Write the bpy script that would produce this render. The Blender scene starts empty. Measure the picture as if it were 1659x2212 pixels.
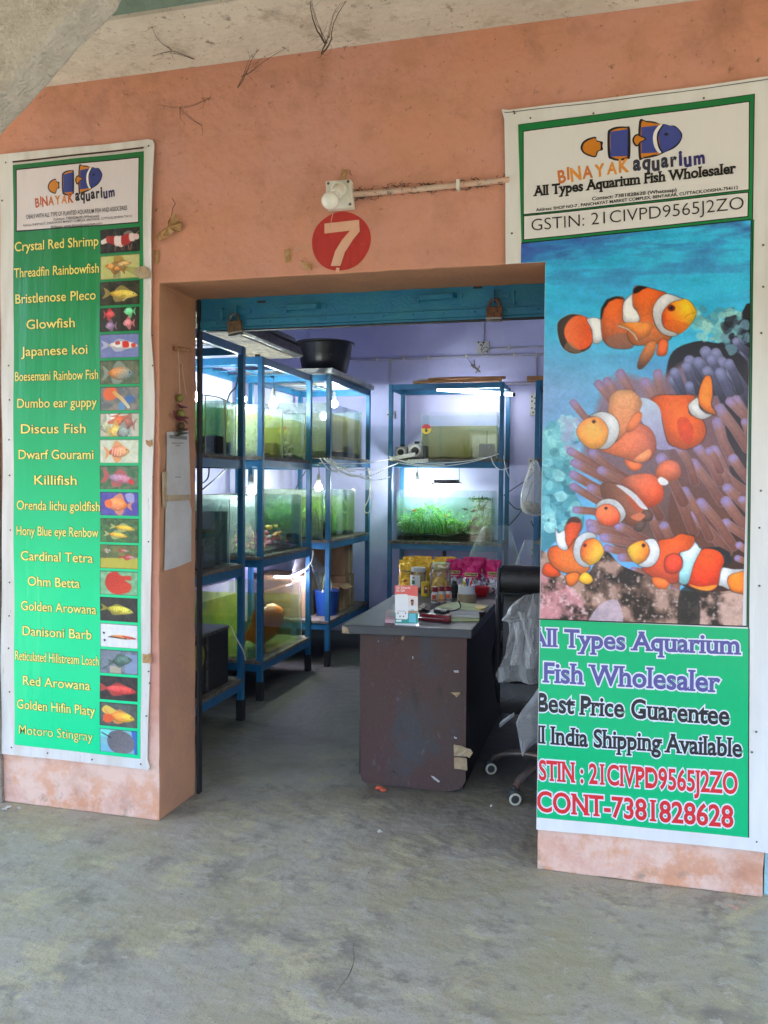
import bpy, math, random
import numpy as np
from mathutils import Vector, Matrix, noise
random.seed(11); rng = np.random.RandomState(5)
S = bpy.context.scene; COL = S.collection

# ------------------------------------------------------------------ camera
FPX, YAW, PITCH, ROLL, CD = 1800.4395, 0.2622302, -0.0350270, 0.0090619, 3.2467546   # focal length is in pixels of a 1659 px wide picture
def _axes():
    cy, sy = math.cos(YAW), math.sin(YAW)
    f = Vector((-sy*math.cos(PITCH), cy*math.cos(PITCH), math.sin(PITCH)))
    r = Vector((cy, sy, 0)); u = r.cross(f)
    cr, sr = math.cos(ROLL), math.sin(ROLL)
    return cr*r+sr*u, -sr*r+cr*u, f
RX, UX, FX = _axes()
CAM = Vector((0, -CD, 1.5))
cd = bpy.data.cameras.new('camera'); cam = bpy.data.objects.new('camera', cd); COL.objects.link(cam)
cam.matrix_world = Matrix(((RX.x, UX.x, -FX.x, CAM.x), (RX.y, UX.y, -FX.y, CAM.y), (RX.z, UX.z, -FX.z, CAM.z), (0, 0, 0, 1)))
cd.sensor_fit = 'HORIZONTAL'; cd.sensor_width = 36; cd.lens = 36*FPX/1659
cd.clip_start = .05; cd.clip_end = 500
S.camera = cam

def at(px, py, axis, val):
    """the point of the plane axis=val that the photograph shows at pixel (px, py) of a 1659 px wide copy"""
    d = FX + (px-829.5)/FPX*RX - (py-1106.0)/FPX*UX
    i = 'xyz'.index(axis)
    return CAM + d*((val-CAM[i])/d[i])

# ------------------------------------------------------------------ daylight
SUN_EL, SUN_AZ = 66, 20        # sun high behind the building: the veranda is in open shade
w = bpy.data.worlds.new('World'); S.world = w; w.use_nodes = True
nt = w.node_tree; bg = nt.nodes['Background']
sky = nt.nodes.new('ShaderNodeTexSky'); sky.sky_type = 'NISHITA'; sky.sun_disc = False
sky.sun_elevation = math.radians(SUN_EL); sky.sun_rotation = math.radians(SUN_AZ); sky.dust_density = 5.0; sky.air_density = .8
nt.links.new(sky.outputs[0], bg.inputs[0]); bg.inputs[1].default_value = .15
sl = bpy.data.lights.new('sun', 'SUN'); sl.energy = 2.2; sl.angle = math.radians(.5); sl.color = (1, .95, .87)
so = bpy.data.objects.new('sun', sl); COL.objects.link(so)
sd = Vector((math.sin(math.radians(SUN_AZ))*math.cos(math.radians(SUN_EL)), math.cos(math.radians(SUN_AZ))*math.cos(math.radians(SUN_EL)), math.sin(math.radians(SUN_EL))))
so.rotation_euler = sd.to_track_quat('Z', 'Y').to_euler(); so.location = (0, -6, 8)
S.view_settings.view_transform = 'Standard'; S.view_settings.look = 'None'; S.view_settings.gamma = 1
S.view_settings.exposure = 3.55
BULB = 43.0                     # radiance of a lit lamp's skin
try:
    S.render.engine = 'CYCLES'; S.cycles.use_denoising = True; S.cycles.denoiser = 'OPENIMAGEDENOISE'
    S.cycles.max_bounces = 8; S.cycles.diffuse_bounces = 4; S.cycles.glossy_bounces = 3; S.cycles.transmission_bounces = 4
    S.cycles.transparent_max_bounces = 24; S.cycles.caustics_reflective = False; S.cycles.caustics_refractive = False
    S.cycles.sample_clamp_indirect = 6.0
except Exception: pass

# ------------------------------------------------------------------ helpers
def lin(r, g=None, b=None):
    c = (r, g, b) if g is not None else r
    return tuple(((v/255)/12.92 if v/255 <= .04045 else ((v/255+.055)/1.055)**2.4) for v in c)

class MB:
    def __init__(s): s.v = []; s.f = []; s.m = []; s.s = []; s.c = []
    def face(s, pts, m=0, sm=False, col=None):
        i = len(s.v); s.v += [Vector(p) for p in pts]; s.f.append(list(range(i, i+len(pts)))); s.m.append(m); s.s.append(sm); s.c.append(col)
    def mesh(s, vs, fs, m=0, sm=False, col=None):
        i = len(s.v); s.v += [Vector(p) for p in vs]
        for f in fs: s.f.append([i+k for k in f]); s.m.append(m); s.s.append(sm); s.c.append(col)
    def prism(s, pts, d, m=0, col=None):
        n = len(pts); a = [Vector(p) for p in pts]; d = Vector(d); b = [p+d for p in a]
        nrm = Vector((0, 0, 0))
        for i in range(n): nrm += a[i].cross(a[(i+1) % n])
        if nrm.dot(d) > 0: fs = [list(range(n))[::-1], list(range(n, 2*n))]+[[i, (i+1) % n, n+(i+1) % n, n+i] for i in range(n)]
        else: fs = [list(range(n)), list(range(n, 2*n))[::-1]]+[[(i+1) % n, i, n+i, n+(i+1) % n] for i in range(n)]
        s.mesh(a+b, fs, m, False, col)
    def box(s, x0, x1, y0, y1, z0, z1, m=0, col=None):
        x0, x1 = min(x0, x1), max(x0, x1); y0, y1 = min(y0, y1), max(y0, y1); z0, z1 = min(z0, z1), max(z0, z1)
        s.prism([(x0, y0, z0), (x1, y0, z0), (x1, y1, z0), (x0, y1, z0)], (0, 0, z1-z0), m, col)
    def obox(s, c, dims, rz=0, rx=0, ry=0, m=0):
        M = Matrix.Translation(c) @ Matrix.Rotation(rz, 4, 'Z') @ Matrix.Rotation(ry, 4, 'Y') @ Matrix.Rotation(rx, 4, 'X')
        a, b, d = dims[0]/2, dims[1]/2, dims[2]/2
        vs = [M @ Vector((x, y, z)) for z in (-d, d) for x, y in ((-a, -b), (a, -b), (a, b), (-a, b))]
        s.mesh(vs, [[3, 2, 1, 0], [4, 5, 6, 7], [0, 1, 5, 4], [1, 2, 6, 5], [2, 3, 7, 6], [3, 0, 4, 7]], m)
    def tube(s, pts, r, n=8, m=0, caps=True, flat=None):
        pts = [Vector(p) for p in pts]; k = len(pts); rs = r if isinstance(r, (list, tuple)) else [r]*k
        vs = []; up = None
        for i, p in enumerate(pts):
            t = (pts[min(i+1, k-1)]-pts[max(i-1, 0)])
            t = t.normalized() if t.length > 1e-9 else Vector((0, 0, 1))
            if up is None: up = Vector((0, 0, 1)) if abs(t.z) < .9 else Vector((1, 0, 0))
            a = t.cross(up)
            if a.length < 1e-5: a = t.orthogonal()
            a.normalize(); b = a.cross(t).normalized(); up = b
            fl = flat or 1
            for j in range(n):
                an = 2*math.pi*j/n; vs.append(p+a*math.cos(an)*rs[i]+b*math.sin(an)*rs[i]*fl)
        fs = [[i*n+j, (i)*n+(j+1) % n, (i+1)*n+(j+1) % n, (i+1)*n+j] for i in range(k-1) for j in range(n)]
        if caps: fs += [list(range(n))[::-1], list(range((k-1)*n, k*n))]
        s.mesh(vs, fs, m, True)
    def lathe(s, c, prof, n=24, m=0, M=None, sm=True, rfun=None):
        c = Vector(c); M = M or Matrix.Identity(3); k = len(prof); vs = []
        for r, z in prof:
            for j in range(n):
                an = 2*math.pi*j/n; rr = r*(rfun(an, z) if rfun else 1)
                vs.append(c+M @ Vector((rr*math.cos(an), rr*math.sin(an), z)))
        fs = [[i*n+j, i*n+(j+1) % n, (i+1)*n+(j+1) % n, (i+1)*n+j] for i in range(k-1) for j in range(n)]
        if prof[0][0] > 1e-6: fs.append(list(range(n))[::-1])
        if prof[-1][0] > 1e-6: fs.append(list(range((k-1)*n, k*n)))
        s.mesh(vs, fs, m, sm)
    def ell(s, c, r, n=12, k=8, m=0, M=None):
        r = (r, r, r) if not isinstance(r, (tuple, list)) else r
        c = Vector(c); M = M or Matrix.Identity(3); vs = []
        for i in range(k+1):
            t = math.pi*i/k
            for j in range(n):
                a = 2*math.pi*j/n; vs.append(c+M @ Vector((r[0]*math.sin(t)*math.cos(a), r[1]*math.sin(t)*math.sin(a), r[2]*math.cos(t))))
        fs = [[i*n+(j+1) % n, i*n+j, (i+1)*n+j, (i+1)*n+(j+1) % n] for i in range(k) for j in range(n)]
        s.mesh(vs, fs, m, True)
    def surf(s, fn, nu, nv, m=0, sm=True):
        vs = [fn(i/nu, j/nv) for i in range(nu+1) for j in range(nv+1)]
        fs = [[i*(nv+1)+j, (i+1)*(nv+1)+j, (i+1)*(nv+1)+j+1, i*(nv+1)+j+1] for i in range(nu) for j in range(nv)]
        s.mesh(vs, fs, m, sm)
    def build(s, name, mats, parent=None, bevel=0, loc=None, label=None):
        off = Vector((0, 0, 0)); p = parent
        while p is not None: off += p.location; p = p.parent
        if loc is not None: o_loc = Vector(loc)-off
        else: o_loc = Vector((0, 0, 0))
        org = off+o_loc
        me = bpy.data.meshes.new(name)
        me.from_pydata([tuple(q-org) for q in s.v], [], s.f)
        mats = mats if isinstance(mats, (list, tuple)) else [mats]
        for k in mats: me.materials.append(MAT[k] if isinstance(k, str) else k)
        me.polygons.foreach_set('material_index', s.m)
        me.polygons.foreach_set('use_smooth', s.s)
        if any(c is not None for c in s.c):
            at_ = me.color_attributes.new('Col', 'FLOAT_COLOR', 'CORNER'); buf = []
            for f, c in zip(s.f, s.c):
                c = c if c is not None else (.8, .8, .8)
                if isinstance(c[0], (tuple, list)):
                    for q in c: buf += [*q, 1.0]
                else: buf += [*c, 1.0]*len(f)
            at_.data.foreach_set('color', buf)
        me.update()
        if any(s.s):
            try: me.set_sharp_from_angle(angle=math.radians(38))
            except Exception: pass
        o = bpy.data.objects.new(name, me); COL.objects.link(o); o.location = o_loc
        if parent is not None: o.parent = parent
        if bevel:
            b = o.modifiers.new('bevel', 'BEVEL'); b.width = bevel; b.segments = 2; b.limit_method = 'ANGLE'; b.angle_limit = math.radians(40)
        if label: o['label'] = label
        return o
    def solo(s, name, mats, label, cat, group=None, kind=None, bevel=0):
        n = len(s.v); c = sum(s.v, Vector())/n; c.z = min(q.z for q in s.v)
        return tag(s.build(name, mats, None, bevel, loc=c), label, cat, group, kind)

def tag(o, label=None, cat=None, group=None, kind=None):
    if label: o['label'] = label
    if cat: o['category'] = cat
    if group: o['group'] = group
    if kind: o['kind'] = kind
    return o
def thing(name, label, cat, loc, group=None):
    o = bpy.data.objects.new(name, None); COL.objects.link(o); o.location = Vector(loc); o.empty_display_size = .05
    return tag(o, label, cat, group)
def box(*a, **k):
    m = MB(); m.box(*a, **k); return m
def tube(*a, **k):
    m = MB(); m.tube(*a, **k); return m
def bez(p0, p1, sag, n=12, side=(0, 0, 0)):
    p0, p1, side = Vector(p0), Vector(p1), Vector(side)
    return [p0.lerp(p1, t/n)+Vector((0, 0, -sag*4*(t/n)*(1-t/n)))+side*4*(t/n)*(1-t/n) for t in range(n+1)]
def cr(pts, k=6, closed=False):
    """Catmull-Rom through points"""
    P = [Vector(p) for p in pts]; n = len(P); out = []
    for i in range(n if closed else n-1):
        a, b, c, d = (P[(i-1) % n], P[i], P[(i+1) % n], P[(i+2) % n]) if closed else (P[max(i-1, 0)], P[i], P[i+1], P[min(i+2, n-1)])
        for t in range(k):
            t /= k; out.append(.5*((2*b)+(c-a)*t+(2*a-5*b+4*c-d)*t*t+(3*b-3*c+d-a)*t**3))
    if not closed: out.append(P[-1])
    return out

# ------------------------------------------------------------------ materials
MAT = {}
def mat(name, col, rough=.6, metal=0, col2=None, scale=6, bump=0, bscale=60, spec=.5, detail=6, patch=(.4, .6), speck=None, stretch=None, coat=0):
    m = bpy.data.materials.new(name); m.use_nodes = True; n = m.node_tree.nodes; l = m.node_tree.links; b = n['Principled BSDF']
    b.inputs['Base Color'].default_value = (*col, 1); b.inputs['Roughness'].default_value = rough; b.inputs['Metallic'].default_value = metal
    b.inputs['Specular IOR Level'].default_value = spec
    if coat: b.inputs['Coat Weight'].default_value = coat; b.inputs['Coat Roughness'].default_value = .12
    tc = n.new('ShaderNodeTexCoord'); src = tc.outputs['Object']
    if stretch:
        mp = n.new('ShaderNodeMapping'); mp.inputs['Scale'].default_value = stretch; l.new(src, mp.inputs[0]); src = mp.outputs[0]
    out = None
    if col2:
        t = n.new('ShaderNodeTexNoise'); t.inputs['Scale'].default_value = scale; t.inputs['Detail'].default_value = detail; t.inputs['Roughness'].default_value = .65; l.new(src, t.inputs['Vector'])
        r = n.new('ShaderNodeMapRange'); r.inputs[1].default_value = patch[0]; r.inputs[2].default_value = patch[1]; l.new(t.outputs[0], r.inputs[0])
        x = n.new('ShaderNodeMix'); x.data_type = 'RGBA'; x.inputs[6].default_value = (*col, 1); x.inputs[7].default_value = (*col2, 1)
        l.new(r.outputs[0], x.inputs[0]); out = x.outputs[2]
    if speck:                                    # (colour, scale, low, high): dirt or chips with a shape of their own
        for sc_, s2, lo, hi in ([speck] if not isinstance(speck, list) else speck):
            t = n.new('ShaderNodeTexNoise'); t.inputs['Scale'].default_value = s2; t.inputs['Detail'].default_value = 8; t.inputs['Roughness'].default_value = .7; l.new(src, t.inputs['Vector'])
            r = n.new('ShaderNodeMapRange'); r.inputs[1].default_value = lo; r.inputs[2].default_value = hi; l.new(t.outputs[0], r.inputs[0])
            x = n.new('ShaderNodeMix'); x.data_type = 'RGBA'; x.inputs[7].default_value = (*sc_, 1)
            if out is not None: l.new(out, x.inputs[6])
            else: x.inputs[6].default_value = (*col, 1)
            l.new(r.outputs[0], x.inputs[0]); out = x.outputs[2]
    if out is not None: l.new(out, b.inputs['Base Color'])
    if bump:
        t = n.new('ShaderNodeTexNoise'); t.inputs['Scale'].default_value = bscale; t.inputs['Detail'].default_value = 5; l.new(src, t.inputs['Vector'])
        u = n.new('ShaderNodeBump'); u.inputs['Strength'].default_value = bump; u.inputs['Distance'].default_value = .02; l.new(t.outputs[0], u.inputs['Height']); l.new(u.outputs[0], b.inputs['Normal'])
    MAT[name] = m; return m

def wall_mat(name, a, b, c, wear, wear_top):
    """painted plaster: two paint tones in big patches, fine grain, dust specks and flaking along the foot"""
    m = mat(name, a, .85, col2=b, scale=1.3, patch=(.38, .62), bump=.35, bscale=28, spec=.25)
    n = m.node_tree.nodes; l = m.node_tree.links; bs = n['Principled BSDF']; src = bs.inputs['Base Color'].links[0].from_socket
    g = n.new('ShaderNodeNewGeometry'); sp = n.new('ShaderNodeSeparateXYZ'); l.new(g.outputs['Position'], sp.inputs[0])
    def layer(src, col, nz, s, lo, hi, ramp=None):
        t = n.new('ShaderNodeTexNoise'); t.inputs['Scale'].default_value = s; t.inputs['Detail'].default_value = 8; t.inputs['Roughness'].default_value = .68; l.new(g.outputs['Position'], t.inputs['Vector'])
        r = n.new('ShaderNodeMapRange'); r.inputs[1].default_value = lo; r.inputs[2].default_value = hi; l.new(t.outputs[0], r.inputs[0]); fac = r.outputs[0]
        if ramp:
            q = n.new('ShaderNodeMapRange'); q.inputs[1].default_value = ramp[0]; q.inputs[2].default_value = ramp[1]; l.new(sp.outputs[2], q.inputs[0])
            x = n.new('ShaderNodeMath'); x.operation = 'MULTIPLY'; l.new(fac, x.inputs[0]); l.new(q.outputs[0], x.inputs[1]); fac = x.outputs[0]
        x = n.new('ShaderNodeMix'); x.data_type = 'RGBA'; l.new(fac, x.inputs[0]); l.new(src, x.inputs[6]); x.inputs[7].default_value = (*col, 1); return x.outputs[2]
    src = layer(src, c, 0, 9, .55, .75)
    src = layer(src, wear, 1, 4, .30, .52, (wear_top, wear_top*.35))
    src = layer(src, (.68, .33, .19), 1, 6, .48, .58, (wear_top*.75, 0)); src = layer(src, (.36, .27, .20), 2, 11, .56, .68, (wear_top*.3, 0))
    src = layer(src, (.52, .25, .16), 2, 3.2, .50, .76)
    src = layer(src, (.70, .46, .34), 2, 17, .66, .72)
    src = layer(src, (.36, .17, .11), 2, 4, .50, .80, (1.9, 3.0)); src = layer(src, (.14, .08, .055), 2, 26, .60, .71, (1.9, 3.0))        # clinging dust and web specks
    src = layer(src, (.20, .12, .08), 2, 75, .68, .76)
    l.new(src, bs.inputs['Base Color']); return m

wall_mat('wall_paint', (.62, .285, .185), (.60, .30, .235), (.54, .25, .18), (.76, .52, .42), .60)
mat('reveal_shade', (.47, .245, .14), .85, col2=(.40, .21, .135), scale=3, bump=.3, bscale=40, spec=.2, speck=((.30, .2, .13), 25, .6, .72))
mat('plaster_white', (.66, .61, .55), .9, col2=(.54, .49, .43), scale=2.4, patch=(.35, .62), bump=.6, bscale=18, speck=[((.42, .37, .31), 6, .55, .68), ((.16, .13, .11), 13, .60, .70), ((.22, .19, .16), 38, .60, .68), ((.30, .26, .22), 90, .60, .68)])
mat('plaster_rough', (.66, .60, .53), .95, col2=(.54, .48, .42), scale=14, bump=.9, bscale=90, speck=((.25, .2, .17), 60, .6, .75))
mat('paint_teal_pale', (.26, .36, .31), .9, col2=(.20, .29, .25), scale=4, bump=.3)
mat('cement_grimy', (.20, .16, .13), .95, col2=(.32, .27, .22), scale=7, bump=.8, bscale=50, speck=((.05, .04, .03), 30, .58, .7))
mat('lavender_paint', (.64, .64, .89), .8, col2=(.58, .58, .84), scale=2.2, bump=.15, bscale=22, spec=.3, speck=((.36, .35, .45), 16, .62, .78))
mat('cyan_paint', (.35, .62, .68), .8, col2=(.3, .5, .55), scale=4, bump=.3)
mat('shutter_blue', (.010, .165, .34), .5, col2=(.018, .20, .33), scale=9, bump=.15, bscale=80, spec=.5, speck=[((.22, .16, .11), 55, .68, .76), ((.30, .42, .42), 70, .68, .78)])
mat('rack_blue', (.010, .105, .235), .42, col2=(.016, .135, .26), scale=8, spec=.5, bump=.08, speck=[((.05, .07, .09), 60, .64, .74), ((.17, .10, .06), 34, .66, .73), ((.10, .30, .42), 22, .64, .74)])
mat('black_iron', (.012, .012, .014), .6, speck=((.06, .04, .03), 40, .6, .7))
mat('board_wood', (.20, .17, .13), .85, col2=(.10, .08, .06), scale=9, bump=.4, bscale=70, stretch=(3, 1, 3), speck=((.36, .34, .30), 30, .6, .72))
mat('board_light', (.55, .56, .54), .7, col2=(.4, .4, .38), scale=6, bump=.2)
mat('wood_stick', (.45, .22, .09), .7, col2=(.3, .13, .05), scale=8, stretch=(1, 6, 6), bump=.3)
mat('white_plastic', (.72, .71, .66), .45, col2=(.6, .58, .5), scale=9, speck=((.35, .3, .24), 40, .62, .75))
mat('pvc_wall', (.60, .36, .26), .6, col2=(.55, .42, .34), scale=10, speck=((.09, .06, .05), 40, .55, .68))
mat('pvc_lav', (.52, .50, .62), .5, col2=(.42, .40, .48), scale=6)
mat('cable_white', (.68, .70, .66), .45)
mat('cable_black', (.015, .015, .018), .5)
mat('rust', (.20, .085, .045), .75, metal=.3, col2=(.10, .05, .035), scale=60, bump=.4, bscale=200)
mat('brass_old', (.20, .14, .085), .5, metal=.7, col2=(.12, .08, .05), scale=40, bump=.2, bscale=150)
mat('steel', (.45, .45, .46), .35, metal=.9)
mat('steel_dull', (.20, .19, .18), .5, metal=.75, col2=(.10, .09, .08), scale=30, bump=.25, bscale=120)
mat('black_plastic', (.012, .012, .014), .38, bump=.08, bscale=40, speck=((.06, .06, .07), 30, .6, .8))
mat('black_leather', (.014, .013, .013), .4, bump=.25, bscale=120, speck=((.05, .045, .04), 14, .55, .75))
mat('laminate_dark', (.040, .045, .053), .42, col2=(.055, .056, .06), scale=5, bump=.08, bscale=90, spec=.5, speck=((.16, .15, .14), 70, .68, .78))
mat('laminate_brown', (.098, .050, .050), .78, col2=(.088, .062, .050), scale=3.2, patch=(.3, .7), bump=.3, bscale=60, spec=.25, stretch=(1, 1, .55),
    speck=[((.075, .072, .074), 4, .52, .62), ((.26, .235, .21), 90, .64, .73), ((.15, .14, .13), 24, .60, .74), ((.045, .04, .038), 12, .60, .74), ((.16, .15, .145), 200, .60, .70)])
mat('edge_raw', (.42, .33, .21), .85, col2=(.3, .22, .13), scale=30)
mat('tape_brown', (.43, .32, .18), .4, col2=(.34, .24, .13), scale=25, bump=.4, bscale=40, spec=.6)
mat('dry_tape', (.46, .27, .11), .5, col2=(.34, .17, .06), scale=40, bump=.5, bscale=60)
mat('cardboard', (.36, .22, .11), .85, col2=(.30, .17, .08), scale=8, bump=.1)
mat('blue_bucket', (.012, .06, .24), .4)
mat('red_plastic', (.55, .02, .03), .3)
mat('maroon_plastic', (.22, .012, .025), .3)
mat('yellow_plastic', (.72, .50, .03), .35)
mat('paper_white', (.62, .62, .60), .8, col2=(.55, .55, .53), scale=6)
mat('paper_grey', (.50, .50, .50), .85, col2=(.45, .44, .43), scale=9, bump=.2, bscale=15)
mat('paper_green', (.50, .56, .28), .6, col2=(.42, .48, .22), scale=7)
mat('paper_pink', (.70, .42, .46), .7)
mat('cobweb', (.085, .06, .045), .95)
mat('string', (.55, .40, .26), .8)
mat('lime', (.22, .22, .03), .5, col2=(.15, .14, .03), scale=40)
mat('lime_rotten', (.06, .035, .015), .7)
mat('chilli', (.10, .012, .012), .45)
mat('chilli_green', (.03, .05, .01), .45)
mat('gold_foil', (.95, .58, .05), .22, metal=.22, bump=.9, bscale=20, col2=(.80, .42, .02), scale=10)
mat('pink_foil', (.76, .012, .19), .2, metal=.2, bump=.9, bscale=22, col2=(.48, .006, .10), scale=10)
mat('silver_foil', (.75, .73, .75), .2, metal=.6, bump=1.0, bscale=30, col2=(.20, .10, .12), scale=26, patch=(.5, .56), detail=2)
mat('tape_white', (.70, .70, .68), .5)
mat('algae_back', (.40, .46, .13), .8, col2=(.20, .30, .08), scale=5)
mat('soil', (.014, .011, .008), .95, col2=(.03, .022, .014), scale=60, bump=.8, bscale=120)
mat('sand_pale', (.34, .33, .24), .9, col2=(.2, .19, .12), scale=50)
mat('sand_orange', (.36, .16, .04), .9, col2=(.2, .10, .03), scale=40)
mat('sponge', (.012, .012, .012), .95, bump=.6, bscale=200)
mat('fish_orange', (1.0, .27, .02), .4, col2=(.90, .17, .015), scale=25)
mat('fish_pale', (.62, .56, .42), .4)
mat('fish_dark', (.05, .045, .03), .4)
mat('eye_dark', (.01, .01, .01), .2)
mat('gecko_skin', (.30, .25, .24), .7, col2=(.2, .16, .15), scale=60)
mat('eggshell', (.42, .34, .25), .6)
mat('red_scrap', (.62, .10, .05), .5, bump=.5, bscale=50)
mat('chrome_leg', (.26, .23, .20), .42, metal=.7, col2=(.24, .13, .09), scale=14, patch=(.45, .6), bump=.15, bscale=90)
mat('caster_grey', (.045, .045, .045), .6)
mat('caster_ring', (.62, .61, .48), .5)
for k, c in enumerate(((.80, .22, .28), (.85, .42, .14), (.80, .36, .40), (.62, .56, .54), (.85, .56, .14), (.66, .14, .18))): mat('pebble_%s' % 'abcdef'[k], c, .5)
for k, c in enumerate(((.05, .22, .02), (.10, .34, .03), (.16, .40, .05), (.04, .13, .02), (.20, .26, .07))): mat('leaf_%s' % 'abcde'[k], c, .5)

def attr_mat(name, rough, bump=0, spec=.5, ripple=None, gain=1.0):
    m = mat(name, (.5, .5, .5), rough, spec=spec, bump=bump, bscale=7, stretch=ripple)
    n = m.node_tree.nodes; a = n.new('ShaderNodeAttribute'); a.attribute_name = 'Col'
    m.node_tree.links.new(a.outputs['Color'], n['Principled BSDF'].inputs['Base Color']); return m
attr_mat('print_vinyl', .29, .26, .42, (2.2, 1, .22))
attr_mat('print_matt', .55)
mat('vinyl_white', (.74, .74, .74), .34, col2=(.70, .69, .67), scale=3, bump=.12, bscale=7, stretch=(3.2, 1, .45), speck=((.30, .26, .22), 26, .70, .80))
mat('vinyl_dirty', (.72, .71, .69), .36, col2=(.62, .58, .53), scale=2.5, bump=.12, bscale=7, stretch=(3.2, 1, .45), speck=((.20, .16, .13), 18, .64, .76))

def emit(name, col, strength):
    m = bpy.data.materials.new(name); m.use_nodes = True; n = m.node_tree.nodes; l = m.node_tree.links
    n.remove(n['Principled BSDF']); e = n.new('ShaderNodeEmission'); e.inputs[0].default_value = (*col, 1); e.inputs[1].default_value = strength
    l.new(e.outputs[0], n['Material Output'].inputs[0]); MAT[name] = m
emit('lamp_white', (.80, .93, 1.0), BULB)
emit('lamp_warm', (.95, 1.0, .85), BULB)
emit('tube_light', (.95, .97, 1.0), BULB*.15)
emit('tank_tube', (.75, .72, 1.0), BULB*.55)
emit('flood_panel', (.85, 1.0, .9), BULB*.16)

def glassy(name, tint, rough=.02, fres=.06, haze=0, hcol=(.7, .8, .75)):
    """a clear sheet: tinted see-through with surface reflection, haze adds milky deposits"""
    m = bpy.data.materials.new(name); m.use_nodes = True; n = m.node_tree.nodes; l = m.node_tree.links; n.remove(n['Principled BSDF'])
    t = n.new('ShaderNodeBsdfTransparent'); t.inputs[0].default_value = (*tint, 1)
    g = n.new('ShaderNodeBsdfGlossy'); g.inputs['Roughness'].default_value = rough
    lw = n.new('ShaderNodeLayerWeight'); lw.inputs[0].default_value = .25
    mr = n.new('ShaderNodeMapRange'); mr.inputs[3].default_value = fres*.6; mr.inputs[4].default_value = min(.9, fres*7); l.new(lw.outputs['Fresnel'], mr.inputs[0])
    base = t.outputs[0]
    if haze:
        d = n.new('ShaderNodeBsdfDiffuse'); d.inputs[0].default_value = (*hcol, 1); tr = n.new('ShaderNodeBsdfTranslucent'); tr.inputs[0].default_value = (*hcol, 1)
        a = n.new('ShaderNodeMixShader'); a.inputs[0].default_value = .5; l.new(d.outputs[0], a.inputs[1]); l.new(tr.outputs[0], a.inputs[2])
        no = n.new('ShaderNodeTexNoise'); no.inputs['Scale'].default_value = 9; no.inputs['Detail'].default_value = 6; tc = n.new('ShaderNodeTexCoord'); l.new(tc.outputs['Object'], no.inputs['Vector'])
        r2 = n.new('ShaderNodeMapRange'); r2.inputs[1].default_value = .3; r2.inputs[2].default_value = .7; r2.inputs[3].default_value = haze*.55; r2.inputs[4].default_value = min(1, haze*1.4); l.new(no.outputs[0], r2.inputs[0])
        b = n.new('ShaderNodeMixShader'); l.new(r2.outputs[0], b.inputs[0]); l.new(t.outputs[0], b.inputs[1]); l.new(a.outputs[0], b.inputs[2]); base = b.outputs[0]
    x = n.new('ShaderNodeMixShader'); l.new(mr.outputs[0], x.inputs[0]); l.new(base, x.inputs[1]); l.new(g.outputs[0], x.inputs[2])
    l.new(x.outputs[0], n['Material Output'].inputs[0]); MAT[name] = m; return m
glassy('glass', (.95, .985, .97), .02, .06)
glassy('glass_side', (.88, .95, .92), .05, .08, .35, (.55, .63, .58))
glassy('bulb_glass', (.95, .98, .98), .05, .1, .25, (.9, .95, .95))
glassy('clear_plastic', (.93, .93, .9), .08, .12, .16, (.7, .7, .65))
glassy('acrylic', (.97, .98, .98), .03, .08)
glassy('water_clear', (.86, .97, .88), .02, .03, .05, (.45, .75, .45))
glassy('water_green', (.88, .90, .52), .02, .03, .17, (.78, .76, .34))
glassy('water_glow', (.88, .94, .66), .02, .03, .06, (.40, .52, .16))
glassy('water_pale', (.84, .82, .58), .02, .03, .08, (.74, .70, .40))
glassy('water_black', (.80, .88, .84), .02, .03, .02, (.3, .4, .35))
glassy('water_teal', (.70, .94, .80), .02, .03, .16, (.36, .74, .52))
glassy('water_olive', (.86, .86, .62), .02, .03, .18, (.74, .74, .46))
glassy('water_brown', (.80, .76, .54), .02, .03, .22, (.52, .48, .26))
glassy('water_dark', (.40, .44, .30), .02, .03, .25, (.05, .06, .03))
glassy('water_lime', (.80, .92, .52), .02, .03, .12, (.56, .70, .24))
def film(name, op, col=(.80, .82, .82), rough=.16):
    """thin clear polythene: mostly see-through face on, milky where a fold turns edge on"""
    m = bpy.data.materials.new(name); m.use_nodes = True; n = m.node_tree.nodes; l = m.node_tree.links; b = n['Principled BSDF']
    b.inputs['Base Color'].default_value = (*col, 1); b.inputs['Roughness'].default_value = rough; b.inputs['Specular IOR Level'].default_value = 1.0
    t = n.new('ShaderNodeBsdfTransparent'); x = n.new('ShaderNodeMixShader'); lw = n.new('ShaderNodeLayerWeight'); lw.inputs[0].default_value = .45
    r = n.new('ShaderNodeMapRange'); r.inputs[1].default_value = .15; r.inputs[2].default_value = .95; r.inputs[3].default_value = op*.45; r.inputs[4].default_value = min(.95, op*2.6); l.new(lw.outputs['Facing'], r.inputs[0])
    l.new(r.outputs[0], x.inputs[0]); l.new(t.outputs[0], x.inputs[1]); l.new(b.outputs[0], x.inputs[2]); l.new(x.outputs[0], n['Material Output'].inputs[0]); MAT[name] = m
film('film', .58, (.90, .91, .90)); film('film_thin', .22, (.70, .76, .74)); film('film_dark', .40, (.3, .3, .32))
mat('socket_white', (.34, .34, .32), .5)

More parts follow.
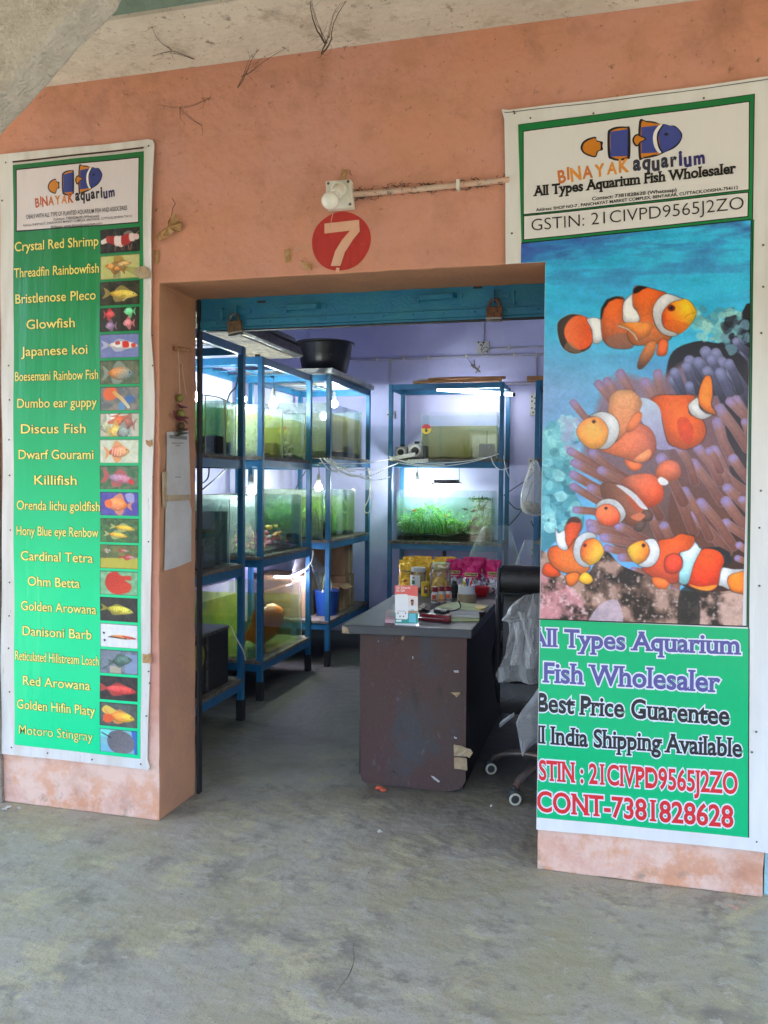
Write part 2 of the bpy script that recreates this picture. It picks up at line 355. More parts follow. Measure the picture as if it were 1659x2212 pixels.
def floor_mat():
    m = mat('concrete_floor', (.345, .325, .215), .6, col2=(.36, .345, .285), scale=2.1, patch=(.42, .57), bump=.6, bscale=13, spec=.4, detail=9,
            speck=[((.43, .405, .265), 3.1, .535, .59), ((.215, .205, .175), 3.4, .52, .64), ((.37, .355, .29), 6.5, .55, .60), ((.58, .37, .28), 3.0, .665, .69), ((.23, .22, .18), 8, .58, .66), ((.43, .41, .34), 13, .60, .65), ((.17, .16, .14), 46, .63, .68), ((.56, .54, .48), 70, .63, .70), ((.21, .20, .17), 170, .54, .62)])
    return m
m = floor_mat()
n = m.node_tree.nodes; l = m.node_tree.links; bs = n['Principled BSDF']; src = bs.inputs['Base Color'].links[0].from_socket      # painted shade: floor colour darkens towards the shop interior
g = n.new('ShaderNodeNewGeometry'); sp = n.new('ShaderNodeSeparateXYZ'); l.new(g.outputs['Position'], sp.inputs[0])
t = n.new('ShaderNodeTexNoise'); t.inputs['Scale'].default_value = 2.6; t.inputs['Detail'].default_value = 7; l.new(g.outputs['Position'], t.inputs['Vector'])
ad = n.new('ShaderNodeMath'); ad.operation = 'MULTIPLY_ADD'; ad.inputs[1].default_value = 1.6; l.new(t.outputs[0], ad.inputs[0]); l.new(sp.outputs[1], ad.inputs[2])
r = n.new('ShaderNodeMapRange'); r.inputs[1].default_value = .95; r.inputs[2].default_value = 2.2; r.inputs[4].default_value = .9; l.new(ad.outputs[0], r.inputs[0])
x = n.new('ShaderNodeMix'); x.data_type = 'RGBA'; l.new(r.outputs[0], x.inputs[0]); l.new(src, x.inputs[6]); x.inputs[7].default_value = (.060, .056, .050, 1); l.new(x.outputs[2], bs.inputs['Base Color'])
mat('ground_soil', (.078, .066, .046), .95, col2=(.06, .062, .036), scale=.6, bump=.4, bscale=12)

# ================================================================== setting and building
XL, XR, ZL, TH = -1.884, -.2415, 2.346, .335         # door opening: left, right, lintel height, wall thickness
ZC = 3.245                                            # soffit over the veranda
LW, BWY, RW, ZI = -2.95, 4.75, 1.3, 3.12              # shop interior: left wall, back wall, right wall, ceiling
m = MB(); m.surf(lambda u, v: Vector((-9+18*u, -4.7+10.2*v, 0)), 18, 10, sm=False)
tag(m.build('floor', 'concrete_floor'), 'worn grey concrete floor with greenish patches', 'floor', kind='structure')
m = MB(); m.face([(-60, -70, -.15), (60, -70, -.15), (60, 12, -.15), (-60, 12, -.15)])
tag(m.build('ground', 'ground_soil'), 'open ground in front of the veranda', 'ground', kind='structure')

fl = bpy.data.objects['floor']
m = MB(); P_ = cr([at(x, y, 'z', .0006) for x, y in ((768, 2030), (763, 2052), (765, 2070), (760, 2092), (750, 2112), (736, 2130), (722, 2152))], 5)
for i in range(len(P_)-1):
    d = (P_[i+1]-P_[i]).normalized(); nn = Vector((-d.y, d.x, 0)); wa, wb = [.0012*math.sin(math.pi*(j+.5)/(len(P_)+.5))*(1+.6*noise.noise(P_[j]*60)) for j in (i, i+1)]
    m.face([P_[i]-nn*wa, P_[i+1]-nn*wb, P_[i+1]+nn*wb, P_[i]+nn*wa])
m.build('crack', 'caster_grey', fl)
bld = thing('shop_building', 'salmon painted shop front with the lavender room behind its wide doorway', 'building', (0, 0, 0))
m = MB()
def rough_line(a, b, amp=.004, step=.05):
    a, b = Vector(a), Vector(b); k = max(2, int((b-a).length/step)); d = (b-a).normalized(); nn = Vector((-d.z, 0, d.x))
    return [a.lerp(b, t/k)+(nn*amp*(noise.noise(a.lerp(b, t/k)*9)+.6*noise.noise(a.lerp(b, t/k)*31)) if 0 < t < k else Vector((0, 0, 0))) for t in range(k)]
O_ = rough_line((XL, 0, 0), (XL, 0, ZL+.004))+rough_line((XL, 0, ZL+.004), (XR, 0, ZL-.004), .003)+rough_line((XR, 0, ZL-.004), (XR, 0, 0), .002)+rough_line((XR, 0, 0), (.572, 0, 0), .002)+rough_line((.572, 0, 0), (.572, 0, 1.55), .006)
O_ += [Vector(q) for q in ((.572, 0, 1.55), (3.2, 0, 1.55), (3.2, 0, ZC+.5), (-3.6, 0, ZC+.5), (-3.6, 0, 0))]
m.prism(O_, (0, TH, 0)); nO = len(O_)
for k in range(2, 2+nO):                          # shade painted into the door reveal and lintel underside as browner colour
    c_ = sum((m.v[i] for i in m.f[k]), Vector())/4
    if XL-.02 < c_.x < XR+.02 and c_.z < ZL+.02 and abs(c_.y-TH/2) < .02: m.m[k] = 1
m.build('front_wall', ['wall_paint', 'reveal_shade'], bld, bevel=.007)
m = MB(); m.box(.58, 3.2, .03, TH-.01, 0, 1.55); m.build('neighbour_wall', 'cyan_paint', bld)
m = MB(); m.prism([(-3.6, -.02, 0), (-2.688, -.02, 0), (-2.70, -.02, .5), (-2.692, -.02, 1.3), (-2.70, -.02, 2.2), (-2.72, -.02, 2.3), (-3.6, -.02, 2.3)], (0, .018, 0)); m.build('cement_pilaster', 'cement_grimy', bld)
m = MB(); m.box(LW-.2, LW, TH, BWY, 0, ZI); m.build('side_wall', 'lavender_paint', bld)
m = MB(); m.box(RW, RW+.2, TH, BWY, 0, ZI); m.build('side_wall', 'lavender_paint', bld)
m = MB(); m.box(LW-.2, RW+.2, BWY, BWY+.2, 0, ZI); m.build('back_wall', 'lavender_paint', bld)
m = MB(); m.box(LW-.2, RW+.2, TH, BWY+.2, ZI, ZI+.15); m.build('ceiling', 'lavender_paint', bld)
EY = at(370, 24, 'z', ZC).y                            # near edge of the soffit beam
m = MB(); m.box(-4.5, 4.5, EY, -.001, ZC, 4.1); m.build('veranda_beam', ['plaster_white'], bld)
m = MB(); m.box(-4.5, 4.5, EY-.004, EY-.001, ZC+.015, 3.85); m.build('beam_face', 'paint_teal_pale', bld)
m = MB(); m.box(-6, 6, -3.9, EY-.004, 3.85, 4.1); m.box(-6, 6, -3.95, -3.7, 2.42, 3.849); m.build('roof_and_shade_fascia', 'plaster_white', bld)  # roof unseen; low front fascia added to keep sky off the upper wall

# the rough haunch that hangs into the picture near the lens
P = [(-420, 640), (-120, 405), (0, 300), (28, 268), (60, 236), (84, 208), (108, 184), (130, 156), (150, 136), (170, 108), (190, 92), (212, 70), (236, 48), (255, 26), (268, -4), (300, -70), (330, -200), (330, -900), (-420, -900)]
pts = [at(x, y, 'y', -1.19) for x, y in P]
m = MB(); m.prism(pts, (0, -.11, 0))
hb = m.solo('plaster_haunch', 'plaster_rough', 'rough grey plaster bracket slanting across the top left corner under the veranda roof', 'bracket', bevel=.012)

# painted shop number
n7 = thing('painted_number', 'red painted disc with a pale number 7 above the doorway', 'painted number', at(737, 522, 'y', -.001))
m = MB(); c = at(736.5, 521.6, 'y', 0); rz_ = (at(736, 585, 'y', 0)-at(736, 458, 'y', 0)).length/2; rx_ = (at(800, 521, 'y', 0)-at(673, 521, 'y', 0)).length/2
m.face([(c.x+rx_*(1+.012*math.sin(3*a+1))*math.cos(a), -.0015, c.z+rz_*(1+.01*math.sin(5*a))*math.sin(a)) for a in [2*math.pi*k/56 for k in range(56)]])
mat('sign_red', (.50, .030, .022), .6, col2=(.38, .018, .014), scale=14, patch=(.3, .7), bump=.15, stretch=(1.6, 1, .6), speck=((.55, .12, .07), 40, .62, .75))
m.build('disc', 'sign_red', n7)
mat('sign_cream', (.68, .36, .24), .7, col2=(.70, .42, .3), scale=10)
m = MB(); z8 = lambda x, y: at(648+.2604*x, 351+.2604*y, 'y', -.003)
m.face([z8(*q) for q in ((203, 507), (203, 590), (415, 565), (350, 640), (292, 735), (255, 858), (335, 858), (372, 745), (440, 640), (495, 572), (490, 475))][::1])
m.face([z8(*q) for q in ((300, 872), (296, 906), (326, 908), (328, 874))])
m.build('numeral', 'sign_cream', n7)

# lamp holder with a bulb, its conduit
lp = thing('wall_lamp', 'white square lamp holder with an unlit round bulb above the red number', 'lamp', at(733, 420, 'y', 0))
m = MB(); m.prism([at(x, y, 'y', -.038) for x, y in ((703, 391), (757, 387), (762, 447), (705, 452))], (0, .036, 0)); m.build('mounting_box', 'white_plastic', lp, bevel=.003)
for x, y in ((709, 396), (752, 392), (756, 441), (743, 412)): m = MB(); m.ell(at(x, y, 'y', -.039), (.006, .003, .006), 8, 4); m.build('screw', 'steel_dull', lp)
a = at(733, 408, 'y', -.04); b = at(724, 420, 'y', -.085); d = (b-a).normalized(); Mx = d.to_track_quat('Z', 'Y').to_matrix()
m = MB(); m.lathe(a, [(.032, 0), (.032, .008), (.026, .012), (.024, .05), (.019, .055), (.0, .056)], 20, M=Mx); m.build('bulb_socket', 'white_plastic', lp)
m = MB(); q = at(713, 434, 'y', -.13); d = (q-a).normalized(); Mx = d.to_track_quat('Z', 'Y').to_matrix(); L = (q-a).length
m.lathe(a, [(.014, .05), (.015, L-.036), (.022, L-.028), (.031, L-.014), (.0345, L), (.031, L+.015), (.02, L+.028), (.008, L+.034), (0, L+.035)], 24, M=Mx)
mat('opal_glass', (.78, .78, .72), .15, spec=.6); m.build('bulb', 'opal_glass', lp)
cp = thing('conduit_pipe', 'dusty pipe running from the lamp holder to the big fish banner', 'pipe', at(760, 418, 'y', 0))
m = MB(); m.tube([at(759, 421, 'y', -.012), at(900, 409, 'y', -.012), at(990, 400, 'y', -.012), at(1100, 388, 'y', -.012)], .011, 10); m.build('pipe', 'pvc_wall', cp)
for x, y in ((990, 400),): q = at(x, y, 'y', -.014); box(q.x-.007, q.x+.007, -.028, 0, q.z-.018, q.z+.018).build('clip', 'white_plastic', cp)
m = MB()
for k in range(70):
    t = random.random()**1.6; q = at(766+t*330, 419-t*29, 'y', -.006); a_ = random.uniform(0, 6.28); r_ = random.uniform(.005, .028)
    sgn = random.choice((-1, 1)); q.z += sgn*.012
    m.tube([q, q+Vector((math.cos(a_)*r_, -.004, sgn*abs(math.sin(a_))*r_*.7)), q+Vector((math.cos(a_+.7)*r_*1.6, -.002, sgn*abs(math.sin(a_+.5))*r_))], [.0022, .0016, .0006], 4)
m.build('dust_fringe', 'cobweb', cp)['kind'] = 'stuff'

# scraps of tape, leaf and string on the wall
def scrap(pts, label, matn='dry_tape', name='tape_scrap', cat='tape', plane=('y', 0), thick=.004, lift=.006):
    ax, v = plane; m = MB()
    if ax == 'y':
        c_ = at(*pts[0], 'y', v)
        P_ = [at(x, y, 'y', v-.002-(lift if i % 2 else 0)) for i, (x, y) in enumerate(pts)]
        cen = sum(P_, Vector())/len(P_)+Vector((0, -lift*.8, 0))
        for i in range(len(P_)): m.face([P_[i], P_[(i+1) % len(P_)], cen])
    else:
        P_ = [at(x, y, 'x', v+.002) for x, y in pts]; m.face(P_)
    return m.solo(name, matn, label, cat)
scrap([(370, 466), (378, 461), (387, 478), (393, 482), (390, 501), (376, 500), (362, 513), (345, 521), (337, 514), (345, 500), (358, 492), (363, 478)], 'curled brown dry leaf stuck on the wall right of the fish list banner', name='dry_leaf', cat='leaf', lift=.02)
scrap([(614, 540), (626, 536), (629, 564), (616, 568)], 'tan tape strip left of the red number disc, beside a loose thread', lift=.004)
scrap([(333, 541), (342, 539), (344, 569), (335, 571)], 'short tan tape strip at the right edge of the fish list banner', lift=.004)
scrap([(738, 364), (751, 366), (748, 386), (736, 389)], 'small pale tape strip sticking out above the lamp holder', lift=.012)
scrap([(649, 563), (663, 566), (674, 572), (673, 583), (656, 582)], 'peeling orange tape flake just below left of the red disc', lift=.01)
tube([at(627, 546, 'y', -.01), at(648, 537, 'y', -.015), at(665, 533, 'y', -.006)], .0014, 5).solo('thread', 'string', 'thin loose thread beside the tape strip left of the red disc', 'thread')
tube([at(370, 466, 'y', -.012), at(374, 447, 'y', -.02), at(379, 440, 'y', -.02), at(372, 428, 'y', -.008)], .0014, 5).solo('thread', 'cobweb', 'dark thread curling up from the dry leaf', 'thread')
tube([at(719, 462, 'y', -.03), at(716, 475, 'y', -.008), at(713, 492, 'y', -.006)], .0013, 5).solo('thread', 'string', 'pale thread hanging under the unlit bulb over the red disc', 'thread')

def web(strands, label, r=.003):
    m = MB()
    for s_ in strands:
        pts = cr([at(*q) for q in s_], 6); n_ = len(pts)
        for h in range(3):                                   # a few matted threads side by side
            o_ = Vector((random.gauss(0, r*1.6), -abs(random.gauss(0, r*.6)), random.gauss(0, r*1.6)))
            m.tube([q+o_*math.sin(math.pi*i/(n_-1))+noise.noise_vector(q*40+o_*900)*r*.7 for i, q in enumerate(pts)], [r*.55*(.25+.75*i/(n_-1))*(1 if h == 0 else .45) for i in range(n_)], 4)
        for k in range(2*len(s_)):
            q = random.choice(pts); a_ = Vector((random.gauss(0, 1), random.uniform(-.3, 0), random.gauss(0, 1)))*random.uniform(.012, .045); b_ = Vector((random.gauss(0, 1), 0, random.gauss(0, 1)))*.012
            m.tube(cr([q, q+a_*.5+b_, q+a_], 3), [.0006, .0007, .0006, .0005, .0005, .0004, .0003], 3)
    return m.solo('cobweb', 'cobweb', label, 'cobweb', 'sooty cobwebs under the veranda ceiling')
web([[(672, 2, 'z', ZC-.004), (682, 36, 'y', -.33), (697, 74, 'y', -.28), (704, 95, 'y', -.26)], [(746, 2, 'z', ZC-.004), (720, 36, 'y', -.33), (712, 72, 'y', -.28), (704, 96, 'y', -.26), (695, 116, 'y', -.25)]], 'thick black forked cobweb hanging from the white ceiling at top centre', .007)
web([[(560, 106, 'z', ZC-.004), (540, 126, 'y', -.08), (527, 158, 'y', -.05), (513, 189, 'y', -.04)], [(620, 103, 'z', ZC-.004), (575, 126, 'y', -.08), (548, 147, 'y', -.06), (522, 166, 'y', -.05)]], 'sooty cobweb strands drooping onto the salmon wall below the ceiling', .0035)
web([[(328, 56, 'z', ZC-.003), (342, 84, 'z', ZC-.003), (370, 108, 'z', ZC-.004)], [(330, 122, 'z', ZC-.003), (370, 112, 'z', ZC-.004), (420, 128, 'z', ZC-.004)]], 'dark web smear flat on the white ceiling at left', .0032)
web([[(340, 226, 'y', -.004), (400, 232, 'y', -.006), (456, 210, 'y', -.004)], [(388, 230, 'y', -.006), (405, 250, 'y', -.006), (436, 272, 'y', -.004)]], 'branching brown web on the salmon wall over the fish list banner', .0018)

# charm of limes and chillies on the left reveal, paper sheets below it
XJ = XL+.004
ch = thing('lime_charm', 'hanging charm of three limes and dried chillies on the left door reveal', 'charm', at(389, 930, 'x', XJ))
m = MB(); m.tube([at(379, 752, 'x', XJ+.012), at(409, 757, 'x', XJ+.012)], .010, 8); m.build('bamboo_peg', 'wood_stick', ch)
m = MB(); m.tube([at(384.6, 754, 'x', XJ+.022), at(387, 790, 'x', XJ+.024), at(389, 849, 'x', XJ+.02), at(391.5, 925, 'x', XJ+.02)], .0016, 5); m.tube([at(388, 780, 'x', XJ+.022), at(394, 786, 'x', XJ+.022), at(395, 805, 'x', XJ+.018), at(402, 852, 'x', XJ+.012)], .0012, 5); m.build('thread', 'string', ch)
for x, y, k in ((388.5, 860, 'lime'), (391.5, 892.6, 'lime'), (391.5, 920, 'lime_rotten')):
    m = MB(); m.ell(at(x, y, 'x', XJ+.02), (.0165, .0165, .018), 14, 10); m.build('lime', k, ch)
for pp, k in ((((384, 874), (390, 878), (398, 879), (406, 880)), 'chilli'), (((382, 905), (392, 903), (402, 902), (408, 903)), 'chilli'), (((376, 886), (378, 897), (386, 906), (398, 908), (406, 916)), 'chilli'), (((382, 931), (392, 930), (406, 926)), 'lime_rotten'), (((382, 941), (392, 937), (408, 935)), 'chilli_green')):
    m = MB(); p_ = cr([at(x, y, 'x', XJ+.022) for x, y in pp], 4); m.tube(p_, [.0055*(.25+math.sin(math.pi*min(1, .15+i/(len(p_)-1)*.85))) for i in range(len(p_))], 7); m.build('chilli', k, ch)
def sheet_on_reveal(px, name, label, cat, curl=.004):
    m = MB(); P_ = [at(x, y, 'x', XJ+.003+(curl if i % 3 == 2 else 0)) for i, (x, y) in enumerate(px)]; m.prism(P_, (-.0012, 0, 0)); return m
nr = thing('paper_notice', 'taped grey paper notice on the left door reveal just under the limes', 'notice', at(386, 1070, 'x', XJ))
sheet_on_reveal([(360.7, 933), (407.6, 931), (412, 1069), (359.3, 1071)], '', '', '').build('sheet', 'paper_grey', nr)
m = MB()
zq = lambda x, y: at(345.6+.1513*x, 918+.1513*y, 'x', XJ+.0085)
mat('print_grey', (.20, .20, .21), .8); m.face([zq(*p_) for p_ in ((135, 140), (385, 160), (385, 212), (140, 190))]); m.build('header_block', 'print_grey', nr); m = MB()
for x0, x1, y in ((170, 345, 250), (225, 290, 285), (215, 295, 735)):
    x = x0
    while x < x1: wd = random.uniform(8, 22); m.face([zq(x, y), zq(x, y+16), zq(min(x+wd, x1), y+18), zq(min(x+wd, x1), y+2)]); x += wd+5
m.build('lettering', 'print_grey', nr)
ns = thing('paper_sheet', 'blank grey paper sheet with a bent corner on the left door reveal below the notice', 'paper', at(386, 1230, 'x', XJ))
sheet_on_reveal([(358.5, 1081), (409, 1078), (413.7, 1102), (413, 1212), (380, 1226), (355.4, 1232.7)], '', '', '').build('sheet', 'paper_grey', ns)
m = MB(); m.prism([at(x, y, 'x', XJ+.010) for x, y in ((352, 1020), (361, 1018), (360, 1098), (353, 1096))], (-.004, 0, 0)); m.prism([at(x, y, 'x', XJ+.012) for x, y in ((360, 1070), (412, 1068), (412, 1080), (362, 1083))], (-.003, 0, 0)); m.solo('tape_strip', 'tape_brown', 'brown tape holding the two grey papers on the left door reveal', 'tape')

# ------------------------------------------------------------------ rolling shutter
YS = TH+.012
sh = thing('rolling_shutter', 'blue rolled-up steel shutter whose bottom bar spans the doorway', 'shutter', (XL+.8, YS, 2.2))
m = MB(); m.box(XL+.018, XR+.15, YS, YS+.015, 2.216, 2.42); m.box(XL+.018, XR+.15, YS-.008, YS-.0005, 2.218, 2.252); m.box(XL+.018, XR+.15, YS-.005, YS-.0005, 2.345, 2.40); m.box(XL+.018, XR+.15, YS-.010, YS+.02, 2.206, 2.216)
m.build('bottom_bar', 'shutter_blue', sh, bevel=.002)
m = MB(); m.box(XL+.05, XR+.15, YS-.006, YS+.022, 2.200, 2.2055); m.build('rubber_strip', 'black_iron', sh)
m = MB()
for k in range(9): m.tube([(XL+.018, YS+.03+.004*k, 2.43+k*.075), (XR+.15, YS+.03+.004*k, 2.43+k*.075)], .036, 8)
m.build('slats', 'shutter_blue', sh)
m = MB(); m.box(XL+.003, XL+.016, TH+.002, TH+.035, 0, 2.46); m.build('guide_rail', 'black_iron', sh)
m = MB(); m.box(XR-.004, XR+.10, TH+.002, TH+.07, 0, 2.46); m.build('guide_rail', 'black_iron', sh)
def sq(x, y, o=0): return at(x, y, 'y', YS-o)
for (xa, ya, xb, yb) in ((622, 670, 693, 662), (905, 650, 985, 640)):
    a, b = sq(xa, ya), sq(xb, yb); o_ = Vector((0, -.035, 0)); i_ = Vector((.014, 0, 0))
    m = MB(); m.obox((a+b)/2+o_, ((b-a).length-.02, .006, .022)); m.obox(a+i_*.2+o_/2, (.006, .036, .022), rz=.35); m.obox(b-i_*.2+o_/2, (.006, .036, .022), rz=-.35)
    m.obox(a-i_+Vector((0, -.003, 0)), (.03, .004, .024)); m.obox(b+i_+Vector((0, -.003, 0)), (.03, .004, .024)); m.build('handle', 'shutter_blue', sh, bevel=.001)
m = MB()
for k in range(13): x = XL+.10+k*.135; m.ell((x, YS-.009, 2.236), (.006, .004, .006), 8, 4); m.ell((x+.04, YS-.006, 2.372), (.006, .004, .006), 8, 4)
m.build('rivets', 'shutter_blue', sh)
for x, y in ((483, 679), (1112, 644)):
    q = sq(x, y); m = MB(); m.tube(cr([q+Vector((.0, .002, .024)), q+Vector((0, -.022, .022)), q+Vector((0, -.030, 0)), q+Vector((0, -.022, -.022)), q+Vector((0, .002, -.024))], 4), .005, 7); m.build('staple', 'shutter_blue', sh)
for x, y in ((515, 674), (1068, 641)):
    q = sq(x, y); m = MB(); m.obox(q+Vector((-.0, -.018, 0)), (.006, .036, .055)); m.obox(q+Vector((.03, -.004, 0)), (.07, .005, .022)); m.build('hasp', 'shutter_blue', sh, bevel=.001)
m = MB(); q = sq(565, 652, .001); m.box(q.x-.02, q.x+.02, YS-.002, YS-.0006, q.z-.005, q.z+.005); m.build('slot', 'black_iron', sh)
m = MB(); q = sq(1033, 621, .001); m.box(q.x-.02, q.x+.018, YS-.0075, YS-.0058, q.z-.006, q.z+.006)
m.build('slot', 'black_iron', sh)
def padlock(x0, x1, y0, yb, y1, mt, label, tilt):
    c_ = sq((x0+x1)/2, (yb+y1)/2, .03); wv = (sq(x1, yb, .03)-sq(x0, yb, .03)).length; hv = (sq(x0, yb, .03)-sq(x0, y1, .03)).length
    r_ = thing('padlock', label, 'padlock', c_-Vector((0, 0, hv/2)), 'padlocks hanging from the blue shutter bar')
    m = MB(); m.obox(c_+Vector((0, 0, hv*.10)), (wv, .026, hv*.74), ry=tilt); m.build('body', mt, r_, bevel=.004)
    m = MB(); m.obox(c_+Vector((-math.sin(tilt)*hv*.42, 0, -hv*.32)), (wv*1.03, .029, hv*.07), ry=tilt); m.build('base_plate', 'steel', r_)
    m = MB(); m.obox(c_+Vector((-math.sin(tilt)*hv*.5, 0, -hv*.43)), (wv*.97, .026, hv*.13), ry=tilt); m.build('base', 'steel_dull', r_, bevel=.002)
    top = c_+Vector((math.sin(tilt)*hv*.4, 0, hv*.46)); hh = (sq(x0, y0, .03)-sq(x0, yb, .03)).length; ww = wv*.30
    m = MB(); m.tube(cr([top+Vector((-ww, 0, -.006)), top+Vector((-ww, 0, hh*.45)), top+Vector((-ww*.6, 0, hh*.85)), top+Vector((0, 0, hh)), top+Vector((ww*.6, 0, hh*.85)), top+Vector((ww, 0, hh*.45)), top+Vector((ww, 0, -.006))], 4), .0065, 8); m.build('shackle', 'steel_dull' if mt != 'rust' else 'rust', r_)
    m = MB(); m.box(c_.x-.002, c_.x+.002, c_.y-.0145, c_.y-.0132, c_.z-.012, c_.z+.004); m.build('keyhole', 'black_iron', r_)
padlock(493, 523, 676, 692, 725, 'brass_old', 'dull brass-grey padlock hanging at the left end of the shutter bar', -.12)
padlock(1051, 1085, 645, 662, 694, 'rust', 'rusty brown padlock hanging at the right end of the shutter bar', .03)

# ================================================================== racks along the walls
RG = 'blue steel racks holding the aquariums'
def rack(label, x0, x1, y0, y1, top, shelves, post=.038, slats='y', board=True):
    r = thing('steel_rack', label, 'rack', ((x0+x1)/2, (y0+y1)/2, 0), RG)
    p = post
    for a in (x0, x1-p):
        for b in (y0, y1-p):
            m = MB(); m.box(a, a+p, b, b+p, .0, top); m.build('post', 'rack_blue', r, bevel=.003)
            m = MB(); m.box(a-.003, a+p+.003, b-.003, b+p+.003, 0, .13); m.build('post_shade_foot', 'black_iron', r)  # black sleeve added for the shade around the post's lower end
    for z in list(shelves)+[top-.0]:
        m = MB(); h = .05; t = z-.024 if z != top else z-.001
        for b in (y0+.004, y1-p+.006): m.box(x0+p+.001, x1-p-.001, b, b+p-.012, t-h, t)
        for a in (x0+.004, x1-p+.006): m.box(a, a+p-.012, y0+p+.001, y1-p-.001, t-h, t)
        m.build('shelf_frame', 'rack_blue', r)
        m = MB()
        if z == top or not board:
            n = 3
            for k in range(n):
                yy = y0+p+(y1-y0-2*p)*(k+.8)/(n+.6); m.box(x0+p, x1-p, yy, yy+.03, t-.022, t-.018)
            m.box((x0+x1)/2-.015, (x0+x1)/2+.015, y0+p, y1-p, t-.027, t-.0225)
            m.build('top_slats', 'rack_blue', r)
        else:
            m.box(x0+.002, x1-.002, y0+p*.0-.006, y1+.006, z-.022, z); m.build('shelf_board', 'board_wood', r, bevel=.002)
    return r
rack('blue steel rack nearest the doorway along the left wall', -2.89, -2.19, .62, 1.565, 2.335, (.265, .985, 1.655))
rack('blue steel rack in the middle of the left wall with the giant orange fish tank', -2.91, -2.265, 2.0, 2.985, 2.345, (.272, .988, 1.672))
rack('blue steel rack at the far end of the left wall under the black tub', -2.88, -2.165, 3.13, 4.31, 2.365, (.375, 1.032, 1.715))
rack('blue steel rack facing the doorway against the back wall behind the desk', -1.965, -.905, 4.2, 4.70, 2.405, (.36, .965, 1.722))
rack('blue steel rack half hidden behind the clownfish banner at right', -.625, .55, 4.12, 4.68, 2.40, (.36, 1.0, 1.72))

# ------------------------------------------------------------------ aquariums
TG = 'glass aquariums on the blue racks'
def tank(label, x0, x1, y0, y1, z, h, wh, water, front='x', bed=None, bedh=.03, back=None, side='glass_side', lid=None):
    """front: the side with the clear viewing pane"""
    t = thing('aquarium', label, 'aquarium', ((x0+x1)/2, (y0+y1)/2, z), TG); g = .006; e = .0006
    m = MB(); m.box(x0, x1, y0, y1, z+e, z+g); m.build('base_pane', 'glass_side', t)
    F = {'x1': (x1-g, x1, y0, y1), 'x0': (x0, x0+g, y0, y1), 'y0': (x0+g+e, x1-g-e, y0, y0+g), 'y1': (x0+g+e, x1-g-e, y1-g, y1)}
    fr = 'x1' if front == 'x' else 'y0'
    for k, v in F.items():
        bk = (front == 'x' and k == 'x0') or (front == 'y' and k == 'y1')
        m = MB(); m.box(*v, z+g+e, z+h); m.build('front_pane' if k == fr else 'back_pane' if bk else 'side_pane', back if (bk and back) else 'glass' if k == fr else side, t)
    q = g+.004; zb = z+g+.002
    if bed:
        m = MB(); n_ = 14
        def fn(u, v): return Vector((x0+q+.002+(x1-x0-2*q-.004)*u, y0+q+.002+(y1-y0-2*q-.004)*v, zb+bedh*(.75+.5*noise.noise((u*5+x0*9, v*5+y0*7, 1)))))
        m.surf(fn, n_, n_); m.box(x0+q+.002, x1-q-.002, y0+q+.002, y1-q-.002, zb, zb+bedh*.45); m.build('gravel_bed', bed, t)
    m = MB(); m.box(x0+q, x1-q, y0+q, y1-q, zb-.0005, z+wh); m.build('water', water, t)
    r_ = .0022
    for (a, b) in ((x0, y0), (x1, y0), (x0, y1), (x1, y1)): m = MB(); m.box(a-r_, a+r_, b-r_, b+r_, z+.004, z+h-.001); m.build('silicone_seam', 'seam', t)
    if lid:
        m = MB(); m.box(x0+.02, x1-.02, y0+.03, y1-.03, z+h+.001, z+h+.006); m.build('glass_lid', 'glass_side', t)
    return t
mat('seam', (.40, .48, .45), .3)
tank('teal aquarium with a dark lump on the top shelf of the rack nearest the doorway', -2.80, -2.255, 1.155, 1.40, 1.656, .335, .285, 'water_teal', bed='sand_pale', side='glass')
tank('yellow-green aquarium next to the teal one on the top shelf of the nearest rack', -2.80, -2.255, 1.42, 1.555, 1.656, .335, .29, 'water_green', bed='sand_pale')
tank('pale murky aquarium, left one of the pair on the top shelf of the middle rack', -2.86, -2.325, 2.09, 2.50, 1.673, .36, .30, 'water_green', bed='sand_pale')
tank('pale olive aquarium, right one of the pair on the middle rack top shelf', -2.86, -2.325, 2.51, 2.965, 1.673, .36, .30, 'water_olive', bed='sand_pale')
tank('brownish aquarium with orange gravel on the top shelf of the far left rack', -2.80, -2.235, 3.285, 4.265, 1.716, .44, .36, 'water_brown', bed='sand_orange', bedh=.05)
tank('dark aquarium with pale minnows on the middle shelf of the rack nearest the doorway', -2.80, -2.255, .80, 1.475, .986, .405, .33, 'water_dark', back='black_plastic', bed='sand_pale', bedh=.012, side='glass')
tank('aquarium with pink and orange pebbles on the middle shelf of the middle rack', -2.86, -2.325, 2.03, 2.915, .989, .415, .34, 'water_black', back='black_plastic', bed='sand_pale', bedh=.02)
tank('brightly lit planted aquarium on the middle shelf of the far left rack', -2.80, -2.235, 3.15, 4.05, 1.033, .405, .35, 'water_lime', bed='soil', bedh=.03)
tank('large bottom aquarium with the giant orange fish under a purple-white lamp', -2.86, -2.325, 2.045, 2.925, .273, .445, .34, 'water_glow', bed=None, side='glass', back='algae_back')
tank('half-filled yellowish aquarium with a round warning sticker on the top back rack shelf', -1.672, -.972, 4.275, 4.62, 1.723, .425, .30, 'water_pale', 'y', bed='sand_pale', bedh=.012, side='glass')
tank('planted aquarium with a green carpet and small fish behind the desk', -1.90, -1.015, 4.275, 4.62, .966, .47, .40, 'water_clear', 'y', bed='soil', bedh=.07, side='glass')

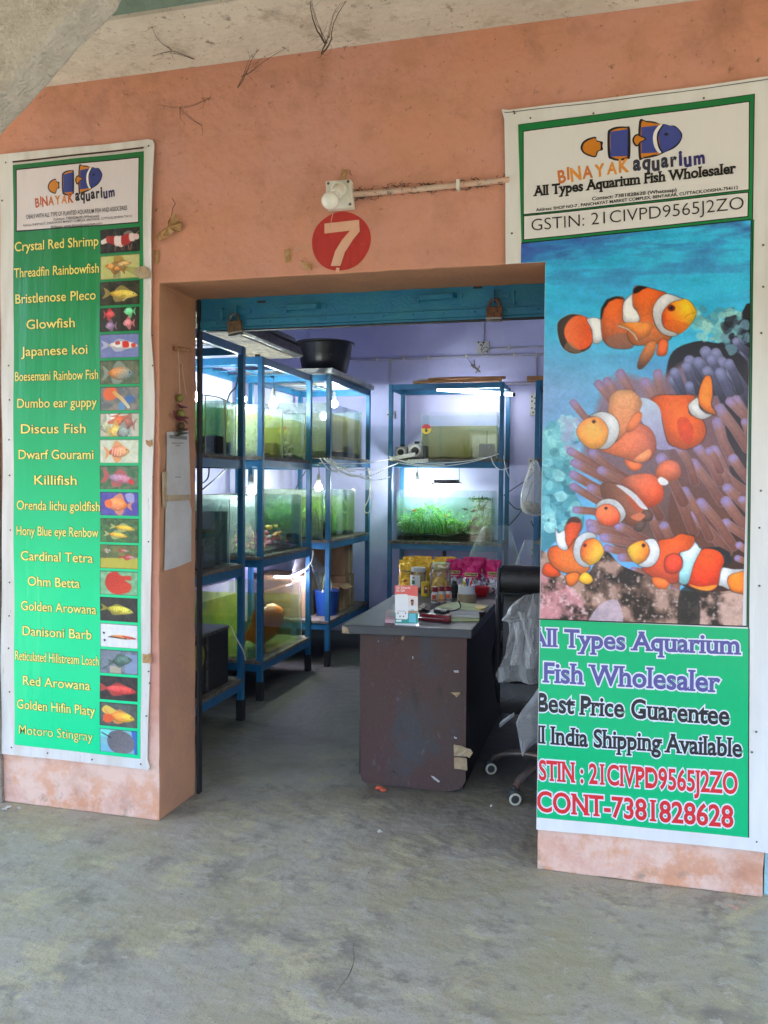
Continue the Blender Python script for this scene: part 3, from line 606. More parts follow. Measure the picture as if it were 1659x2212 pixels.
# ------------------------------------------------------------------ plants, pebbles and fish
def blades(m, x0, x1, y0, y1, z, h, n, wdt=.006, nm=5, lean=.4):
    for k in range(n):
        b = Vector((random.uniform(x0, x1), random.uniform(y0, y1), z)); hh = h*random.uniform(.35, 1); a = random.uniform(0, 6.28); d = Vector((math.cos(a), math.sin(a), 0))
        s_ = Vector((-d.y, d.x, 0))*wdt*random.uniform(.6, 1.4); ln = d*hh*lean*random.random(); mi = random.randrange(nm)
        p1 = b+ln*.35+Vector((0, 0, hh*.55)); p2 = b+ln+Vector((0, 0, hh))
        m.face([b-s_*.6, b+s_*.6, p1+s_, p1-s_], mi); m.face([p1-s_, p1+s_, p2], mi)
def leaves(m, c, r, n, s, nm=5):
    for k in range(n):
        q = Vector(c)+Vector((random.gauss(0, r[0]), random.gauss(0, r[1]), random.gauss(0, r[2]))); a = Vector((random.uniform(-1, 1), random.uniform(-1, 1), random.uniform(-.2, .8))).normalized()*s*random.uniform(.6, 1.4); b = a.orthogonal().normalized()*s*.4
        m.face([q-a, q+b, q+a, q-b], random.randrange(nm))
LV = ['leaf_a', 'leaf_b', 'leaf_c', 'leaf_d', 'leaf_e']
m = MB()
blades(m, -1.87, -1.04, 4.30, 4.58, 1.03, .10, 500, .004); blades(m, -1.86, -1.42, 4.31, 4.58, 1.03, .25, 200, .004, 3, .8)
for k in range(125): x_ = random.uniform(-1.88, -1.05); h_ = random.random()*(.21+.07*math.sin(x_*11)-.06*(x_ > -1.4)); leaves(m, (x_, random.uniform(4.30, 4.56), 1.05+h_), (.022, .03, .018), 26, random.uniform(.009, .016), 3 if h_ > .09 else 5)
for k in range(5): leaves(m, (random.uniform(-1.32, -1.12), 4.40, 1.20+.02*k), (.035, .03, .02), 14, .016)
m.solo('aquatic_plants', LV, 'bright green carpet plants in the planted aquarium behind the desk', 'aquatic plants', kind='stuff')
m = MB(); leaves(m, (-1.13, 4.42, 1.352), (.05, .06, .012), 160, .014); blades(m, -1.16, -1.10, 4.38, 4.44, 1.25, .09, 26, .008, lean=.9)
for k in range(7): m.tube(cr([(-1.15+.02*k, 4.42, 1.35), (-1.14+.012*k, 4.41, 1.28), (-1.13+.012*k+random.uniform(-.02, .02), 4.42, 1.18)], 3), .0014, 4, m=3)
m.solo('floating_plant', ['leaf_d', 'leaf_d', 'leaf_e', 'leaf_d', 'leaf_a'], 'dark floating plant with hanging roots at the top right of the planted tank', 'plant')
m = MB(); m.tube(cr([(-1.30, 4.36, 1.05), (-1.22, 4.35, 1.10), (-1.12, 4.37, 1.08), (-1.06, 4.36, 1.04)], 5), [.02]*16, 8); m.tube(cr([(-1.24, 4.35, 1.09), (-1.20, 4.36, 1.16), (-1.16, 4.38, 1.19)], 4), [.012]*9, 7)
m.solo('driftwood', 'board_wood', 'brown driftwood among the plants at right in the planted tank', 'driftwood')
m = MB(); m.tube(cr([(-1.26, 4.315, 1.062), (-1.22, 4.305, 1.05), (-1.17, 4.305, 1.047), (-1.13, 4.315, 1.052)], 4), .007, 8, flat=.6); m.solo('shell_piece', 'white_plastic', 'white curved shell lying on the dark soil of the planted tank', 'shell')
m = MB(); blades(m, -2.77, -2.27, 3.19, 3.62, 1.06, .30, 520, .006, 3, .5)
blades(m, -2.77, -2.30, 3.62, 3.80, 1.06, .2, 120, .005, 4); blades(m, -2.77, -2.27, 3.19, 4.0, 1.06, .05, 260, .005, 5)
for k in range(14): leaves(m, (random.uniform(-2.7, -2.3), random.uniform(3.2, 3.6), random.uniform(1.1, 1.33)), (.03, .03, .03), 16, .014, 3)
m.solo('aquatic_plants', LV, 'tall yellow-green plants in the lit tank on the far left rack', 'aquatic plants', kind='stuff')
m = MB(); blades(m, -2.6, -2.29, 1.17, 1.29, 1.68, .10, 40, .008, 5, .7); leaves(m, (-2.33, 1.22, 1.86), (.012, .012, .06), 14, .012); m.solo('aquatic_plants', ['leaf_a', 'leaf_d', 'leaf_b', 'leaf_a', 'leaf_e'], 'sparse plants in the teal aquarium', 'aquatic plants', kind='stuff')
m = MB(); leaves(m, (-2.38, 2.72, 1.76), (.022, .02, .03), 60, .016); blades(m, -2.41, -2.35, 2.69, 2.75, 1.70, .09, 30, .007, lean=.9); m.solo('aquatic_plant', ['leaf_d', 'leaf_d', 'leaf_a', 'leaf_d', 'fish_dark'], 'dark tufted plant at the foot of the bubble column', 'plant')
m = MB(); blades(m, -1.30, -1.02, 4.34, 4.50, 1.74, .24, 90, .0025, 2, 1.1); m.solo('aquatic_plant', ['leaf_e', 'sand_pale'], 'thin straggly plant behind the black filter in the stickered tank', 'plant')

# pebbles: a countless heap
m = MB()
for k in range(250):
    u = random.random(); y = 2.12+.62*random.random(); x = random.uniform(-2.62, -2.345); h_ = .15*math.exp(-((y-2.42)/.24)**2)*(.4+.6*random.random())*(1.0 if x < -2.36 else .9)
    s_ = random.uniform(.011, .021); Mx = Matrix.Rotation(random.uniform(0, 3), 3, random.choice('XYZ')); m.ell((x, y, 1.012+h_*random.uniform(.3, 1.25)), (s_, s_*.75, s_*.8), 7, 5, random.randrange(6), Mx)
m.solo('pebbles', ['pebble_%s' % c for c in 'abcdef'], 'heap of pink and orange pebbles in the tank on the middle rack', 'pebbles', kind='stuff')
for x, y, z, h_, wd, lb in ((-2.30, 1.335, 1.667, .105, .05, 'dark sponge lump with a pale mark in the teal aquarium'), (-2.40, 2.45, 1.684, .10, .05, 'dark sponge filter low in the pale murky aquarium'), (-2.31, 1.515, 1.667, .075, .035, 'black sponge in the yellow-green aquarium'), (-2.30, 4.00, 1.745, .08, .04, 'dark sponge at the far end of the orange gravel aquarium'),
                            (-1.075, 4.36, 1.738, .125, .065, 'square black filter box in the stickered tank on the back rack'), (-2.29, 3.33, 1.06, .10, .05, 'black sponge filter in front of the plants in the lit far left tank'), (-2.38, 2.86, 1.012, .085, .04, 'dark sponge block at the right end of the pebble tank')):
    r_ = thing('sponge_filter', lb, 'filter', (x, y, z), 'sponge filters inside the aquariums')
    m = MB(); m.box(x-wd, x+wd, y-wd*.9, y+wd*.9, z, z+h_); m.build('sponge', 'sponge', r_, bevel=.008)
    m = MB(); m.tube([(x, y, z+h_), (x, y, z+h_+.12)], .005, 7); m.build('tube', 'clear_plastic', r_)
def fish(label, c, L, H, T, head, mt, group, fin=None, tilt=0):
    """a fish swimming towards the unit direction head"""
    c = Vector(c); h = Vector(head).normalized(); up = Vector((0, 0, 1)); up = (up-h*up.dot(h)).normalized(); sd_ = h.cross(up)
    r_ = thing('fish', label, 'fish', c, group)
    prof = [(-.5, .10, .02), (-.42, .16, .05), (-.3, .34, .3), (-.1, .5, .5), (.12, .52, .56), (.28, .45, .52), (.40, .30, .4), (.47, .16, .25), (.5, .03, .05)]
    m = MB(); n = 12; vs = []
    for t, a, b in prof:
        for j in range(n): an = 2*math.pi*j/n; vs.append(c+h*L*t+up*H*a*math.cos(an)*(1.08 if math.cos(an) < 0 else 1)+sd_*T*b*math.sin(an))
    fs = [[i*n+j, i*n+(j+1) % n, (i+1)*n+(j+1) % n, (i+1)*n+j] for i in range(len(prof)-1) for j in range(n)]; m.mesh(vs, fs, 0, True); m.build('body', mt, r_)
    k = fin or mt
    m = MB(); a = c-h*L*.47; q = sd_*.001
    m.prism([a+up*H*.06, a-h*L*.22+up*H*.42, a-h*L*.17, a-h*L*.22-up*H*.42, a-up*H*.06], q); m.build('tail_fin', k, r_)
    m = MB(); m.prism([c+h*L*.12+up*H*.48, c-h*L*.05+up*H*.74, c-h*L*.30+up*H*.55, c-h*L*.34+up*H*.26], q); m.build('dorsal_fin', k, r_)
    m = MB(); m.prism([c+h*L*.05-up*H*.50, c-h*L*.10-up*H*.78, c-h*L*.26-up*H*.42], q); m.build('anal_fin', k, r_)
    if L > .1:
        for s_ in (1, -1):
            m = MB(); m.ell(c+h*L*.40+up*H*.08+sd_*s_*T*.40, T*.11, 8, 6); m.build('eye', 'eye_dark', r_)
            m = MB(); b = c+h*L*.22-up*H*.18+sd_*s_*T*.52; m.prism([b, b-h*L*.16-up*H*.06+sd_*s_*.012, b-h*L*.12-up*H*.28+sd_*s_*.01], sd_*.001); m.build('pectoral_fin', k, r_)
    return r_
fish('giant orange fish filling the large bottom aquarium', (-2.415, 2.40, .455), .62, .25, .12, (.03, .99, .13), 'fish_orange', None)
for (x, y, z, L, hx, k, lb) in ((-1.74, 4.33, 1.245, .05, -1, 'fish_orange', 'small orange fish over the green carpet at left of the planted tank'), (-1.82, 4.36, 1.255, .035, 1, 'fish_pale', 'tiny pale fish near the left pane of the planted tank'), (-1.26, 4.33, 1.265, .055, 1, 'fish_dark', 'small dark fish in the upper middle of the planted tank'), (-1.19, 4.34, 1.25, .06, -1, 'fish_dark', 'larger dark fish below the floating plant in the planted tank'),
        (-1.52, 4.35, 1.27, .035, -1, 'fish_pale', 'tiny pale fish in the middle of the planted tank'), (-1.40, 4.33, 1.25, .035, 1, 'fish_pale', 'tiny silver fish above the driftwood in the planted tank'), (-1.44, 4.34, 1.20, .03, 1, 'fish_orange', 'tiny orange fish low in the middle of the planted tank')):
    fish(lb, (x, y, z), L, L*.34, L*.2, (hx, random.uniform(-.2, .2), random.uniform(-.2, .1)), k, 'small fish in the planted tank')
for k in range(26):
    y = random.uniform(.86, 1.44); a = random.uniform(-.9, .9)
    fish('pale minnow swimming in the dark aquarium nearest the doorway', (random.uniform(-2.33, -2.275), y, random.uniform(1.01, 1.28)), random.uniform(.022, .04), .011, .008, (random.uniform(-.3, .3), random.choice((-1, 1))*math.cos(a), math.sin(a)), 'fish_pale', 'pale minnows in the dark aquarium')
for k in range(5):
    fish('small dark fish hovering in the lit planted tank on the far left rack', (-2.26, 3.25+.17*k, 1.17+.045*((k*3) % 5)), .04, .016, .01, (random.uniform(-.3, .3), random.choice((-1, 1)), .2), 'fish_dark', 'dark fish in the lit far left tank')

# sticker on the tank: red over yellow with a hand
st = thing('round_sticker', 'round red and yellow warning sticker with a black hand on the upper back tank', 'sticker', at(920, 927, 'y', 4.273))
def zs(x, y, o=0): return at(842.5+.2018*x, 799.3+.2018*y, 'y', 4.2725-o)      # 620/1659/1.8517
cc = zs(388, 632); rr = (zs(440, 632)-zs(337, 632)).length/2
m = MB(); m.face([cc+Vector((rr*math.cos(a), 0, rr*math.sin(a))) for a in [2*math.pi*k/32 for k in range(32)]]); m.build('disc', 'yellow_plastic', st)
m = MB(); m.face([cc+Vector((rr*1.0*math.cos(a), -.0006, rr*1.0*math.sin(a))) for a in [.12+(math.pi-.24)*k/20 for k in range(21)]]); m.build('red_half', 'red_plastic', st)
m = MB(); hb_ = cc+Vector((0, -.0012, -rr*.40)); m.face([hb_+Vector((rr*.22*math.cos(a), 0, rr*.26*math.sin(a))) for a in [2*math.pi*k/14 for k in range(14)]])
for a, L_ in ((2.35, .42), (1.85, .58), (1.55, .62), (1.25, .56), (.45, .45)):
    d = Vector((math.cos(a), 0, math.sin(a))); s_ = Vector((-d.z, 0, d.x))*rr*.055; e = hb_+d*rr*L_*1.15+Vector((0, -.0003, 0)); m.face([hb_-s_, e-s_, e+s_, hb_+s_])
m.build('hand_symbol', 'black_plastic', st)

# ------------------------------------------------------------------ hanging bulbs
def bulb(px, py, ax, v, ztop, label, warm=False, r=.031, cable=.6):
    c = at(px, py, ax, v)
    b = thing('hanging_bulb', label, 'bulb', c, 'lit bulbs hanging over the aquariums')
    m = MB(); m.lathe(c, [(0, -r), (r*.5, -r*.87), (r*.86, -r*.5), (r, 0), (r*.86, r*.5), (r*.55, r*.88), (r*.45, r*1.0)], 16); m.build('bulb', 'lamp_warm' if warm else 'lamp_white', b)
    m = MB(); m.lathe(c, [(r*.47, r*1.02), (r*.62, r*1.1), (r*.66, r*2.2), (r*.5, r*2.3), (r*.5, r*3.2), (r*.2, r*3.9)], 14); m.build('socket', 'socket_white', b)
    m = MB(); m.tube([c+Vector((0, 0, r*3.8)), c+Vector((.006, .004, (ztop-c.z)*.5)), Vector((c.x, c.y, ztop))], .0028, 6); m.build('cord', 'cable_black', b)
bulb(523, 862, 'x', -2.52, 2.31, 'lit bulb on the top level of the middle rack hidden partly by its near post', warm=True)
bulb(590, 873, 'x', -2.48, 2.31, 'brightest lit bulb between the posts of the middle rack, top level')
bulb(722, 873, 'x', -2.42, 2.33, 'lit bulb above the orange gravel tank on the far left rack')
bulb(543, 1061, 'x', -2.45, 1.60, 'lit bulb above the pebble tank beside the near post of the middle rack')
bulb(688, 1053, 'x', -2.40, 1.64, 'lit bulb above the planted tank on the far left rack', warm=True)
bulb(901, 1046, 'y', 4.44, 1.65, 'lit bulb above the planted tank behind the desk')
bulb(419, 858, 'x', -2.62, 2.30, 'lit bulb over the teal aquarium, peeking past the left edge of the doorway')

# tube light on the back rack
a, b = at(944, 841, 'y', 4.22), at(1106, 852, 'y', 4.46)
t = thing('tube_light', 'slim white tube light slung at an angle under the top of the back rack', 'tube light', (a+b)/2)
dv = (b-a); m = MB(); m.tube([a, b], .014, 10); m.build('tube', 'tube_light', t)
m = MB(); m.tube([a+Vector((0, .004, .016)), b+Vector((0, .004, .016))], .012, 8); m.build('batten', 'white_plastic', t)
m = MB(); m.tube([b, b+dv.normalized()*.028], .0165, 10); m.tube([a-dv.normalized()*.008, a], .0155, 10); m.build('end_cap', 'black_plastic', t)
m = MB(); q = a.lerp(b, .58); m.tube([q+Vector((0, .004, .02)), q+Vector((.01, .02, .07))], .002, 5); q = a.lerp(b, .35); m.tube([q, q+Vector((0, .01, .08))], .006, 6); m.build('hanger', 'steel_dull', t)

# flood lamp over the planted tank
zf = lambda x, y, v: at(734.5+.2734*x, 1004.5+.2734*y, 'y', v)
c = (zf(740, 150, 4.36)+zf(945, 140, 4.36))/2; wf = (zf(945, 140, 4.36)-zf(725, 150, 4.36)).length
t = thing('flood_lamp', 'black finned flood lamp hanging on two wires above the planted tank', 'lamp', c)
m = MB(); m.obox(c, (wf, .10, .014), ry=-.02)
for k in range(15): m.obox(c+Vector((-wf/2+.02+k*(wf-.04)/14, 0, .020)), (.006, .09, .028), ry=-.02)
m.build('housing', 'black_plastic', t)
m = MB(); m.obox(c+Vector((0, -.0, -.010)), (wf*.9, .085, .004), ry=-.02); m.build('light_panel', 'flood_panel', t)
m = MB()
for s_ in (-1, 1): m.tube([c+Vector((s_*wf*.45, 0, .02)), c+Vector((s_*wf*.45, .0, .14)), (c.x+s_*wf*.42, c.y, 1.66)], .003, 6)
m.build('hanging_wire', 'steel_dull', t)

# lamp on the big bottom tank
t = thing('clip_lamp', 'curved white clip lamp glowing on the glass of the giant fish tank', 'lamp', (-2.41, 2.60, .73))
m = MB(); p_ = [at(596, 1246, 'x', -2.41), at(622, 1247, 'x', -2.41), at(645, 1238, 'x', -2.41), at(655, 1234, 'x', -2.41)]; p_[1].z += 0
m.tube(cr(p_, 5), .013, 8, flat=.5); m.build('light_bar', 'tank_tube', t)
m = MB(); e = p_[-1]; m.tube(cr([e+Vector((0, 0, .008)), e+Vector((0, .045, .014)), e+Vector((0, .075, -.02)), Vector((e.x, e.y+.07, .724))], 5), [.016]*16, 8, flat=.6); m.tube(cr([q+Vector((0, 0, .012)) for q in p_], 5), .012, 8, flat=.5); m.build('arm', 'white_plastic', t)
m = MB(); m.box(-2.85, -2.36, 2.10, 2.88, .7195, .7245); m.solo('glass_cover', 'glass', 'sheet of glass lying over the giant fish tank', 'glass cover')

# ------------------------------------------------------------------ things on and under the racks
t = thing('light_hood', 'long dusty grey metal light hood lying on top of the left racks', 'light hood', (-2.42, 2.0, 2.36))
L0 = Vector((-2.40, .95, 2.435)); d = Vector((0, 1.76, .005))
m = MB()
prof = [(-.30, .0), (.14, .0), (.16, .012), (.135, .085), (.115, .09), (.115, .098), (.09, .15), (-.25, .16), (-.30, .09)]
m.prism([L0+Vector((x, 0, z)) for x, z in prof], d); m.build('housing', 'steel_dull', t, bevel=.003)
m = MB(); m.box(-2.66, -2.28, .99, 2.67, 2.4310, 2.4335); m.build('reflector', 'board_wood', t)
m = MB(); m.prism([L0+Vector((.117, .01, .0905)), L0+Vector((.145, .01, .0885)), L0+Vector((.145, .01, .0975)), L0+Vector((.117, .01, .0985))], d*.985); m.build('lip', 'black_iron', t)
m = MB(); m.tube([L0+Vector((-.1, .3, -.085)), L0+Vector((-.1, .3, 0))], .02, 8); m.tube([L0+Vector((-.1, 1.5, -.09)), L0+Vector((-.1, 1.5, 0))], .02, 8); m.build('support', 'black_iron', t)
tb = thing('plastic_tub', 'wide black plastic tub standing on the far left rack', 'tub', (-2.36, 3.55, 2.41)); c = Vector((-2.36, 3.55, 2.41))
m = MB(); m.lathe(c, [(.0, .0), (.165, .0), (.19, .03), (.215, .15), (.232, .258), (.252, .262), (.254, .278), (.238, .281), (.226, .268), (.205, .15), (.18, .04), (0, .03)], 40); m.build('bowl', 'black_plastic', tb)
m = MB()
for an in (-1.05, -.55): q = c+Vector((.222*math.cos(an), .222*math.sin(an), .16)); m.obox(q, (.012, .05, .014), rz=an)
m.build('handle', 'black_plastic', tb)
m = MB(); m.box(-2.90, -2.13, 3.06, 4.30, 2.368, 2.408); m.solo('packing_board', 'board_light', 'white foam board lying on top of the far left rack under the tub', 'board', bevel=.003)
# stick bundle and wood on the right racks
t = thing('stick_bundle', 'bundle of tan sticks lying on top of the back rack', 'sticks', (-1.45, 4.22, 2.407))
for k, (dz, dy, x0, x1, mt) in enumerate(((.014, 0, -1.74, -.93, 'wood_stick'), (.016, .035, -1.72, -1.0, 'cardboard'), (.040, .018, -1.60, -.90, 'wood_stick'), (.036, .05, -1.7, -1.1, 'board_light'))):
    m = MB(); m.tube(cr([(x0, 4.22+dy, 2.407+dz), ((x0+x1)/2, 4.215+dy, 2.407+dz+.004), (x1, 4.23+dy, 2.407+dz)], 4), .013, 8); m.build('stick', mt, t)
m = MB(); m.box(-.70, .1, 4.12, 4.26, 2.402, 2.44); m.solo('wood_plank', 'wood_stick', 'short plank end on top of the rack behind the clownfish banner', 'plank', bevel=.003)
# bottom level: crate-like black cabinet, boxes, bucket
t = thing('black_cabinet', 'black boxy cabinet with a round port on the bottom shelf by the doorway', 'cabinet', (-2.5, 1.18, .266))
m = MB(); m.box(-2.80, -2.235, .86, 1.425, .2665, .62); m.build('case', 'black_plastic', t, bevel=.006)
m = MB(); m.box(-2.2345, -2.226, 1.12, 1.14, .28, .61); m.box(-2.2345, -2.226, .87, 1.415, .60, .619); m.build('trim', 'steel_dull', t)
m = MB(); q = Vector((-2.2345, 1.02, .50)); m.lathe(q, [(.075, 0), (.075, .008), (.06, .010), (0, .004)], 24, M=Vector((1, 0, 0)).to_track_quat('Z', 'Y').to_matrix()); m.build('port', 'lime', t)
def carton(label, x0, x1, y0, y1, z0, z1, open_=False):
    t = thing('cardboard_box', label, 'box', ((x0+x1)/2, (y0+y1)/2, z0), 'cartons on the bottom of the far left rack')
    m = MB(); m.box(x0, x1, y0, y1, z0, z1); m.build('carton', 'cardboard', t, bevel=.004)
    m = MB(); m.box(x1+.0005, x1+.002, (y0+y1)/2-.025, (y0+y1)/2+.025, z0+.01, z1-.01); m.build('tape', 'tape_brown', t)
    if open_:
        m = MB(); m.prism([(x1, y0, z1), (x1+.05, y0+.01, z1-.03), (x1+.05, y1-.01, z1-.03), (x1, y1, z1)], (0, 0, .004)); m.build('flap', 'cardboard', t)
carton('lower carton of the two stacked at the far end of the far left rack', -2.75, -2.26, 3.86, 4.12, .377, .66)
carton('upper tall carton of the two stacked at the far end of the far left rack', -2.75, -2.27, 3.87, 4.11, .664, .95)
carton('shorter open carton left of the stacked cartons', -2.70, -2.23, 3.60, 3.84, .377, .60, True)
carton('dark carton pushed to the back of the far left rack', -2.84, -2.40, 3.22, 3.58, .377, .72)
t = thing('plastic_bucket', 'blue plastic bucket with a curved handle on the bottom of the far left rack', 'bucket', (-2.29, 3.44, .377)); c = Vector((-2.29, 3.44, .377))
m = MB(); m.lathe(c, [(0, 0), (.085, 0), (.105, .20), (.112, .205), (.108, .212), (.10, .205), (.08, .02), (0, .015)], 24); m.build('pail', 'blue_bucket', t)
m = MB(); m.tube(cr([c+Vector((0, -.105, .20)), c+Vector((0, -.07, .33)), c+Vector((0, .02, .36)), c+Vector((0, .10, .26)), c+Vector((0, .105, .20))], 5), .008, 8); m.build('handle', 'paper_green', t)

# crumpled film surfaces
def crumple(label, name, cat, fn, nu, nv, amp, mt, seed=0, freq=(7, 19), group=None, parent=None):
    m = MB()
    def g(u, v):
        p = fn(u, v); k = Vector((p.x*1.0+seed, p.y*1.0, p.z*1.0))
        k.z *= .45; d = noise.noise_vector(k*freq[0])*amp*1.3; q = k*freq[1]; q.z *= .6; r_ = 1-abs(noise.noise(q))*2; d += Vector((0, -1, 0))*amp*.55*max(0, r_)**3+noise.noise_vector(q)*amp*.3
        return p+d
    m.surf(g, nu, nv, sm=True)
    if parent: return m.build(name, mt, parent)
    return m.solo(name, mt, label, cat, group)
BG = 'plastic bags hanging about the back of the shop'
def bag(label, c, w, h, neck=.25, mt='film_thin', seed=1, d=.5):
    c = Vector(c)
    def f(u, v):
        t = v; r = w/2*(neck+(1-neck)*min(1, t*1.6)**.7)*(1 if t < .82 else max(.05, math.sqrt(max(0, 1-((t-.82)/.18)**2))))
        a = 2*math.pi*u; return c+Vector((r*math.cos(a), r*d*math.sin(a), -h*t))
    return crumple(label, 'plastic_bag', 'bag', f, 30, 26, .013, mt, seed, group=BG)
bag('knotted clear plastic bag with something yellow hanging beside the clownfish banner', (-.605, 3.92, 1.70), .22, .48, .18, 'film', 3)
m = MB(); m.ell((-.60, 3.92, 1.29), (.05, .04, .045), 12, 8); m.ell((-.66, 3.92, 1.31), (.05, .04, .05), 12, 8); m.solo('packet', 'sand_pale', 'yellowish lump at the bottom of the knotted plastic bag', 'packet')
bag('large clear plastic bag hung on the back rack right post above the magenta pouches', (-.955, 4.10, 1.13), .44, .42, .45, 'film_thin', 5)
bag('small clear plastic bag hanging low behind the office chair', (-.60, 3.9, 1.02), .30, .34, .5, 'film_thin', 9)
crumple('crumpled clear plastic lying over dark goods on the lower middle rack', 'plastic_wrap', 'plastic wrap', lambda u, v: Vector((-2.26-.25*v, 3.15+.30*u, .62+.33*math.sin(3.1*v)*(1-.3*u))), 16, 14, .03, 'film_dark', 12)

# air pumps, strips, boards and pipes on the back wall
for x, y, s_, lb in ((887, 976, .82, 'smaller round-faced air pump on the back rack shelf'), (897, 974, 1.0, 'larger round-faced air pump beside the round sticker')):
    zz = 1.7225; c = at(x if s_ == 1 else 866, y, 'y', 4.26); c.z = zz+.075*s_
    t = thing('air_pump', lb, 'air pump', (c.x, c.y, zz), 'air pumps on the back rack')
    m = MB(); m.box(c.x-.07*s_, c.x+.07*s_, c.y, c.y+.12, zz+.012, zz+.14*s_); m.build('housing', 'socket_white', t, bevel=.012)
    m = MB(); Mx = Vector((0, -1, 0)).to_track_quat('Z', 'Y').to_matrix(); m.lathe(c+Vector((0, 0, .0)), [(.055*s_, 0), (.055*s_, .012), (.04*s_, .014), (.04*s_, .006), (0, .006)], 20, M=Mx); m.build('ring', 'white_plastic', t)
    m = MB(); m.lathe(c+Vector((0, -.007, 0)), [(.035*s_, 0), (.022*s_, .018), (0, .02)], 16, M=Mx); m.build('knob', 'black_plastic', t)
    m = MB(); m.box(c.x-.075*s_, c.x+.085*s_, c.y+.02, c.y+.13, zz+.0005, zz+.0115); m.box(c.x+.0705*s_, c.x+.10*s_, c.y+.01, c.y+.12, zz+.0125, zz+.12*s_); m.box(c.x-.02, c.x+.02, c.y+.05, c.y+.09, zz+.141*s_, zz+.165*s_); m.build('base', 'black_plastic', t)
t = thing('power_strip', 'white power strip full of plugs on the edge of the back rack shelf', 'power strip', (-1.77, 4.19, 1.70))
m = MB(); m.obox((-1.82, 4.175, 1.74), (.24, .04, .035), ry=-.18); m.obox((-1.68, 4.165, 1.70), (.20, .04, .03), ry=-.08); m.build('strip', 'white_plastic', t, bevel=.004)
m = MB()
for k in range(6): m.box(-1.76+k*.03, -1.742+k*.03, 4.135, 4.150, 1.69, 1.715)
m.build('plug', 'cable_white', t)
zb = lambda x, y: at(788.5+.2409*x, 583.2+.2409*y, 'y', BWY)
def pipe(label, pts, clips, r=.012, mt='pvc_lav'):
    t = thing('conduit_pipe', label, 'pipe', pts[0], 'conduit pipes on the back wall')
    off = Vector((0, -r, 0)); m = MB(); m.tube([p+off for p in pts], r, 8); m.build('pipe', mt, t)
    for p in clips: m = MB(); m.box(p.x-.009, p.x+.009, p.y-2*r-.005, p.y, p.z-.022, p.z+.022); m.build('clip', 'white_plastic', t)
pipe('long lavender conduit running across the back wall above the racks', [zb(-480, 812), zb(230, 802), zb(900, 776), zb(1640, 754)], [zb(112, 798), zb(350, 790), zb(572, 786), zb(912, 772), zb(1340, 760)])
pipe('upper conduit from the square junction box to the right', [zb(1118, 706), zb(1640, 686)], [zb(1290, 696)], .010)
pipe('vertical conduit dropping to the switch box left of the back rack', [zb(232, 803), zb(240, 1262)], [zb(235, 812)], .009)
pipe('vertical conduit above the junction box under the shutter bar', [zb(1072, 380), zb(1068, 645)], [], .009)
pipe('vertical conduit down to the socket board near the clownfish banner', [zb(1540, 760), zb(1535, 1110)], [zb(1540, 768)], .009)
pipe('lower conduit between the back rack top and the socket boards', [zb(1220, 1022), zb(1560, 1016)], [], .016, 'pvc_lav')
def wbox(label, x0, y0, x1, y1, holes, name='switch_box', d=.035):
    a, b = zb(x0, y1), zb(x1, y0); t = thing(name, label, 'electrical box', a, 'electrical boxes on the back wall')
    m = MB(); m.box(a.x, b.x, BWY-d, BWY-.001, a.z, b.z); m.build('case', 'white_plastic', t, bevel=.004)
    m = MB()
    for hx, hy in holes: q = zb(hx, hy); m.box(q.x-.007, q.x+.007, BWY-d-.002, BWY-d+.002, q.z-.007, q.z+.007)
    if holes: m.build('sockets', 'black_plastic', t)
wbox('square junction box with loose wires high on the back wall', 1008, 642, 1118, 752, ((1022, 655), (1045, 678), (1065, 655), (1102, 740)), 'junction_box')
q = zb(1068, 700)+Vector((0, -.045, 0)); tube(cr([q+Vector((.01, 0, .05)), q+Vector((-.02, -.01, -.02)), q+Vector((.0, -.015, -.05)), q+Vector((.05, -.01, -.02)), q+Vector((.02, -.01, .0)), q+Vector((-.01, -.01, -.03))], 5), .0025, 5).solo('wire', 'cable_black', 'curled dark wire ends poking from the square junction box', 'wire')
wbox('white switch box left of the round-faced air pumps', 205, 1262, 268, 1335, ((215, 1300),))
wbox('socket board with two rows of sockets near the top of the half hidden rack', 1482, 1112, 1560, 1305, ((1500, 1140), (1528, 1152), (1500, 1180), (1528, 1200), (1500, 1240), (1528, 1250), (1510, 1280)), 'socket_board')
wbox('lower socket board with black plugs beside the clownfish banner', 1465, 1690, 1540, 1842, ((1490, 1715), (1500, 1730), (1515, 1750), (1495, 1790)), 'socket_board')
wbox('small socket low on the back wall beside the office chair', 1490, 2480, 1545, 2580, ((1505, 2510), (1520, 2540), (1510, 2560)), 'socket_board')
# gecko
m = MB(); g0 = lambda x, y, o=.012: zb(x, y)+Vector((0, -o, 0))
m.tube(cr([g0(918, 790, .006), g0(945, 830, .008), g0(970, 858), g0(990, 878), g0(1008, 897), g0(1022, 905), g0(1036, 920, .01)], 5), [.002, .003, .003, .004, .004, .005, .005, .006, .007, .008, .010, .012, .0135, .014, .014, .0145, .0145, .014, .013, .012, .010, .009, .010, .011, .012, .013, .0125, .011, .009, .006, .003][:31], 10, flat=.7)
for p_ in (((982, 868), (985, 845), (978, 815)), ((978, 880), (955, 858), (948, 866)), ((1012, 890), (1025, 868), (1028, 855)), ((1008, 905), (996, 918), (1000, 925)), ((975, 862), (984, 830), (980, 806))):
    m.tube(cr([g0(x, y, .008) for x, y in p_], 4), [.007, .0065, .006, .0055, .005, .0045, .004, .004, .006], 7)
m.solo('gecko', 'gecko_skin', 'grey gecko clinging head down to the back wall below the long conduit', 'gecko')

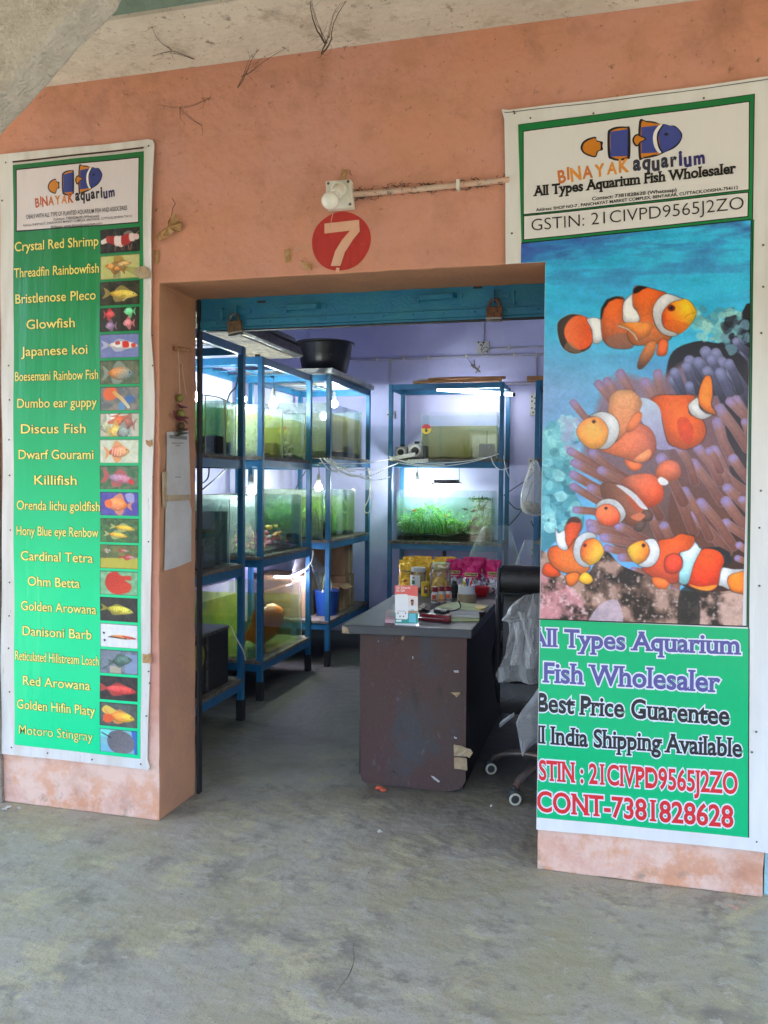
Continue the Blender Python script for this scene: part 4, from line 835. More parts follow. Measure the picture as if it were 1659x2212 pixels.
# cables
CG = 'tangled white cables slung between the racks'
def P(x, y, Y=4.15): return at(x, y, 'y', Y)
cabs = [((700, 992), (835, 1010), .22, 'white cable sagging lowest between the far left rack and the back rack'), ((705, 995), (860, 1000), .14, 'white cable crossing the gap between racks just under the shelf'), ((720, 996), (842, 1030), .16, 'white cable from the far left rack to the back rack left post'), ((690, 1000), (850, 990), .05, 'white cable stretched almost straight between the racks'),
        ((850, 992), (1065, 985), .10, 'white cable draped along the front edge of the back rack shelf'), ((862, 1000), (1078, 980), .13, 'lower white cable draped across the back rack above the planted tank'), ((840, 985), (960, 1003), .07, 'short white cable looped from the power strip'), ((1060, 985), (1100, 1010), .12, 'white cable looping around the right post of the back rack'), ((1088, 985), (1118, 1042), .10, 'white cable hanging right of the back rack post')]
for (a, b, s_, lb) in cabs:
    A = P(*a, 4.05 if a[0] < 760 else 4.16); B = P(*b, 4.16)
    if a[0] < 760: A = at(*a, 'x', -2.14)
    tube(bez(A, B, s_*.5, 16, (random.uniform(-.02, .02), -.03, 0)), .0042, 6).solo('cable', 'cable_white', lb, 'cable', CG)
lo = [P(x, y, 4.10) for x, y in ((795, 1010), (800, 1040), (797, 1075), (786, 1100), (795, 1108), (803, 1090), (802, 1050), (798, 1012))]
tube(cr(lo, 6), .0055, 6).solo('cable', 'cable_white', 'white cable hanging in one long loop at the right post of the far left rack', 'cable', CG)
for k in range(5):
    tube(bez(at(700+random.uniform(-10, 14), 990, 'x', -2.15), at(730+k*13, 1018+random.uniform(-8, 14), 'x', -2.12), random.uniform(.02, .08), 10), .005, 6).solo('cable', 'cable_white', 'white cable fanning out at the near post of the far left rack', 'cable', CG)
BGp = 'loose black cables behind the racks'
for pts, X, lb in ((((512, 812), (510, 835), (497, 850), (490, 870)), -2.30, 'black cable hanging from the rack top to the teal aquarium'), (((428, 852), (470, 858), (497, 870)), -2.30, 'straight black cable across the teal aquarium'), (((452, 1005), (450, 1030), (440, 1042), (428, 1043)), -2.40, 'black cable curling down beside the door jamb'), (((490, 1010), (470, 1030), (428, 1065)), -2.4, 'thin black cable slanting behind the near rack'), (((660, 1018), (650, 1035), (636, 1062)), -2.5, 'black cable slanting over the pebble tank')):
    tube(cr([at(x, y, 'x', X) for x, y in pts], 5), .0045, 6).solo('cable', 'cable_black', lb, 'cable', BGp)
for pts, lb in ((((1088, 1070), (1110, 1055), (1140, 1035), (1152, 1020)), 'black cable rising to the lower socket board'), (((1090, 1070), (1100, 1085), (1118, 1100), (1150, 1095)), 'black cable drooping on the wall between the right racks'), (((1100, 1135), (1125, 1105), (1140, 1070), (1150, 1040)), 'thin dark wire curving up the wall right of the back rack'), (((1147, 1125), (1155, 1145), (1165, 1180)), 'short black wire slanting beside the half hidden rack post')):
    tube(cr([P(x, y, 4.70) for x, y in pts], 5), .005, 6).solo('cable', 'cable_black', lb, 'cable', BGp)
tube(cr([at(677, 1190, 'x', -2.20), at(672, 1215, 'x', -2.2), at(655, 1235, 'x', -2.3), at(632, 1250, 'x', -2.5)], 5), .005, 6).solo('cable', 'cable_white', 'white cable from the clip lamp up the far post of the middle rack', 'cable', CG)
tube(cr([at(498, 1352, 'x', -2.21), at(508, 1375, 'x', -2.2), at(525, 1405, 'x', -2.18), at(530, 1425, 'x', -2.18)], 5), .0045, 6).solo('cable', 'cable_white', 'thin pale cable dangling in front of the giant fish tank', 'cable', CG)
m = MB(); q = zf(825, 705, 4.3); m.lathe(q, [(0, -.02), (.016, -.018), (.018, .02), (.008, .035), (0, .036)], 10); m.tube([q+Vector((0, 0, .03)), q+Vector((0, 0, .12))], .003, 5); m.solo('empty_socket', 'black_plastic', 'small black bulb socket hanging above the gold pouches', 'socket')

# ================================================================== desk and the things on it
DZ = .80
dk = thing('desk', 'worn dark desk with a scuffed brown end panel facing the doorway', 'desk', (-.94, 1.5, 0))
m = MB(); m.prism([(-1.25, .640, DZ-.044), (-.619, .700, DZ-.044), (-.630, 2.40, DZ-.044), (-1.30, 2.36, DZ-.044)], (0, 0, .044)); m.build('top', 'laminate_dark', dk, bevel=.004)
m = MB(); m.prism([(-1.2515, .6385, DZ-.040), (-1.215, .6415, DZ-.042), (-1.222, .6415, DZ-.016), (-1.2515, .6385, DZ-.003)], (0, .002, 0)); m.prism([(-1.2520, .640, DZ-.041), (-1.2525, .67, DZ-.041), (-1.2525, .665, DZ-.006), (-1.2520, .640, DZ-.004)], (.0018, 0, 0)); m.build('chipped_corner', 'edge_raw', dk)
m = MB()
edge = [(-1.172, .756), (-.643, .756), (-.642, .4), (-.640, .06), (-.655, .035), (-.668, .02), (-.69, .012), (-.72, .004), (-.80, .002), (-.9, .006), (-1.0, .003), (-1.08, .006), (-1.14, .008), (-1.158, .02), (-1.166, .06), (-1.170, .4)]
m.prism([(x, .688+.03*(x+1.17), z) for x, z in edge], (0, .02, 0)); m.build('end_panel', 'laminate_brown', dk)
m = MB(); m.prism([(-1.1725, .686, .05), (-1.1725, .686, .756), (-1.1725, .709, .756), (-1.1725, .709, .05)], (.0022, 0, 0)); m.build('edge_strip', 'laminate_dark', dk)
m = MB(); m.box(-1.20, -.66, 2.28, 2.30, 0, .755); m.build('end_panel', 'laminate_dark', dk)
m = MB(); m.box(-1.125, -1.107, .712, 2.278, .18, .755); m.build('back_panel', 'laminate_brown', dk)
m = MB(); m.box(-.672, -.654, .714, 2.278, .015, .754); m.build('knee_shade_panel', 'black_iron', dk)  # black sheet added where the open knee space is only in shade
zd = lambda x, y, o=0: at(734.5+.2734*x, 1242.1+.2734*y, 'y', .6965-o)
def flat(px, name, mt, par=None, o=.003, z=None):
    m = MB(); m.face([zd(x, y, o+(.006 if i % 3 == 1 else 0)) for i, (x, y) in enumerate(px)]); return m
m = flat([(897, 1340), (955, 1348), (1010, 1372), (1030, 1375), (1050, 1405), (1020, 1445), (1005, 1435), (950, 1432), (900, 1430)], '', '', o=.006); m.build('tape_patch', 'tape_brown', dk)
m = flat([(900, 1443), (935, 1440), (1002, 1450), (1006, 1545), (955, 1535), (903, 1530)], '', '', o=.005); m.build('tape_patch', 'tape_brown', dk)
m = flat([(872, 928), (952, 926), (952, 940), (920, 968), (905, 950), (890, 938)], '', '', o=.004); m.build('tape_patch', 'tape_brown', dk)
m = flat([(490, 475), (515, 470), (505, 500), (498, 520), (480, 505)], '', '', o=.004); m.build('tape_patch', 'tape_brown', dk)
for px in (((895, 755), (935, 752), (940, 772), (905, 770)), ((570, 640), (578, 642), (580, 662), (574, 664)), ((715, 1585), (740, 1590), (790, 1630), (780, 1640), (740, 1612)), ((405, 1550), (425, 1548), (460, 1585), (445, 1588)), ((292, 520), (305, 520), (304, 534), (293, 533)), ((900, 1275), (925, 1285), (920, 1295), (902, 1290))):
    m = flat(px, '', '', o=.0035); m.build('scuff', 'laminate_dark' if px[0][0] in (405,) else 'paper_grey', dk)

za = lambda x, y, Y: at(831.6+.1693*x, 1177.3+.1693*y, 'y', Y)
def zt(x, y, z=DZ): return at(831.6+.1693*x, 1177.3+.1693*y, 'z', z)

# ------------------------------------------------------------------ text
_tc = {}
def text_mesh(s, off=0.0, spacing=1.0):
    k = (s, off, spacing)
    if k in _tc: return _tc[k]
    cu = bpy.data.curves.new('t', 'FONT'); cu.body = s; cu.size = 1; cu.offset = off; cu.resolution_u = 4; cu.fill_mode = 'FRONT'; cu.space_character = spacing
    o = bpy.data.objects.new('t', cu); COL.objects.link(o); bpy.context.view_layer.update()
    dg = bpy.context.evaluated_depsgraph_get(); me = bpy.data.meshes.new_from_object(o.evaluated_get(dg))
    v = np.array([tuple(q.co) for q in me.vertices]).reshape(-1, 3)[:, :2]; f = [list(p.vertices) for p in me.polygons]
    cnt = {}
    for p in me.polygons:
        vv = list(p.vertices)
        for a, b in zip(vv, vv[1:]+vv[:1]): e = (min(a, b), max(a, b)); cnt[e] = cnt.get(e, 0)+1
    bd = [e for e, c in cnt.items() if c == 1]
    bpy.data.objects.remove(o); bpy.data.curves.remove(cu); bpy.data.meshes.remove(me)
    _tc[k] = (v, f, bd); return _tc[k]
def text_flat(s, off=0.0, serif=0, spacing=1.0):
    """flat polygons of a line of text, in em units; serif > 0 puts slab feet on the stem ends"""
    v, f, bd = text_mesh(s, off, spacing); polys = [[tuple(v[i]) for i in q] for q in f]
    if serif:
        v0, f0, bd0 = text_mesh(s, serif_base, spacing)
        for a, b in bd0:
            (xa, ya), (xb, yb) = v0[a], v0[b]; L = abs(xa-xb)
            if abs(ya-yb) < .004 and .06 < L < .21:
                lev = [q for q in (0, .0, SER_X, SER_C, SER_A, SER_D) if abs(ya-q) < .035]
                if lev or True:
                    th = .048+max(0, off-serif_base); ex = .062+max(0, off-serif_base); x0, x1 = min(xa, xb)-ex, max(xa, xb)+ex
                    if ya > .2: y0, y1 = ya-.048-max(0, off-serif_base), ya+max(0, off-serif_base)
                    else: y0, y1 = ya-max(0, off-serif_base), ya+.048+max(0, off-serif_base)
                    polys.append([(x0, y0), (x1, y0), (x1, y1), (x0, y1)])
    return polys
serif_base = .012; SER_X, SER_C, SER_A, SER_D = .53, .73, .76, -.2
def put_text(m, s, O, U, V, col, off=0.0, serif=0, mi=0, n=Vector((0, -1, 0)), lift=0.0, fit=None, spacing=1.0, bold=0, width=None):
    """O: world point of the lower left; U, V: unit axes; fit=(width, capheight) in metres"""
    v, f, bd = text_mesh(s, serif_base if serif else 0, spacing); x0, x1 = v[:, 0].min(), v[:, 0].max()
    sx = fit[0]/(x1-x0); sy = fit[1]/.73; P_ = text_flat(s, off, serif, spacing)
    for i, q in enumerate(P_): m.face([O+U*((x-x0)*sx)+V*(y*sy)+n*(lift+.000014*((i*7) % 43)) for x, y in q], mi, False, col)

# ------------------------------------------------------------------ standee
Ys = .722
sd_ = thing('payment_standee', 'orange and teal payment card in an acrylic stand at the front edge of the desk', 'card stand', za(275, 1025, Ys))
def zsd(x, y, o=0): return za(x, y, Ys)+Vector((0, -.003-o, 0))
m = MB(); m.prism([za(x, y, Ys) for x, y in ((127, 513), (424, 513), (422, 1030), (127, 1026))], (0, .004, 0)); p0 = za(127, 1028, Ys); p1 = za(424, 1030, Ys); m.box(p0.x, p1.x+.004, Ys-.001, Ys+.065, DZ+.0005, DZ+.003); m.build('acrylic_stand', 'acrylic', sd_)
m = MB(); W_ = lin(238, 238, 238)
def pp(px, c, k): m.face([zsd(x, y, k*.0004) for x, y in px], 0, False, c)
pp([(129, 515), (129, 1024), (421, 1028), (421, 515)], W_, 0)
pp([(129, 515), (129, 632), (300, 640), (421, 656), (421, 515)], lin(238, 112, 100), 1)
pp([(300, 640), (300, 880), (421, 880), (421, 656)], lin(247, 228, 220), 1)
pp([(129, 860), (129, 998), (421, 1002), (421, 866)], lin(60, 160, 150), 1)
pp([(300, 866), (300, 880), (421, 880), (421, 866)], lin(60, 160, 150), 2)
pp([(140, 640), (152, 626), (280, 626), (297, 642), (297, 930), (284, 946), (152, 944), (140, 930)], lin(246, 246, 246), 3)
pp([(142, 958), (150, 952), (210, 952), (216, 966), (208, 978), (150, 978)], lin(235, 240, 240), 3)
el = lambda cx, cy, rx, ry, n=16: [(cx+rx*math.cos(-2*math.pi*k/n), cy+ry*math.sin(-2*math.pi*k/n)) for k in range(n)]
pp([(302, 780), (322, 764), (382, 764), (408, 782), (416, 850), (300, 846)], lin(236, 238, 240), 3)
pp([(300, 836), (300, 862), (405, 872), (418, 850), (416, 838)], lin(190, 140, 115), 4)
pp([(316, 872), (305, 985), (400, 990), (392, 874)], lin(110, 205, 225), 4)
pp([(338, 748), (338, 772), (364, 772), (364, 748)], lin(150, 110, 90), 4); pp(el(351, 728, 19, 28), lin(150, 112, 92), 5); pp([(330, 724), (334, 700), (350, 690), (368, 700), (372, 726), (364, 712), (340, 712)], lin(30, 28, 28), 6); pp([(336, 740), (338, 756), (351, 760), (364, 756), (366, 740), (351, 748)], lin(50, 42, 40), 6)
pp([(330, 824), (330, 832), (376, 832), (376, 824)], lin(80, 170, 110), 5)
for x, y in ((170, 868), (265, 868), (195, 908), (240, 910)): pp(el(x, y, 9, 10), lin(120, 125, 130), 4)
pp([(160, 838), (160, 844), (268, 846), (268, 840)], lin(170, 170, 175), 4)
for s_, x0, x1, y in (('Ek Dharti', 150, 322, 556), ('Ek QR', 150, 258, 592)):
    a, b = zsd(x0, y), zsd(x1, y); put_text(m, s_, a, (b-a).normalized(), Vector((0, 0, 1)), lin(245, 235, 225), off=.025, lift=.001, fit=((b-a).length, (zsd(x0, y-27)-a).length))
m.build('printed_card', 'print_matt', sd_)

# ------------------------------------------------------------------ food pouches
def pouch(label, x0, x1, y0, Y, kind, rot=0, txt=True):
    a, b = za(x0, y0, Y), za(x1, y0, Y); wd = (b-a).length; h = a.z-DZ; cx = (a.x+b.x)/2
    t = thing('foil_pouch', label, 'pouch', (cx, Y, DZ), 'foil food pouches standing on the desk')
    M_ = Matrix.Translation((cx, Y, DZ)) @ Matrix.Rotation(rot, 4, 'Z'); sd2 = random.uniform(0, 50)
    def shp(u, v, s):
        d = .036*(1-v)**.8*max(0, math.sin(math.pi*min(1, max(0, u))))**.6+.002; wv = wd*(1-.05*math.sin(math.pi*v))
        k = noise.noise_vector(Vector((u*5+sd2, v*9, s)))*.006+noise.noise_vector(Vector((u*13+sd2, v*17, s)))*.003; fade = min(1, v*6)
        return M_ @ (Vector(((u-.5)*wv, s*d, h*v+.001))+k*fade)
    f1 = 'gold_foil' if kind == 'gold' else 'pink_foil'; cut = .0 if kind == 'gold' else .42
    m = MB(); nu, nv = 14, 26
    for s in (-1, 1):
        vs = [shp(i/nu, j/nv, s) for i in range(nu+1) for j in range(nv+1)]
        for i in range(nu):
            for j in range(nv):
                q = [i*(nv+1)+j, (i+1)*(nv+1)+j, (i+1)*(nv+1)+j+1, i*(nv+1)+j+1]; edge = cut+.06*math.sin(i*1.3+sd2)
                m.face([vs[k] for k in (q if s < 0 else q[::-1])], 1 if (j/nv < edge) else 0, True)
    m.build('pouch', [f1, 'silver_foil'], t)
    def fp(u, z, o): return M_ @ Vector(((u-.5)*wd, -.036*(1-z)**.8*max(.0, math.sin(math.pi*u))**.6-.010-o, h*z))
    m = MB(); bz0, bz1 = (.56, .65) if kind == 'gold' else (.545, .645)
    c = lin(228, 200, 130) if kind != 'gold' else lin(214, 176, 70)
    for i in range(8): u0, u1 = .16+.68*i/8, .16+.68*(i+1)/8; m.face([fp(u0, bz0, 0), fp(u1, bz0, 0), fp(u1, bz1, 0), fp(u0, bz1, 0)], 0, False, c)
    if txt:
        v_, f_, _ = text_mesh('OPTIMUM', .02); X0, X1 = v_[:, 0].min(), v_[:, 0].max()
        for q in f_: m.face([fp(.20+.60*(v_[i][0]-X0)/(X1-X0), bz0+(bz1-bz0)*(.18+.64*v_[i][1]/.73), .0012) for i in q], 0, False, lin(45, 30, 15))
        for i in range(6): m.face([fp(.2+.1*i, bz0-.07, .0), fp(.27+.1*i, bz0-.07, .0), fp(.27+.1*i, bz0-.045, .0), fp(.2+.1*i, bz0-.045, .0)], 0, False, lin(150, 110, 50) if kind == 'gold' else lin(220, 190, 150))
    if kind == 'gold':
        m.face([fp(.5+.12*math.cos(a_), .26+.05*math.sin(a_), .001) for a_ in [2*math.pi*k/14 for k in range(14)]], 0, False, lin(190, 70, 40))
    m.build('label', 'print_matt', t)
    m = MB(); n_ = 10
    for i in range(n_): u0, u1 = i/n_, (i+1)/n_; m.face([M_ @ Vector(((u0-.5)*wd, -.004, h*.955)), M_ @ Vector(((u1-.5)*wd, -.004, h*.955)), M_ @ Vector(((u1-.5)*wd, -.003, h*1.0)), M_ @ Vector(((u0-.5)*wd, -.003, h*1.0))])
    m.build('top_seal', f1, t)
pouch('gold foil pouch leftmost on the desk, beside the blue rack post', 178, 378, 187, 2.17, 'gold', -.04)
pouch('gold foil pouch behind the white lidded jar', 378, 586, 180, 2.15, 'gold', .05)
pouch('gold foil pouch behind the big ribbed jar', 596, 792, 180, 2.19, 'gold', 0)
pouch('gold foil pouch in the back row showing only its top at left', 232, 420, 147, 2.30, 'gold', .02, False)
pouch('gold foil pouch in the back row, the tallest in the middle', 380, 600, 140, 2.285, 'gold', -.03, False)
pouch('gold foil pouch in the back row beside the first magenta pouch', 640, 905, 148, 2.31, 'gold', .03, False)
pouch('magenta foil pouch leftmost of the magenta ones, right of the ribbed jar', 787, 1000, 178, 2.15, 'pink', .03)
pouch('magenta foil pouch in the middle behind the tape rolls', 988, 1235, 205, 2.06, 'pink', -.03)
pouch('magenta foil pouch in the back row with only its top showing', 1000, 1302, 152, 2.25, 'pink', .02, False)
pouch('magenta foil pouch standing alone at the right end of the desk', 1290, 1478, 187, 2.10, 'pink', -.06)

def lathe_thing(name, label, cat, px, Y, parts, group=None):
    """parts: (name, material, [(radius, z)...], optional ridge function)"""
    c = za(px, 600, Y); c.z = DZ+.0006; t = thing(name, label, cat, c, group)
    for p_ in parts: m = MB(); m.lathe(c, p_[2], 28, rfun=p_[3] if len(p_) > 3 else None); m.build(p_[0], p_[1], t)
    return t, c
j, c = lathe_thing('jar', 'clear jar with a pale lid and white label in front of the gold pouches', 'jar', 425, 2.0, [('jar', 'clear_plastic', [(0, 0), (.047, 0), (.050, .01), (.050, .115), (.044, .130), (.044, .135)]), ('lid', 'paper_white', [(.0455, .128), (.0455, .152), (.043, .155), (0, .155)]), ('contents', 'sand_pale', [(0, .003), (.044, .003), (.046, .02), (.044, .032), (0, .036)])])
m = MB()
def cyl_patch(m, c, r, a0, a1, z0, z1, col, n=10, o=0): 
    for i in range(n): A0 = a0+(a1-a0)*i/n; A1 = a0+(a1-a0)*(i+1)/n; m.face([(c.x+(r+o)*math.cos(A0), c.y+(r+o)*math.sin(A0), c.z+z0), (c.x+(r+o)*math.cos(A1), c.y+(r+o)*math.sin(A1), c.z+z0), (c.x+(r+o)*math.cos(A1), c.y+(r+o)*math.sin(A1), c.z+z1), (c.x+(r+o)*math.cos(A0), c.y+(r+o)*math.sin(A0), c.z+z1)], 0, False, col)
cyl_patch(m, c, .0512, -2.9, -1.15, .03, .108, lin(226, 232, 222)); cyl_patch(m, c, .0512, -2.3, -1.8, .05, .075, lin(70, 110, 70), 6, .0008); cyl_patch(m, c, .0512, -2.2, -1.9, .085, .098, lin(150, 90, 60), 6, .0008); cyl_patch(m, c, .0512, -2.6, -1.3, .005, .028, lin(190, 60, 40), 8, .0004)
m.build('label', 'print_matt', j)
j, c = lathe_thing('jar', 'big clear ribbed jar between the gold and magenta pouches', 'jar', 705, 1.93, [('jar', 'clear_plastic', [(0, 0), (.062, 0)]+[(.066+(.0035 if k % 2 else 0), .01+k*.011) for k in range(13)]+[(.060, .16), (.056, .166)]), ('lid', 'clear_plastic', [(.058, .160), (.060, .165), (.060, .192), (.057, .196), (0, .196)], lambda a, z: 1+.02*math.cos(40*a)), ('contents', 'gold_foil', [(0, .004), (.054, .004), (.056, .03), (.05, .075), (.03, .10), (0, .105)], lambda a, z: 1+.12*math.sin(5*a+z*60))])
j, c = lathe_thing('bottle', 'small bright yellow tub with a yellow cap beside the payment card', 'bottle', 513, 1.786, [('body', 'yellow_plastic', [(0, 0), (.0225, 0), (.0235, .003), (.0235, .068)]), ('cap', 'yellow_plastic', [(.0245, .0685), (.0255, .07), (.0255, .088), (.0235, .090), (0, .090)])])
m = MB(); cyl_patch(m, c, .0239, -1.7, -.7, .02, .066, lin(190, 50, 40), 8); cyl_patch(m, c, .0239, -1.6, -.9, .02, .040, lin(70, 60, 60), 8, .0005); cyl_patch(m, c, .0239, -1.4, -.8, .045, .058, lin(230, 220, 190), 8, .0005); m.build('label', 'print_matt', j)
BTG = 'small red capped bottles on the desk'
for px, Y, lb, c1, c2 in ((637, 1.52, 'left red capped bottle of the row with a brown picture label', lin(190, 60, 40), lin(120, 110, 95)), (725, 1.56, 'middle red capped bottle of the row with an orange label', lin(235, 160, 50), lin(215, 120, 60)), (810, 1.58, 'right red capped bottle of the row with a red and grey label', lin(205, 80, 50), lin(110, 120, 120))):
    j, c = lathe_thing('bottle', lb, 'bottle', px, Y, [('body', 'paper_white', [(0, 0), (.0185, 0), (.0205, .004), (.0205, .055), (.0150, .064), (.0140, .068)]), ('cap', 'maroon_plastic', [(.0160, .066), (.0168, .068), (.0168, .081), (.0150, .083), (.0165, .085), (.0165, .094), (0, .095)])], BTG)
    m = MB(); cyl_patch(m, c, .0208, -2.9, -.2, .006, .052, lin(205, 180, 160), 12); cyl_patch(m, c, .0208, -2.2, -1.0, .024, .048, c1, 8, .0005); cyl_patch(m, c, .0208, -2.5, -.6, .010, .022, c2, 8, .0005); m.build('label', 'print_matt', j)
lathe_thing('bottle', 'dark bottle tucked behind the row of red capped bottles', 'bottle', 885, 1.80, [('body', 'black_plastic', [(0, 0), (.026, 0), (.026, .07), (.014, .085), (.014, .10), (0, .10)])])
j, c = lathe_thing('tape_roll', 'brown tape roll lying flat under the white one', 'tape roll', 1042, 1.63, [('roll', 'tape_brown', [(.036, .0), (.055, 0), (.055, .048), (.036, .048), (.036, .0)])], 'tape rolls stacked on the desk')
lathe_thing('tape_roll', 'white tape roll stacked on the brown one, holding pens', 'tape roll', 1040, 1.63, [('roll', 'tape_white', [(.034, .0490), (.0485, .0490), (.0485, .098), (.034, .098), (.034, .0490)])], 'tape rolls stacked on the desk')
for px, top, Y, mt, lb in ((1008, 460, 1.645, 'yellow_plastic', 'yellow highlighter standing in the white tape roll'), (1064, 428, 1.63, 'blue_bucket', 'blue pen standing in the white tape roll'), (1108, 452, 1.64, 'red_plastic', 'red pen leaning in the white tape roll')):
    a = za(px, top, Y); b = za(1035+(px-1045)*.4, 600, Y); b.z = DZ+.052
    t = thing('pen', lb, 'pen', b, 'pens in the tape roll'); m = MB(); m.tube([b, a], .0075 if 'yellow' in mt else .005, 8); m.build('barrel', mt, t)
    m = MB(); m.tube([a-(a-b)*.25, a+(a-b)*.01], .0085 if 'yellow' in mt else .006, 8); m.build('cap', mt, t)
j, c = lathe_thing('bowl', 'red plastic bowl behind the tape rolls', 'bowl', 1235, 1.92, [('bowl', 'red_plastic', [(0, 0), (.030, 0), (.045, .03), (.049, .052), (.052, .053), (.052, .058), (.046, .056), (.04, .03), (0, .006)])])
def slab(pts, z0, z1, mt, name, label, cat, group=None, bev=0):
    m = MB(); m.prism([Vector((p.x, p.y, z0)) for p in pts], (0, 0, z1-z0)); return m.solo(name, mt, label, cat, group, bevel=bev)
slab([zt(x, y) for x, y in ((830, 975), (1200, 975), (1215, 925), (1215, 905), (840, 905))], DZ+.0008, DZ+.012, 'paper_green', 'notepad', 'cream notepad nearest the right front edge of the desk', 'notepad')
slab([zt(x, y, DZ+.02) for x, y in ((700, 905), (1195, 908), (1200, 862), (640, 840), (640, 862))], DZ+.013, DZ+.024, 'paper_white', 'notebook', 'white notebook lying under the green folder', 'notebook')
slab([zt(x, y, DZ+.028) for x, y in ((635, 808), (1255, 850), (1335, 775), (960, 732), (795, 735))], DZ+.0246, DZ+.0275, 'paper_white', 'paper_stack', 'white papers inside the green folder on the desk', 'papers')
slab([zt(x, y, DZ+.03) for x, y in ((645, 803), (1245, 838), (1325, 773), (960, 730), (800, 733))], DZ+.028, DZ+.031, 'paper_green', 'folder', 'pale green folder lying open by the tape rolls', 'folder')
m = MB(); p_ = [zt(x, y, DZ+.032) for x, y in el(1218, 800, 72, 26, 16)][::-1]; m.prism(p_, (0, 0, .005)); m.solo('yellow_packet', 'yellow_plastic', 'small yellow packet lying on the green folder', 'packet', bevel=.001)
t = thing('remote_control', 'small black remote with a cord on the papers', 'remote', zt(725, 880)); a, b = zt(650, 880, DZ+.02), zt(800, 872, DZ+.03)
m = MB(); m.obox((a+b)/2+Vector((0, 0, .012)), ((b-a).length, .05, .02), rz=math.atan2((b-a).y, (b-a).x)); m.build('body', 'black_plastic', t, bevel=.006)
m = MB()
for k in range(3): m.ell(a.lerp(b, .55+.15*k)+Vector((0, -.024, .016)), .004, 8, 5)
m.build('button', 'paper_white', t)
m = MB(); m.tube(cr([b+Vector((0, 0, .01)), b+Vector((.03, .03, .012)), b+Vector((.05, .10, .02)), b+Vector((.035, .12, .05))], 5), .0035, 6); m.build('cord', 'cable_black', t)
a, b = zt(430, 955), zt(832, 985); t = thing('stapler', 'long dark red stapler lying at the front of the desk', 'stapler', (a+b)/2); dv = (b-a); az = math.atan2(dv.y, dv.x)
m = MB(); m.obox(a.lerp(b, .5)+Vector((0, .012, .006)), (dv.length, .028, .010), rz=az); m.build('base', 'maroon_plastic', t, bevel=.002)
m = MB(); m.obox(a.lerp(b, .42)+Vector((0, .012, .024)), (dv.length*.80, .024, .018), rz=az, ry=.03); m.obox(a.lerp(b, .9)+Vector((0, .012, .020)), (dv.length*.20, .034, .028), rz=az); m.build('arm', 'maroon_plastic', t, bevel=.004)
m = MB(); m.obox(a.lerp(b, .45)+Vector((0, .012, .0135)), (dv.length*.7, .018, .004), rz=az); m.build('magazine', 'steel', t)
slab([zt(x, y, DZ+.012) for x, y in ((0, 968), (130, 974), (150, 915), (130, 872), (70, 830), (20, 870))], DZ+.0008, DZ+.020, 'paper_pink', 'booklet', 'pink booklet stack left of the payment card', 'booklet', bev=.002)
slab([zt(x, y, DZ+.024) for x, y in ((20, 895), (128, 900), (135, 850), (85, 820))], DZ+.0205, DZ+.024, 'paper_white', 'paper', 'white paper on top of the pink booklet', 'paper')
crumple('crumpled brown cloth behind the payment card', 'cloth', 'cloth', lambda u, v: zt(430+145*u, 865-80*v)+Vector((0, 0, .006+.026*math.sin(math.pi*u)*math.sin(math.pi*(.15+.8*v)))), 14, 12, .007, 'eggshell', 21)
m = MB(); m.tube(cr([zt(430, 790, DZ+.04), zt(485, 815, DZ+.05), zt(540, 845, DZ+.035)], 4), .003, 5); m.tube(cr([zt(440, 840, DZ+.035), zt(490, 815, DZ+.05), zt(530, 785, DZ+.04)], 4), .003, 5); m.solo('spectacles', 'black_iron', 'folded black wire spectacles on the brown cloth', 'spectacles')

# ------------------------------------------------------------------ office chair
cx, cy = -.235, .97
oc = thing('office_chair', 'black high-back office chair on castors behind the desk', 'chair', (cx, cy, 0))
m = MB(); m.surf(lambda u, v: Vector((-.512+.535*u, .985-.055*math.sin(math.pi*min(1, max(0, v)))**.5-.01*math.sin(math.pi*u)**.4, .948+.140*v)), 16, 12); m.box(-.508, .02, .986, 1.06, .95, 1.085); m.build('headrest', 'black_leather', oc, bevel=.01)
m = MB(); m.surf(lambda u, v: Vector((-.500+.515*u, .995-.035*math.sin(math.pi*min(1, max(0, v)))**.4, .50+.435*v)), 12, 12); m.box(-.50, .015, .997, 1.06, .50, .938); m.build('backrest', 'black_leather', oc, bevel=.012)
m = MB()
for x in (-.525, .035): m.tube(cr([(x, 1.01, 1.07), (x-.004, .985, .93), (x-.004, .985, .7), (x, 1.0, .42), (x+.02, 1.08, .36)], 5), .014, 8)
m.tube([(-.52, .985, .943), (.03, .985, .943)], .008, 8); m.build('back_frame', 'black_plastic', oc)
m = MB(); m.surf(lambda u, v: Vector((-.505+.53*u, .93-.02*math.sin(math.pi*v), .345+.155*v)), 8, 8); m.box(-.505, .025, .932, 1.46, .345, .50); m.build('seat', 'black_leather', oc, bevel=.02)
for s_ in (-1, 1):
    m = MB(); m.tube(cr([(cx+s_*.28, 1.05, .40), (cx+s_*.315, 1.06, .58), (cx+s_*.315, 1.15, .66), (cx+s_*.315, 1.36, .66), (cx+s_*.29, 1.40, .42)], 5), .018, 8); m.build('armrest', 'black_plastic', oc)
m = MB(); m.tube([(cx, cy, .11), (cx, cy, .345)], .028, 12); m.tube([(cx, cy, .07), (cx, cy, .15)], .045, 14); m.build('column', 'black_plastic', oc)
